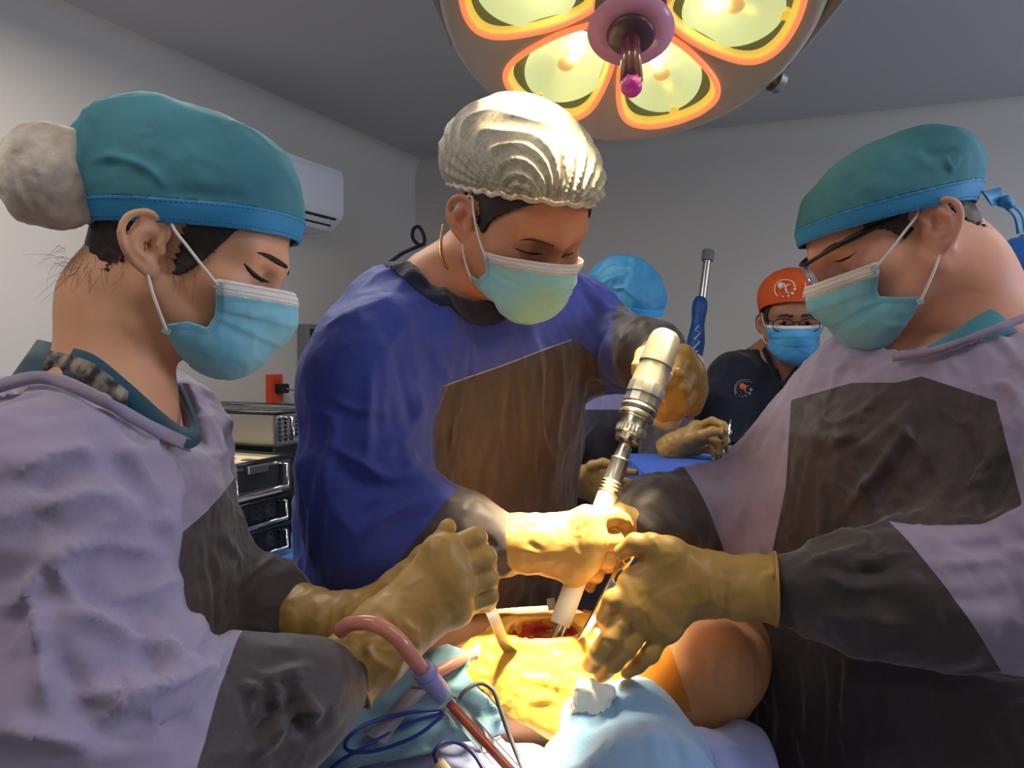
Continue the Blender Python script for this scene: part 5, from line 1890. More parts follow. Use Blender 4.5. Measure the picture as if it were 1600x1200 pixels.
face_stroke(body, [(1284, 396), (1294, 388), (1306, 381), (1318, 377)], [0.0014, 0.0020, 0.0018, 0.0006], M['hairbrown'], e, 'eyebrow', -0.0008)
face_stroke(body, [(1304, 410), (1315, 407), (1327, 401), (1340, 392)], [0.0005, 0.0012, 0.0012, 0.0005], M['lash'], e, 'eyelashes', -0.0004)
hair(HR, e, M['hairbrown'], [[(-0.13, 0.10), (-0.13, -0.045), (-0.09, -0.065), (-0.055, -0.030), (-0.036, 0.00), (-0.034, 0.03), (0.008, 0.02), (0.010, -0.006), (0.022, -0.010), (0.036, 0.015), (0.055, 0.030), (0.07, 0.1)]], inf=0.0025, neck_r=0.066)
R_mask = traced_mask(HR, -1, [(1361, 412), (1364, 430), (1366, 452), (1372, 464), (1403, 466), (1429, 466), (1425, 495), (1405, 538)], (1283, 440))
mask(HR, e, MASK, R_mask, puff=0.0, ci=5, stitch=True, strokes=[([(1345, 475), (1385, 462), (1400, 455)], 0.004, -0.003), ([(1330, 510), (1370, 480), (1395, 465)], 0.004, -0.003), ([(1360, 525), (1385, 490), (1400, 470)], 0.004, 0.003), ([(1290, 470), (1310, 500), (1340, 525)], 0.004, -0.002)])
cp_ = scrub_cap(HR, e, CAPM, 0.018, 0.36, 0.026, extra=[((0, -0.05, 0.062), (0.080, 0.078, 0.048)), ((0, 0.018, 0.060), (0.070, 0.058, 0.042))], inf=0.008, wob=0.0016,
    strokes=[([(1300, 300), (1345, 275), (1375, 250)], 0.007, 0.006), ([(1340, 240), (1362, 258), (1378, 238)], 0.005, 0.006), ([(1412, 222), (1425, 240), (1440, 222)], 0.005, 0.006), ([(1478, 240), (1486, 262), (1500, 245)], 0.005, 0.006), ([(1440, 225), (1460, 240), (1500, 232)], 0.006, -0.004)])
hw = HR.w
ribbon('cap_tie', [hw(-0.045, -0.095, 0.004), hw(-0.018, -0.112, -0.006), hw(0.0, -0.132, -0.012), hw(0.008, -0.150, -0.016)], [hw(-0.045, -0.097, -0.020), hw(-0.018, -0.114, -0.030), hw(0.0, -0.132, -0.034), hw(0.008, -0.148, -0.036)], M['capband'], cp_, 0.002)
S = Sculpt(*bounds([hw(0.0, -0.142, -0.036)], 0.03), 0.002)
S.add(ell(hw(0.0, -0.140, -0.034), (0.010, 0.009, 0.007), HR.R)); S.add(ell(hw(0.004, -0.146, -0.040), (0.006, 0.008, 0.008), HR.R), 0.004)
V, F = S.mesh(1)
mobj('tie_knot', V, F, M['capband'], cp_)
for dx in (-0.006, 0.008):
    ribbon('tie_tail', [hw(dx - 0.004, -0.138, -0.040), hw(dx - 0.006, -0.142, -0.060), hw(dx - 0.008, -0.134, -0.082)], [hw(dx + 0.004, -0.146, -0.040), hw(dx + 0.003, -0.152, -0.060), hw(dx, -0.146, -0.084)], M['capband'], cp_, 0.0012)
# safety glasses
gl = mat('clear_lens', (1, 1, 1, 1), 0.03, trans=1.0, ior=1.06)
blk = mat('black_frame', srgb(24, 22, 22), 0.4)
def hl(x, y, z): return HR.w(x, y, z)
top = [(-0.074, 0.000, 0.024), (-0.072, 0.035, 0.026), (-0.068, 0.066, 0.029), (-0.052, 0.092, 0.029), (-0.028, 0.108, 0.027), (0, 0.113, 0.025), (0.028, 0.108, 0.027), (0.052, 0.092, 0.029), (0.068, 0.066, 0.029), (0.072, 0.035, 0.026), (0.074, 0.000, 0.024)]
sp = spline([hl(*p) for p in top], 5)
rr = np.interp(np.linspace(0, 1, len(sp)), [0, 0.2, 0.35, 0.5, 0.65, 0.8, 1], [0.0022, 0.0038, 0.0026, 0.0024, 0.0026, 0.0038, 0.0022])
sg = MB().tube(sp, rr, 8).build('safety_glasses', blk, e, smooth=True)
lt = [hl(*p) for p in top[2:-2]]
bt = [(-0.066, 0.064, 0.006), (-0.056, 0.088, -0.010), (-0.034, 0.106, -0.020), (0, 0.117, -0.004), (0.034, 0.106, -0.020), (0.056, 0.088, -0.010), (0.066, 0.064, 0.006)]
ribbon('lens', lt, [hl(*p) for p in bt], gl, sg, 0.0016, 6)
# gown
R_sl = [R_arm_l[0] + [-0.01, 0.05, 0.02], P(1650, 700, 0.89), P(1620, 880, 0.845), P(1585, 930, 0.835), P(1440, 922, 0.84), P(1340, 919, 0.855), P(1218, 920, 0.865)]
R_sr = [R_arm_r[0] + [0.02, 0.0, 0.0], P(1238, 748, 1.19), P(1175, 792, 1.20), P(1105, 806, 1.16), P(1030, 814, 1.11), P(985, 818, 1.07)]
V, F, TD = gown_mesh(R_t, yr, [(R_sl, [0.080, 0.080, 0.080, 0.074, 0.060, 0.053, 0.031]), (R_sr, [0.072, 0.068, 0.066, 0.058, 0.050, 0.036])],
    [plug(P(1515, 548, 1.02), (-0.30, -0.15, 1), (1, 0.3, 0), 0.115, 0.095)], h=0.0048)
V = ripple(V, F, 0.13, 0.006, 0, (1, 1, 1.6)); V = ripple(V, F, 0.055, 0.0034, 1, (0.8, 0.8, 2.0), frame((1, 0, 0.5), (-0.5, 0, 1))); V = ripple(V, F, 0.024, 0.0010, 2, (1, 1, 2))
R_folds = [([(1290, 700), (1340, 660), (1370, 610)], 0.008, 0.007), ([(1270, 720), (1330, 690), (1390, 640), (1430, 600)], 0.008, -0.007), ([(1300, 820), (1370, 730), (1420, 660)], 0.010, 0.010), ([(1330, 830), (1400, 730), (1450, 650)], 0.010, -0.008),
 ([(1260, 650), (1300, 660), (1340, 630)], 0.006, 0.005), ([(1270, 700), (1310, 712), (1350, 705)], 0.005, 0.004), ([(1460, 640), (1520, 660), (1550, 640)], 0.008, 0.005), ([(1270, 745), (1270, 790), (1250, 850)], 0.006, 0.006), ([(1480, 620), (1510, 720), (1480, 800)], 0.010, -0.006),
 ([(1600, 600), (1560, 680), (1500, 790)], 0.010, 0.010), ([(1600, 650), (1560, 760), (1520, 820)], 0.010, -0.009), ([(1490, 810), (1540, 800), (1600, 760)], 0.009, 0.009), ([(1480, 840), (1540, 850), (1600, 830)], 0.010, -0.009), ([(1500, 780), (1520, 740), (1560, 700)], 0.007, 0.008),
 ([(1440, 870), (1500, 880), (1580, 870)], 0.010, 0.007), ([(1460, 930), (1530, 940), (1600, 920)], 0.010, -0.006), ([(1240, 880), (1300, 860), (1370, 870), (1420, 840)], 0.008, 0.009), ([(1290, 890), (1330, 920), (1400, 910)], 0.007, 0.008), ([(1280, 880), (1340, 895), (1420, 890)], 0.007, -0.008), ([(1240, 960), (1330, 970), (1440, 975)], 0.012, 0.006), ([(1340, 870), (1360, 890), (1440, 860)], 0.007, -0.007), ([(1225, 850), (1240, 880), (1230, 900)], 0.005, 0.005),
 ([(1200, 660), (1180, 700), (1185, 780)], 0.008, -0.008), ([(1120, 730), (1160, 760), (1150, 830)], 0.008, 0.008), ([(1150, 700), (1200, 690), (1240, 720)], 0.008, 0.007), ([(1090, 740), (1120, 790), (1130, 850)], 0.007, -0.006),
 ([(1240, 1000), (1260, 1100), (1250, 1200)], 0.012, 0.008), ([(1270, 1000), (1280, 1080), (1275, 1200)], 0.008, -0.008), ([(1330, 1010), (1320, 1100), (1330, 1200)], 0.015, 0.006), ([(1290, 600), (1320, 560), (1400, 545)], 0.008, 0.006), ([(1330, 590), (1370, 560), (1440, 545)], 0.008, -0.005)]
V = folds(V, F, R_folds)
d1 = P(1340, 918, 0.855) - P(1540, 905, 0.83)
V, F, parts = sleeve_parts(np.column_stack([V, TD]), F, [(R_sl[3:], 0.11, P(1462, 915, 0.84), unit(d1) + np.array([0, 0, -0.55])), (R_sr[1:], 0.12, P(1100, 795, 1.12), (-0.92, 0, -0.39))])
ex = [([R_sl[0], R_sl[1], R_sl[2], R_sl[3], R_sl[4]], 0.100), (R_sr[1:], 0.085)]
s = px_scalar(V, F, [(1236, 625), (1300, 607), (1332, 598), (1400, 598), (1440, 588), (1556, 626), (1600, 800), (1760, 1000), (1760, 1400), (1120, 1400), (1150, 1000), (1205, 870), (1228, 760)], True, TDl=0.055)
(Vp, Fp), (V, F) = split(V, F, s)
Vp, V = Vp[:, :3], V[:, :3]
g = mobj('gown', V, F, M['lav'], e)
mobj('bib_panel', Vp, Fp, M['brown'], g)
for Vc, Fc in parts:
    mobj('sleeve_cuff', Vc, Fc, M['brown'], g)
neck_band('collar', V, [(1395, 552), (1440, 546), (1490, 532), (1540, 513), (1590, 494), (1640, 476)], 13, bpy.data.materials['lavender_band'], g)
ribbon('scrub_collar', [P(1625, 450, 1.02), P(1575, 470, 0.965), P(1530, 492, 0.95), P(1490, 518, 0.955), P(1450, 542, 0.955)], [P(1650, 510, 1.01), P(1585, 520, 0.95), P(1530, 540, 0.935), P(1485, 560, 0.94), P(1445, 572, 0.945)], fabric('teal_collar', srgb(64, 140, 160), srgb(56, 126, 146)), e, 0.003)
hand('glove', e, M['glove'], P(1088, 908, 0.885),
     [[P(992, 915, 0.875), P(958, 938, 0.866), P(946, 965, 0.878), P(950, 985, 0.90)], [P(992, 948, 0.868), P(955, 995, 0.858), P(936, 1020, 0.866), P(922, 1040, 0.884)],
      [P(1014, 967, 0.870), P(980, 1012, 0.860), P(958, 1036, 0.868), P(940, 1054, 0.884)], [P(1040, 980, 0.874), P(1016, 1022, 0.864), P(998, 1038, 0.870), P(980, 1050, 0.882)]],
     [P(1048, 868, 0.875), P(1018, 852, 0.872), P(992, 850, 0.875), P(972, 863, 0.885)], cuff=[(P(1125, 915, 0.88), 0.0315), (P(1170, 918, 0.872), 0.034), (P(1213, 920, 0.865), 0.038)], rw=0.0285, palm_r=0.0155, finger_r=(0.0118, 0.0110, 0.0100, 0.0085), rim=M['gloverim'],
     strokes=[([(1105, 870), (1110, 910), (1120, 960)], 0.004, 0.004), ([(1130, 870), (1135, 920), (1140, 965)], 0.004, -0.004), ([(1010, 960), (1020, 990), (1040, 1000)], 0.003, -0.003)])
hand('glove', e, M['glove'], P(985, 818, 1.07),
     [[P(940, 830, 1.06), P(915, 845, 1.05), P(905, 865, 1.045), P(905, 880, 1.045)], [P(940, 845, 1.065), P(918, 865, 1.055), P(910, 885, 1.05), P(908, 898, 1.05)],
      [P(945, 858, 1.07), P(925, 880, 1.06), P(917, 898, 1.055), P(914, 912, 1.055)], [P(950, 868, 1.08), P(935, 890, 1.07), P(926, 905, 1.065), P(922, 918, 1.065)]],
     [P(965, 820, 1.05), P(945, 815, 1.04), P(925, 822, 1.035), P(910, 832, 1.03)], rw=0.028)
# ------------------------------------------------------------------ the two people further back
def stick(V, F, px, py, lift=0.0015, rad=6):
    pr = project(V)
    m = (np.abs(pr[:, 0] - px) < rad) & (np.abs(pr[:, 1] - py) < rad)
    i = np.flatnonzero(m)
    d = pr[i, 2].min() if len(i) else np.median(pr[:, 2])
    return P(px, py, d - lift)

def verts(o):
    V = np.empty(len(o.data.vertices) * 3, np.float32)
    o.data.vertices.foreach_get('co', V)
    return V.reshape(-1, 3)

# ---- man in navy scrubs with the orange cap
yb = unit([-0.20, -1.0])
HB = Head(None, 0, 1, yb, 6, scale=1.08, center=P(1236, 500, 2.46), zf=0.93)
B_t = [(0.30, 0.85, 2.56, 0.20, 0.13), (0.90, 0.85, 2.56, 0.20, 0.135), (1.15, 0.85, 2.56, 0.195, 0.125), (1.28, 0.85, 2.56, 0.195, 0.115), (1.36, 0.85, 2.56, 0.19, 0.095), (1.40, 0.85, 2.56, 0.14, 0.07), (1.425, 0.85, 2.56, 0.085, 0.055)]
e = empty('person', (0.85, 2.56, 0.0), 'person in navy scrubs with an orange printed cap, standing at the back', 'person')
B_al = [P(1148, 590, 2.52), P(1112, 690, 2.45), P(1150, 760, 2.25)]
B_ar = [P(1300, 590, 2.62), P(1330, 700, 2.55), P(1270, 770, 2.35)]
body, hip, f_, r_ = body_mesh('body', HB, np.array([0.85, 2.55, 1.40]), shrink(B_t[1:], 0.012, 0.008), yb, [(B_al, [0.05, 0.042, 0.03]), (B_ar, [0.05, 0.042, 0.03])], M['skinB'], e, male=1, neck_r=0.060, fine=0.0032)
shoes_trousers(e, hip, f_, r_, M['navy'], M['shoe'])
for pts in (B_al, B_ar):
    d_ = unit(pts[2] - pts[1]); w_ = pts[2]
    sx = np.cross(d_, (0, 0, 1)); sx = unit(sx)
    fg = [[w_ + d_ * 0.08 + sx * x, w_ + d_ * 0.115 + sx * x - [0, 0, 0.01], w_ + d_ * 0.135 + sx * x - [0, 0, 0.025], w_ + d_ * 0.14 + sx * x - [0, 0, 0.045]] for x in (-0.03, -0.01, 0.01, 0.03)]
    hand('hand', e, M['skinB'], w_, fg, [w_ + d_ * 0.025 - sx * 0.03, w_ + d_ * 0.05 - sx * 0.05, w_ + d_ * 0.08 - sx * 0.055, w_ + d_ * 0.10 - sx * 0.05], h=0.004)
brows_lashes(body, HB, e, M['hairdark'], 0.0034, lash=True, arch=0.003, lash_r=0.0022)
eye_w = mat('eye_dark', srgb(38, 26, 22), 0.2)
for q in (-1, 1):
    MB().lathe([(0, 0.0062), (0.0015, 0.0052), (0.0022, 0)], on_face(verts(body), HB, q * 0.031, -0.005) + HB.R[:, 1] * 0.0004, HB.R[:, 1], 14).build('eye', eye_w, e, smooth=True)
hair(HB, e, M['hairdark'], [[(-0.13, 0.10), (-0.13, -0.03), (-0.05, -0.03), (-0.034, 0.03), (0.008, 0.02), (0.010, -0.02), (0.024, -0.02), (0.036, 0.015), (0.06, 0.04), (0.07, 0.1)]])
MB_ = dict(mask=M['maskblue'], strip=M['strip'], weld=M['weld'])
mask(HB, e, MB_, [(0.050, -0.010), (0.058, -0.026), (0.060, -0.045), (0.052, -0.056), (0.040, -0.066), (0.048, -0.082), (0.062, -0.102), (0.085, -0.125), (0.30, -0.15), (0.30, 0.0), (0.13, -0.008)], top_w=0.008)
orange_cap = mat('orange_cap', srgb(222, 92, 36), 0.8, col2=srgb(206, 80, 30), noise=0.4, nscale=20, bump=0.3, bscale=200)
cb = scrub_cap(HB, e, dict(cap=orange_cap, band=orange_cap), 0.026, 0.30, 0.012, extra=[((0, -0.02, 0.07), (0.08, 0.09, 0.064))], inf=0.008, wob=0.001)
Vc = verts(cb)
pale = mat('pale_print', srgb(244, 216, 190), 0.8)
def zz(x, y):   # crop coordinates of the enlarged view
    return 1130 + x / 5.0, 420 + y / 5.0
def pr_tube(V, pts, r, m, par, name, closed=False, lift=0.0015):
    sp = spline([zz(*p) for p in pts], 5) if len(pts) > 2 else [zz(*p) for p in pts]
    MB().tube([stick(V, None, *p, lift, 5) for p in sp], r, 6).build(name, m, par, smooth=True)
def pr_dot(V, c, r, m, par, name):
    p = zz(*c)
    q = stick(V, None, *p, 0.0012, 5)
    MB().lathe([(0, r), (0.0012, r * 0.9), (0.0015, 0)], q, -CF, 16).build(name, m, par, smooth=True)
pz = 2.4 / F_PX / 5.0        # metres per crop pixel
pr_tube(Vc, [(420, 212), (402, 165), (415, 115), (450, 90), (495, 86), (535, 98), (556, 122), (562, 145)], 5 * pz, pale, cb, 'print_ring')
pr_dot(Vc, (452, 132), 27 * pz, pale, cb, 'print_disc')
pr_tube(Vc, [(522, 124), (500, 128), (486, 150), (492, 178), (516, 190)], 5 * pz, pale, cb, 'print_curl')
pr_tube(Vc, [(472, 112), (486, 140), (500, 172)], 5 * pz, pale, cb, 'print_curl')
for c, r in (((430, 214), 6), ((464, 218), 7), ((510, 212), 10), ((541, 193), 12), ((560, 160), 12)):
    pr_dot(Vc, c, r * pz, pale, cb, 'print_dot')
pr_tube(Vc, [(642, 108), (640, 150), (625, 190), (622, 230)], 4 * pz, pale, cb, 'print_line')
pr_tube(Vc, [(586, 250), (620, 262), (655, 272), (690, 296)], 4 * pz, pale, cb, 'print_line')
pr_tube(Vc, [(606, 244), (600, 262), (604, 282)], 3 * pz, pale, cb, 'print_line')
# glasses
gfr = mat('glasses_frame', srgb(30, 26, 26), 0.3)
gl2 = mat('spectacle_lens', (1, 1, 1, 1), 0.02, trans=1.0, ior=1.06)
g0 = None
parts = []
for q in (-1, 1):
    ring = [HB.w(q * (0.034 + 0.027 * math.cos(a) ), 0.108 - 0.010 * abs(math.cos(a) + 0.6) * 0.6, -0.008 + 0.019 * math.copysign(abs(math.sin(a)) ** 0.7, math.sin(a))) for a in np.linspace(0, 2 * math.pi, 28, endpoint=False)]
    parts.append(ring)
gm = MB()
for ring in parts:
    gm.tube(ring, 0.0016, 6, closed=True)
gm.tube([HB.w(-0.009, 0.107, 0.000), HB.w(0, 0.109, 0.003), HB.w(0.009, 0.107, 0.000)], 0.0014, 6)
for q in (-1, 1):
    gm.tube([HB.w(q * 0.060, 0.098, 0.002), HB.w(q * 0.074, 0.05, 0.008), HB.w(q * 0.079, -0.005, 0.010)], 0.0016, 6)
go = gm.build('glasses', gfr, e, smooth=True)
for ring in parts:
    MB().poly(ring, [tuple(range(len(ring)))]).build('lens', gl2, go)
# scrub top with v neck
V, F, TD = gown_mesh([n for n in B_t if n[0] > 0.85], yb, [([B_al[0], B_al[0] * 0.45 + B_al[1] * 0.55, B_al[0] * 0.15 + B_al[1] * 0.85], [0.078, 0.072, 0.070]), ([B_ar[0], B_ar[0] * 0.45 + B_ar[1] * 0.55, B_ar[0] * 0.15 + B_ar[1] * 0.85], [0.078, 0.072, 0.070])],
    [ell((0.85, 2.55, 1.435), (0.070, 0.075, 0.05), frame((yb[0], yb[1], 0), (0, 0, 1)))], h=0.0055, zfine=0.9)
s = px_scalar(V, F, [(1196, 520), (1222, 598), (1272, 540), (1272, 500), (1196, 500)], True)
cut_, (V, F) = split(V, F, s)
V = ripple(V, F, 0.09, 0.005, 2, (1, 1, 1.8))
g = mobj('scrub_top', V, F, M['navy'], e)
ribbon('neck_trim', [P(1196, 541, 2.47), P(1209, 570, 2.45), P(1222, 598, 2.44), P(1246, 570, 2.46), P(1266, 548, 2.49)], [P(1190, 547, 2.47), P(1204, 577, 2.448), P(1222, 608, 2.438), P(1250, 576, 2.458), P(1274, 550, 2.49)], fabric('navy_trim', srgb(26, 28, 42), srgb(22, 24, 36)), g, 0.003)
# chest emblem
Vg = V
gry = mat('grey_thread', srgb(150, 152, 156), 0.8)
orn = mat('orange_thread', srgb(232, 110, 44), 0.8)
pr_tube(Vg, [(98, 985), (88, 945), (98, 905), (125, 877), (165, 866), (200, 872), (226, 892)], 3 * pz, gry, g, 'emblem_ring', lift=0.002)
pr_tube(Vg, [(104, 975), (98, 945), (108, 912), (132, 890), (165, 880), (196, 886)], 2 * pz, gry, g, 'emblem_ring', lift=0.002)
pr_dot(Vg, (150, 920), 26 * pz, orn, g, 'emblem_disc')
pr_tube(Vg, [(168, 905), (176, 930), (170, 950), (186, 970)], 5 * pz, orn, g, 'emblem_curl', lift=0.002)
pr_tube(Vg, [(200, 912), (182, 916), (174, 935)], 4 * pz, gry, g, 'emblem_curl', lift=0.002)
for c, r in (((216, 945), 14), ((205, 974), 11), ((176, 992), 8), ((149, 999), 6), ((124, 993), 5)):
    pr_dot(Vg, c, r * pz, gry, g, 'emblem_dot')

# ---- person with the blue cap, bent over the side table
ya = unit([0.55, -0.84])
HA = Head(None, 0, 1, ya, 36, scale=1.0, center=P(970, 492, 2.16), zf=0.93)
A_t = [(0.30, 0.27, 2.36, 0.23, 0.16), (0.90, 0.27, 2.36, 0.215, 0.15), (1.10, 0.27, 2.35, 0.205, 0.145), (1.25, 0.275, 2.33, 0.20, 0.135), (1.37, 0.28, 2.30, 0.195, 0.115), (1.43, 0.285, 2.28, 0.14, 0.085), (1.46, 0.29, 2.26, 0.085, 0.06)]
e = empty('person', (0.27, 2.36, 0.0), 'person in a blue cap and lavender gown bent behind the drill and the surgeon', 'person')
A_l = [P(1040, 590, 2.28), P(1040, 735, 2.15), P(1062, 692, 1.95)]
A_r = [P(900, 590, 2.22), P(850, 730, 2.05), P(888, 748, 1.84)]
body, hip, f_, r_ = body_mesh('body', HA, P(968, 550, 2.22), shrink(A_t[1:], 0.03, 0.02), ya, [(A_l, [0.05, 0.042, 0.03]), (A_r, [0.05, 0.042, 0.03])], M['skinS'], e, neck_r=0.056, fine=0.0034)
shoes_trousers(e, hip, f_, r_, M['tealscrub'], M['shoe'])
brows_lashes(body, HA, e, M['hairdark'], 0.003)
hair(HA, e, M['hairdark'], [[(-0.13, 0.10), (-0.13, -0.03), (-0.05, -0.03), (-0.034, 0.03), (0.008, 0.02), (0.010, -0.02), (0.024, -0.02), (0.036, 0.015), (0.06, 0.04), (0.07, 0.1)]])
mask(HA, e, MB_)
scrub_cap(HA, e, dict(cap=M['capblue'], band=mat('bright_blue_band', srgb(46, 160, 214), 0.55)), 0.028, 0.34, 0.018, extra=[((0, -0.03, 0.075), (0.083, 0.092, 0.066))], inf=0.012, wob=0.003)
V, F, TD = gown_mesh(A_t, ya, [([A_l[0], P(1046, 700, 2.16), P(1045, 728, 2.08), P(1060, 695, 1.97)], [0.075, 0.066, 0.056, 0.036]), ([A_r[0], P(862, 700, 2.08), P(865, 730, 1.98), P(884, 746, 1.87)], [0.075, 0.066, 0.056, 0.036])],
    [ell(P(972, 530, 2.2), (0.07, 0.085, 0.05))], h=0.0065)
V = ripple(V, F, 0.10, 0.008, 1, (1, 1, 2.0))
V = np.column_stack([V, TD])
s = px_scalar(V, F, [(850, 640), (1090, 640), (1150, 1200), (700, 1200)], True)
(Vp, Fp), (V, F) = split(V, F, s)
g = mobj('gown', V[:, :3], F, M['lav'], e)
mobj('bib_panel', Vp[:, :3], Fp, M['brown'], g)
def p3(x, y, d): return P(1000 + x / 6.0, 600 + y / 6.0, d)     # enlarged-view coordinates
hand('glove', e, M['glove'], P(1062, 692, 1.955),
     [[P(1088, 668, 1.93), P(1112, 657, 1.90), P(1130, 664, 1.88), P(1139, 675, 1.87)], [P(1092, 678, 1.93), P(1118, 668, 1.90), P(1132, 680, 1.88), P(1136, 690, 1.87)],
      [P(1092, 690, 1.94), P(1116, 686, 1.91), P(1126, 698, 1.89), P(1124, 708, 1.885)], [P(1090, 702, 1.95), P(1108, 702, 1.93), P(1118, 710, 1.91), P(1116, 718, 1.90)]],
     [P(1078, 686, 1.92), P(1096, 680, 1.89), P(1112, 674, 1.875), P(1124, 674, 1.865)], cuff=[(P(1050, 700, 1.965), 0.032), (P(1043, 706, 1.975), 0.034)], rw=0.027, h=0.003, rim=M['gloverim'])
hand('glove', e, M['glove'], P(896, 752, 1.83),
     [[P(935, 740, 1.80), P(958, 736, 1.79), P(976, 737, 1.785), P(992, 738, 1.78)], [P(938, 754, 1.79), P(962, 752, 1.78), P(978, 753, 1.775), P(988, 755, 1.77)],
      [P(938, 768, 1.79), P(962, 768, 1.78), P(978, 768, 1.775), P(992, 769, 1.77)], [P(934, 780, 1.80), P(954, 782, 1.79), P(966, 783, 1.785), P(976, 784, 1.78)]],
     [P(912, 742, 1.80), P(926, 728, 1.78), P(942, 724, 1.77), P(956, 726, 1.765)], cuff=[(P(882, 748, 1.86), 0.033), (P(872, 744, 1.89), 0.035)], rw=0.027, h=0.003, rim=M['gloverim'])

# ---- side table they work at, under a blue drape, with an instrument box
tc = P(1110, 708, 1.86)
stz = P(1110, 722, 1.8)[2] - 0.01
e = empty('side_table', (tc[0], tc[1], 0), 'small side table behind the gowned people', 'table')
o = np.array([tc[0], tc[1], stz])
RT = frame((0, 1, 0), (0, 0, 1))
MB().box(o - [0, 0, 0.014], (0.17, 0.15, 0.012), RT).build('table_top', M['steel'], e, bevel=0.003)
for a in (-1, 1):
    for b in (-1, 1):
        q = o + np.array([a * 0.15, b * 0.13, 0])
        MB().tube([q * [1, 1, 0], q - [0, 0, 0.02]], 0.012, 10).build('leg', M['steel'], e, smooth=True, sharp=40)
tag(drape_mesh(o, 0.18, 0.16, RT, stz, stz - 0.30, 'side_table_drape', mat('mid_blue_drape', srgb(66, 104, 196), 0.8, bump=0.3, bscale=30), None, 0.006, 2.0, 30, 10), 'mid blue cloth on the side table beside the lavender sleeve', 'drape')
e = empty('instrument_box', o + [0.06, 0.02, 0], 'open chrome instrument box on the side table drape', 'box')
bx_ = P(1152, 694, 1.86); bx_[2] = stz
ib = MB()
hh = 0.045
for s in (-1, 1):
    ib.box(bx_ + [s * 0.03, 0, hh / 2], (0.0015, 0.035, hh / 2)); ib.box(bx_ + [0, s * 0.035, hh / 2], (0.03, 0.0015, hh / 2))
ib.box(bx_ + [0, 0, 0.002], (0.03, 0.035, 0.002))
ib.build('body', M['chrome'], e)
for s in (-1, 1):
    MB().lathe([(0, 0.005), (0.006, 0.004), (0.008, 0)], bx_ + [s * 0.02, -0.0365, hh - 0.008], (0, -1, 0), 12).build('rivet', M['chrome'], e, smooth=True)
MB().tube([bx_ + [-0.03, -0.02, 0.03], bx_ + [0.03, 0.0, 0.052]], 0.004, 8).build('blade', mat('blue_steel', srgb(120, 190, 230), 0.2, 0.9), e, smooth=True)
e = empty('steel_probe', P(1140, 668, 1.865), 'thin steel probe held in the far gloved fingers', 'instrument')
MB().tube([P(1142, 655, 1.865), P(1138, 680, 1.862), P(1130, 715, 1.86)], 0.0022, 8).build('shaft', M['chrome'], e, smooth=True)
MB().lathe([(0, 0.0035), (0.02, 0.0035), (0.022, 0)], P(1130, 715, 1.86), P(1142, 655, 1.865) - P(1130, 715, 1.86), 10).build('grip', M['steel'], e, smooth=True)
# ------------------------------------------------------------------ operating table, patient and drapes
TZ = 0.915
ot = np.array([0.12, 0.92, 0.0])
e = empty('operating_table', (0.06, 0.90, 0), 'operating table hidden under the drapes', 'table')
MB().box((0.03, 0.885, TZ - 0.06), (0.25, 0.18, 0.045)).build('table_top', M['black'], e, bevel=0.015)
MB().box((0.06, 0.90, 0.42), (0.10, 0.10, 0.40)).build('column', M['steel'], e, bevel=0.02)
MB().box((0.06, 0.90, 0.04), (0.24, 0.18, 0.04)).build('base', M['steel'], e, bevel=0.02)

# the patient's bent leg
skinP = mat('patient_skin', srgb(220, 164, 118), 0.5, col2=srgb(206, 146, 98), noise=0.6, nscale=12, bump=0.3, bscale=180, bdist=0.0008, sss=0.15)
TH = [P(560, 1105, 1.04), P(740, 1085, 0.995), P(860, 1072, 0.985), P(1030, 1062, 0.985), P(1095, 1048, 0.985)]
TR = [0.092, 0.088, 0.082, 0.069, 0.060]
LEG = [P(1098, 1045, 0.985), P(1125, 1038, 1.01), P(1160, 1012, 1.12), P(1176, 1005, 1.32)]
LR_ = [0.060, 0.053, 0.046, 0.042]
lo, hi = bounds(TH + LEG, 0.12)
S = Sculpt(lo, hi, 0.0040)
S.add(chain_sd(TH, TR, 0.05))
S.add(ell(P(1120, 1018, 0.955), (0.034, 0.034, 0.040)), 0.025)
S.add(cap(P(1060, 1095, 0.955), P(1125, 1085, 0.975), 0.034, 0.030), 0.03)
S.add(chain_sd(LEG, LR_, 0.03), 0.02)
WC = P(850, 992, 0.950)
Rw = frame(P(900, 998, 0.935) - P(800, 1004, 0.935), (0, -0.35, 1))
S.cut(ell(WC, (0.020, 0.046, 0.022), Rw), 0.010)
V, F = S.mesh(1)
V = ripple(V, F, 0.03, 0.0008, 1)
e = empty('patient', P(900, 1085, 0.985) * [1, 1, 0] + [0, 0, TZ], 'bare bent leg of the patient with iodine-stained thigh on the table', 'patient')
mobj('leg', V, F, skinP, e)
LV, LF = V, F
# wound bed
S = Sculpt(*bounds([WC], 0.07), 0.0022)
S.add(ell(WC - Rw[:, 2] * 0.004, (0.0225, 0.0485, 0.021), Rw))
S.cut(ell(WC + Rw[:, 2] * 0.003, (0.0175, 0.043, 0.019), Rw), 0.004)
V, F = S.mesh(1)
V = ripple(V, F, 0.022, 0.0012, 2, (2, 1, 1))
mobj('wound', V, F, mat('wound_red', srgb(196, 72, 48), 0.25, col2=srgb(150, 34, 26), noise=0.4, nscale=60, bump=0.4, bscale=120, coat=0.5), e)
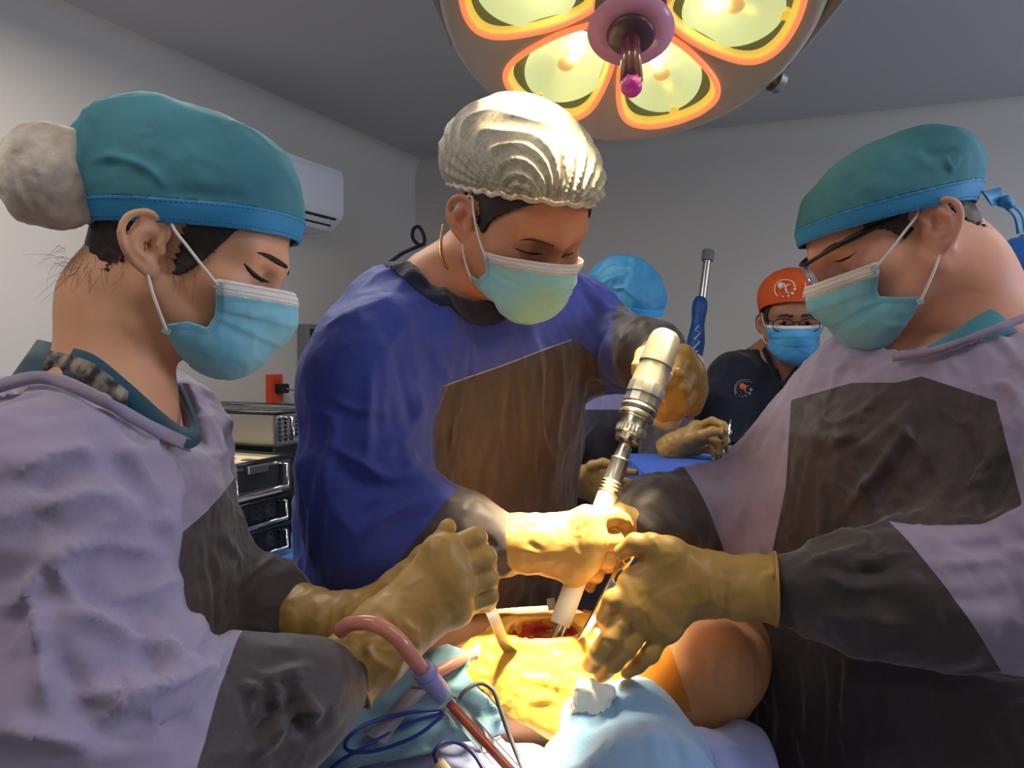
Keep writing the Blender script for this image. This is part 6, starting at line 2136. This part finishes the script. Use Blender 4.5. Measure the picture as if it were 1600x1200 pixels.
# iodine band on the knee side (darker film edge)
film = mat('iodine_film', srgb(236, 186, 84), 0.28, col2=srgb(224, 160, 50), noise=0.5, nscale=16, bump=0.6, bscale=40, bdist=0.003, coat=0.4)
S = Sculpt(lo, hi, 0.0040)
S.add(chain_sd(TH, [r + 0.0022 for r in TR], 0.05))
S.add(cap(P(800, 1110, 0.925), P(880, 1145, 0.885), 0.022, 0.016), 0.03)
S.cut(ell(WC, (0.020, 0.046, 0.022), Rw), 0.006)
V, F = S.mesh(1)
pr = project(V)
sd = -poly_sd(pr[:, :2], [(700, 1040), (735, 1000), (790, 965), (930, 960), (985, 985), (960, 1010), (932, 1050), (930, 1085), (912, 1120), (896, 1160), (870, 1168), (840, 1145), (790, 1115), (755, 1080)]) * pr[:, 2] / F_PX
V, F = split(V, F, sd)[0]
V = ripple(V, F, 0.035, 0.0022, 2, (1.5, 1, 1)); V = ripple(V, F, 0.014, 0.0008, 1)
solid(mobj('incise_film', V, F, film, e), 0.0008, 1)
ring_m = mat('iodine_band', srgb(212, 136, 48), 0.35, coat=0.3, col2=srgb(196, 116, 34), noise=0.5, nscale=18)
S = Sculpt(lo, hi, 0.0040)
S.add(chain_sd(TH, [r + 0.0018 for r in TR], 0.05))
S.cut(ell(WC, (0.022, 0.050, 0.026), Rw), 0.006)
V, F = S.mesh(1)
ax = unit(TH[3] - TH[2])
u = (V - P(1040, 1062, 0.985)) @ unit(ax + [0, 0, 0.25])
(V, F) = split(V, F, 0.042 - np.abs(u + 0.030))[0]
solid(mobj('tape_band', V, F, ring_m, e), 0.0006, 1)

# main sheet
sheet = mat('lilac_sheet', srgb(150, 156, 204), 0.85, col2=srgb(136, 142, 192), noise=0.5, nscale=6, bump=0.3, bscale=200, bdist=0.0008, sheen=0.2)
teal = mat('teal_drape', srgb(108, 146, 168), 0.8, col2=srgb(96, 132, 156), noise=0.5, nscale=8, bump=0.35, bscale=160, bdist=0.001, sheen=0.2)
towel_m = mat('pale_blue_towel', srgb(124, 160, 200), 0.9, col2=srgb(112, 146, 188), noise=0.5, nscale=12, bump=0.5, bscale=300, bdist=0.0012, sheen=0.3)
lo, hi = np.array([-0.34, 0.60, 0.40]), np.array([0.48, 1.18, 1.06])
S = Sculpt(lo, hi, 0.006)
S.add(rbox((0.03, 0.885, TZ - 0.20), (0.28, 0.21, 0.21), None, 0.035))
S.add(cap((-0.22, 0.86, TZ - 0.02), (-0.02, 0.80, TZ - 0.02), 0.07, 0.05), 0.06)
S.add(cap((0.0, 0.74, TZ - 0.02), (0.22, 0.76, TZ - 0.02), 0.05, 0.05), 0.06)
S.add(cap(P(1095, 1200, 0.88), P(1150, 1180, 0.92), 0.042, 0.036), 0.06)
S.add(cap(P(620, 1220, 0.87), P(800, 1232, 0.86), 0.055, 0.045), 0.06)
V, F = S.mesh(1)
V = ripple(V, F, 0.16, 0.008, 0, (1, 1, 1.6)); V = ripple(V, F, 0.06, 0.0025, 1, (1, 1, 1.4))
V = folds(V, F, [([(560, 1185), (640, 1170), (700, 1190)], 0.010, 0.010), ([(760, 1130), (800, 1180), (830, 1200)], 0.008, 0.008), ([(1090, 1180), (1140, 1160), (1190, 1180)], 0.008, 0.007), ([(1100, 1130), (1150, 1110), (1195, 1120)], 0.010, -0.006)])
sh = mobj('sheet', V, F, sheet, None)
tag(sh, 'lilac blue surgical sheet spread over the operating table', 'sheet')
SV = V

# teal drape over the hip at the left of the field
lo, hi = bounds([P(480, 1230, 0.80), P(760, 1010, 1.0), P(520, 1100, 1.08)], 0.07)
S = Sculpt(lo, hi, 0.0045)
S.add(cap(P(520, 1150, 0.86), P(700, 1075, 0.93), 0.055, 0.070))
S.add(cap(P(500, 1140, 0.95), P(690, 1065, 1.0), 0.06, 0.080), 0.05)
S.add(cap(P(540, 1210, 0.82), P(720, 1130, 0.88), 0.035, 0.030), 0.06)
V, F = S.mesh(1)
pr = project(V)
sd = -poly_sd(pr[:, :2], [(380, 1130), (560, 1085), (640, 1035), (700, 1012), (735, 1025), (728, 1050), (745, 1075), (770, 1105), (790, 1140), (700, 1170), (560, 1200), (470, 1290), (380, 1290)]) * pr[:, 2] / F_PX
V, F = split(V, F, sd)[0]
V = ripple(V, F, 0.07, 0.006, 2, (1.4, 1, 1)); V = ripple(V, F, 0.03, 0.002, 1)
V = folds(V, F, [([(560, 1110), (620, 1060), (680, 1030)], 0.006, 0.006), ([(560, 1140), (640, 1080), (700, 1060)], 0.006, -0.006), ([(640, 1130), (700, 1110), (750, 1110)], 0.006, 0.005), ([(600, 1130), (660, 1100), (700, 1085)], 0.005, 0.005)])
tag(solid(mobj('drape', V, F, teal, None), 0.003), 'teal drape bunched over the hip under the gloved hands', 'drape')
DV = np.concatenate([V, SV])

# rolled pale towel in front of the thigh
lo, hi = bounds([P(880, 1100, 0.86), P(1110, 1220, 0.84)], 0.10)
S = Sculpt(lo, hi, 0.0042)
S.add(cap(P(985, 1130, 0.885), P(1005, 1240, 0.80), 0.034, 0.075))
S.add(cap(P(915, 1110, 0.885), P(985, 1125, 0.885), 0.022, 0.030), 0.03)
S.add(cap(P(1000, 1125, 0.885), P(1060, 1190, 0.86), 0.030, 0.035), 0.04)
S.add(cap(P(905, 1140, 0.865), P(895, 1230, 0.83), 0.018, 0.05), 0.03)
V, F = S.mesh(1)
V = ripple(V, F, 0.08, 0.003, 1, (1, 1, 1.6))
V = folds(V, F, [([(945, 1080), (958, 1120), (940, 1170)], 0.006, -0.010), ([(1000, 1110), (1020, 1150), (1030, 1200)], 0.008, 0.006), ([(1040, 1120), (1060, 1160), (1070, 1200)], 0.007, -0.006), ([(900, 1160), (920, 1180), (930, 1200)], 0.006, 0.006)])
tag(mobj('towel', V, F, towel_m, None), 'pale blue towel bunched in front of the thigh', 'towel')
DV = np.concatenate([DV, V])
# white gauze pad by the towel
lo, hi = bounds([P(925, 1110, 0.865)], 0.06)
S = Sculpt(lo, hi, 0.0030)
S.add(rbox(P(922, 1118, 0.862), (0.021, 0.011, 0.037), frame(P(922, 1112, 0.8) - P(930, 1060, 0.9), (0.3, 0.6, 1)), 0.008))
V, F = S.mesh(1)
V = ripple(V, F, 0.014, 0.0024, 1)
tag(mobj('gauze_pad', V, F, mat('white_gauze', srgb(236, 236, 230), 0.9, bump=0.5, bscale=260), None), 'bright white gauze pad between film and pale towel', 'gauze')

# ------------------------------------------------------------------ drill
D0, D1 = P(1043, 519, 1.062), P(861, 1013, 0.945)
dax = unit(D1 - D0)
DL = np.linalg.norm(D1 - D0)
def yat(py):     # distance along the drill for a picture row
    t0, t1 = 0.0, 1.0
    for _ in range(30):
        t = (t0 + t1) / 2
        if project(D0 + (D1 - D0) * t)[1] < py: t0 = t
        else: t1 = t
    return t0 * DL
dm = mat('champagne_metal', srgb(206, 196, 168), 0.32, 0.85, bump=0.04, bscale=200)
dm2 = mat('satin_silver', srgb(196, 192, 180), 0.26, 0.95)
e = empty('surgical_drill', D1, 'silver and cream surgical power drill held over the leg', 'drill')
A = lambda y: yat(y)
body_ = [(0, 0.0), (0.0015, 0.014), (0.006, 0.0185), (0.014, 0.0205), (A(570), 0.0225), (A(571), 0.0225), (A(573), 0.0212), (A(600), 0.0225), (A(612), 0.0235), (A(614), 0.0225)]
MB().lathe(body_, D0, dax, 40).build('motor_housing', dm, e, smooth=True, sharp=30)
R_d = np.stack([unit(np.cross(dax, CF)), dax, np.cross(unit(np.cross(dax, CF)), dax)], 1)
# collars
MB().lathe([(A(603), 0.0), (A(603), 0.0236), (A(606), 0.0246), (A(620), 0.0246), (A(622), 0.0236), (A(634), 0.0236), (A(636), 0.022), (A(636), 0)], D0, dax, 12).build('grip_ring', dm2, e, smooth=True, sharp=20)
MB().lathe([(A(636), 0.0), (A(636), 0.0225), (A(640), 0.0238), (A(644), 0.0225), (A(645), 0.021), (A(648), 0.0228), (A(652), 0.0228), (A(653), 0.0205), (A(655), 0.0205), (A(656), 0.0190), (A(656), 0)], D0, dax, 40).build('collar', dm2, e, smooth=True, sharp=30)
MB().lathe([(A(655), 0.0), (A(655), 0.0182), (A(670), 0.0176), (A(674), 0.0192), (A(680), 0.0192), (A(682), 0.0176), (A(690), 0.0165), (A(692), 0.012), (A(692), 0)], D0, dax, 40).build('chuck', dm2, e, smooth=True, sharp=30)
for i in range(24):
    a = 2 * math.pi * i / 24
    q = D0 + dax * (A(672) + 0.001) + 0.0188 * (math.cos(a) * R_d[:, 0] + math.sin(a) * R_d[:, 2])
    MB().box(q, (0.0011, 0.0035, 0.0011), R_d).build('chuck_tooth', M['steel'], e)
MB().lathe([(0, 0.003), (0.0012, 0.003), (0.0012, 0)], D0 + dax * A(684) - CF * 0.0165, -CF, 12).build('key_hole', M['black'], e)
MB().lathe([(A(690), 0.0), (A(690), 0.005), (A(694), 0.006), (A(698), 0.009), (A(716), 0.0098), (A(717), 0.0118), (A(719), 0.0125), (A(721), 0.0118), (A(752), 0.0118), (A(754), 0.0132), (A(756), 0.0118), (A(759), 0.0134), (A(761), 0.0120), (A(764), 0.0136), (A(766), 0.0122), (A(770), 0.0134), (A(773), 0.0120), (A(773), 0)], D0, dax, 32).build('adapter', dm2, e, smooth=True, sharp=30)
white_s = mat('white_sleeve', srgb(232, 228, 214), 0.45)
MB().lathe([(A(771), 0.0), (A(771), 0.0125), (A(960), 0.0128), (A(976), 0.0118), (A(976), 0)], D0, dax, 32).build('guide_sleeve', white_s, e, smooth=True, sharp=30)
MB().lathe([(A(974), 0.0), (A(974), 0.0055), (A(1005), 0.0050), (A(1013), 0.002), (A(1014), 0)], D0, dax, 20).build('drill_bit', M['chrome'], e, smooth=True, sharp=30)
MB().lathe([(A(974), 0.0), (A(974), 0.0032), (A(1010), 0.0030), (A(1010), 0)], D0 + R_d[:, 0] * 0.0075, dax, 12).build('guide_pin', M['chrome'], e, smooth=True, sharp=30)
# pistol handle and battery behind the hand
S = Sculpt(*bounds([P(1040, 575, 1.07), P(1048, 610, 1.24)], 0.10), 0.0035)
S.add(cap(D0 + dax * A(575), P(1046, 600, 1.19), 0.017, 0.019))
S.add(rbox(P(1046, 606, 1.205), (0.036, 0.026, 0.062), frame(unit(P(1046, 606, 1.2) - P(1040, 580, 1.07)), (0.42, 0, 1)), 0.016), 0.012)
V, F = S.mesh(2)
mobj('battery_handle', V, F, mat('cream_battery', srgb(224, 206, 178), 0.35), e)

# ------------------------------------------------------------------ retractors
def bar(name, label, pts, wid, thk, m, side, holes=(), foot=None):
    e = empty(name, pts[-1], label, 'retractor')
    pts = spline(pts, 8)
    V, F = [], []
    n = len(pts)
    for i, p in enumerate(pts):
        t = unit(pts[min(i + 1, n - 1)] - pts[max(i - 1, 0)])
        s = unit(side - t * (side @ t))
        u = np.cross(t, s)
        wd = wid(i / (n - 1)) if callable(wid) else wid
        V += [p + s * wd + u * thk, p - s * wd + u * thk, p - s * wd - u * thk, p + s * wd - u * thk]
    mb = MB()
    fs = [(4 * i + k, 4 * i + (k + 1) % 4, 4 * i + 4 + (k + 1) % 4, 4 * i + 4 + k) for i in range(n - 1) for k in range(4)] + [(3, 2, 1, 0), (4 * n - 4, 4 * n - 3, 4 * n - 2, 4 * n - 1)]
    mb.poly(V, fs).build('blade', m, e, bevel=0.0005)
    return e, pts
steel_y = mat('warm_steel', srgb(206, 200, 176), 0.22, 0.95)
sidev = unit(np.array([1.0, -0.25, 0.35]))
bar('retractor', 'flat bent steel retractor gripped in the left person\'s fist', [P(735, 885, 0.835), P(750, 918, 0.838), P(768, 955, 0.865), P(782, 990, 0.895), P(790, 1008, 0.91), P(802, 1020, 0.925)], lambda t: 0.0065 + 0.003 * max(0, t - 0.75) * 4 * 0.6, 0.0014, steel_y, sidev)
e, pp = bar('retractor', 'slender steel retractor with two oval slots beside the right hand\'s thumb', [P(988, 858, 0.892), P(968, 892, 0.90), P(945, 935, 0.912), P(925, 970, 0.92), P(903, 1006, 0.93)], lambda t: 0.0075 - 0.0035 * t, 0.0016, M['chrome'], unit(np.array([1, 0.1, 0.45])))
slotm = mat('slot_shadow', srgb(60, 52, 44), 0.5)
for a, b in ((0.06, 0.17), (0.22, 0.33)):
    i0, i1 = a * (len(pp) - 1), b * (len(pp) - 1)
    q0 = pp[int(round(i0))]; q1 = pp[int(round(i1))]
    t_ = unit(q1 - q0); s_ = unit(unit(np.array([1, 0.1, 0.45])) - t_ * (unit(np.array([1, 0.1, 0.45])) @ t_)); nrm = np.cross(t_, s_)
    if nrm @ CF > 0: nrm = -nrm
    L_ = np.linalg.norm(q1 - q0)
    out = [(q0 + q1) / 2 + t_ * (L_ / 2 * math.cos(x)) + s_ * (0.0038 * math.sin(x)) + nrm * 0.0019 for x in np.linspace(0, 2 * math.pi, 24, endpoint=False)]
    MB().poly(out, [tuple(range(24))]).build('slot', slotm, e)
    MB().tube(out, 0.0008, 6, closed=True).build('slot_rim', M['chrome'], e, smooth=True)
bar('retractor', 'small thin steel blade standing behind the drill sleeve', [P(860, 935, 0.985), P(864, 960, 0.98), P(866, 985, 0.965), P(866, 1000, 0.955)], 0.005, 0.001, steel_y, unit(np.array([1, 0, 0.1])))

# ------------------------------------------------------------------ suction, tubes and cables lying on the drape
def lie(px, py, lift=0.004, dmin=None):
    pr = project(DV)
    m = (np.abs(pr[:, 0] - px) < 10) & (np.abs(pr[:, 1] - py) < 10)
    d = pr[m, 2].min() if m.any() else 0.84
    return P(px, py, d - lift)
e = empty('suction_tube', P(690, 1090, 0.755), 'blood-tinted suction tube with lilac connector in front of the gloved wrist', 'suction tube')
tube_m = mat('pink_tube', srgb(224, 152, 132), 0.15, trans=0.35, ior=1.2, coat=0.6)
tp = spline([P(532, 985, 0.735), P(550, 974, 0.722), P(585, 975, 0.712), P(620, 997, 0.712), P(645, 1028, 0.722), P(662, 1050, 0.735)], 8)
MB().tube(tp, 0.0072, 16).build('hose', tube_m, e, smooth=True)
MB().lathe([(0, 0.0), (0, 0.0098), (0.010, 0.0104), (0.010, 0.0116), (0.014, 0.0116), (0.014, 0.0098), (0.036, 0.0098), (0.044, 0.0084), (0.046, 0.0)], tp[-3], P(706, 1104, 0.765) - tp[-3], 24).build('connector', mat('lilac_plastic', srgb(142, 138, 190), 0.35), e, smooth=True, sharp=35)
a0, a1 = P(703, 1100, 0.763), P(815, 1222, 0.80)
clear = mat('clear_plastic', (1, 0.97, 0.95, 1), 0.03, trans=1.0, ior=1.08)
MB().tube([a0, a0 + (a1 - a0) * 0.15, a1], [0.0078, 0.0088, 0.0088], 20).build('clear_shaft', clear, e, smooth=True, sharp=40)
MB().tube([a0, a1], 0.0042, 12).build('fluid', mat('blood_red', srgb(224, 104, 78), 0.3, col2=srgb(196, 70, 52), noise=0.3, nscale=50), e, smooth=True)
for k_ in range(3):
    an = 2.2 + 2.1 * k_
    xx = unit(np.cross(a1 - a0, (0, 0, 1))); yy = unit(np.cross(xx, a1 - a0))
    of = 0.0088 * (math.cos(an) * xx + math.sin(an) * yy)
    MB().tube([a0 + of, a1 + of], 0.0011, 6).build('rib', mat('amber_rib', srgb(222, 150, 100), 0.3) if k_ == 0 else bpy.data.materials['amber_rib'], e, smooth=True)

bluec = mat('blue_cable', srgb(28, 52, 140), 0.4)
e = empty('blue_cable', lie(600, 1150), 'coiled blue cable lying on the drape beside the suction', 'cable')
loop = [(700, 1108), (650, 1112), (600, 1122), (560, 1138), (540, 1160), (548, 1174), (590, 1172), (650, 1150), (700, 1112)]
MB().tube(spline([lie(*p, 0.006 + 0.002 * i) for i, p in enumerate(loop)], 6), 0.0021, 8).build('cable', bluec, e, smooth=True)
MB().tube(spline([lie(*p, 0.004) for p in ((512, 1205), (545, 1180), (600, 1150), (640, 1130), (700, 1112))], 6), 0.0021, 8).build('cable_tail', bluec, e, smooth=True)
e = empty('connector_cable', lie(690, 1190), 'short dark blue cable with a cream plug at the lower edge', 'cable')
MB().tube(spline([lie(*p, 0.008) for p in ((682, 1192), (680, 1175), (692, 1161), (715, 1160), (740, 1178), (760, 1210))], 6), 0.0024, 8).build('cable', mat('navy_cable', srgb(40, 48, 110), 0.4), e, smooth=True)
MB().lathe([(0, 0.0), (0, 0.006), (0.004, 0.0075), (0.022, 0.0085), (0.022, 0)], lie(683, 1190, 0.008), P(700, 1215, 0.8) - P(683, 1190, 0.8), 14).build('plug', mat('cream_plug', srgb(206, 190, 160), 0.5), e, smooth=True, sharp=40)
e = empty('grey_cable', lie(760, 1080), 'dark grey cable arching over the yellow film to the lower edge', 'cable')
gp_ = [(716, 1096), (728, 1078), (750, 1068), (770, 1078), (782, 1110), (796, 1150), (812, 1190), (822, 1215)]
MB().tube(spline([lie(*p, 0.012) if i > 5 or i < 2 else P(*p, 0.86 - 0.006 * i) for i, p in enumerate(gp_)], 6), 0.0024, 8).build('cable', mat('grey_cable_skin', srgb(92, 92, 104), 0.45), e, smooth=True)
e = empty('drain_tube', P(700, 1045, 0.88), 'short pink drain tube lying across the drape edge under the fist', 'tube')
MB().tube(spline([P(745, 1020, 0.905), P(715, 1034, 0.872), P(685, 1050, 0.852), P(672, 1058, 0.85)], 6), 0.0062, 14).build('tube', tube_m, e, smooth=True)
MB().lathe([(0, 0.0066), (0.004, 0.0072), (0.008, 0.0066)], P(743, 1021, 0.903), P(715, 1034, 0.87) - P(745, 1020, 0.905), 14).build('end_ring', M['strip'], e, smooth=True)
e = empty('strap', lie(610, 1110), 'grey translucent strap crossing the teal drape', 'strap')
ribbon('band', [lie(655, 1062, 0.006), lie(625, 1090, 0.006), lie(600, 1120, 0.006), lie(570, 1150, 0.006)], [lie(672, 1076, 0.006), lie(645, 1105, 0.006), lie(622, 1135, 0.006), lie(600, 1165, 0.006)], mat('grey_film', srgb(128, 124, 140), 0.4), e, 0.001)
MB().box(lie(655, 1070, 0.008), (0.008, 0.005, 0.002)).build('buckle', M['greyplastic'], e, bevel=0.001)
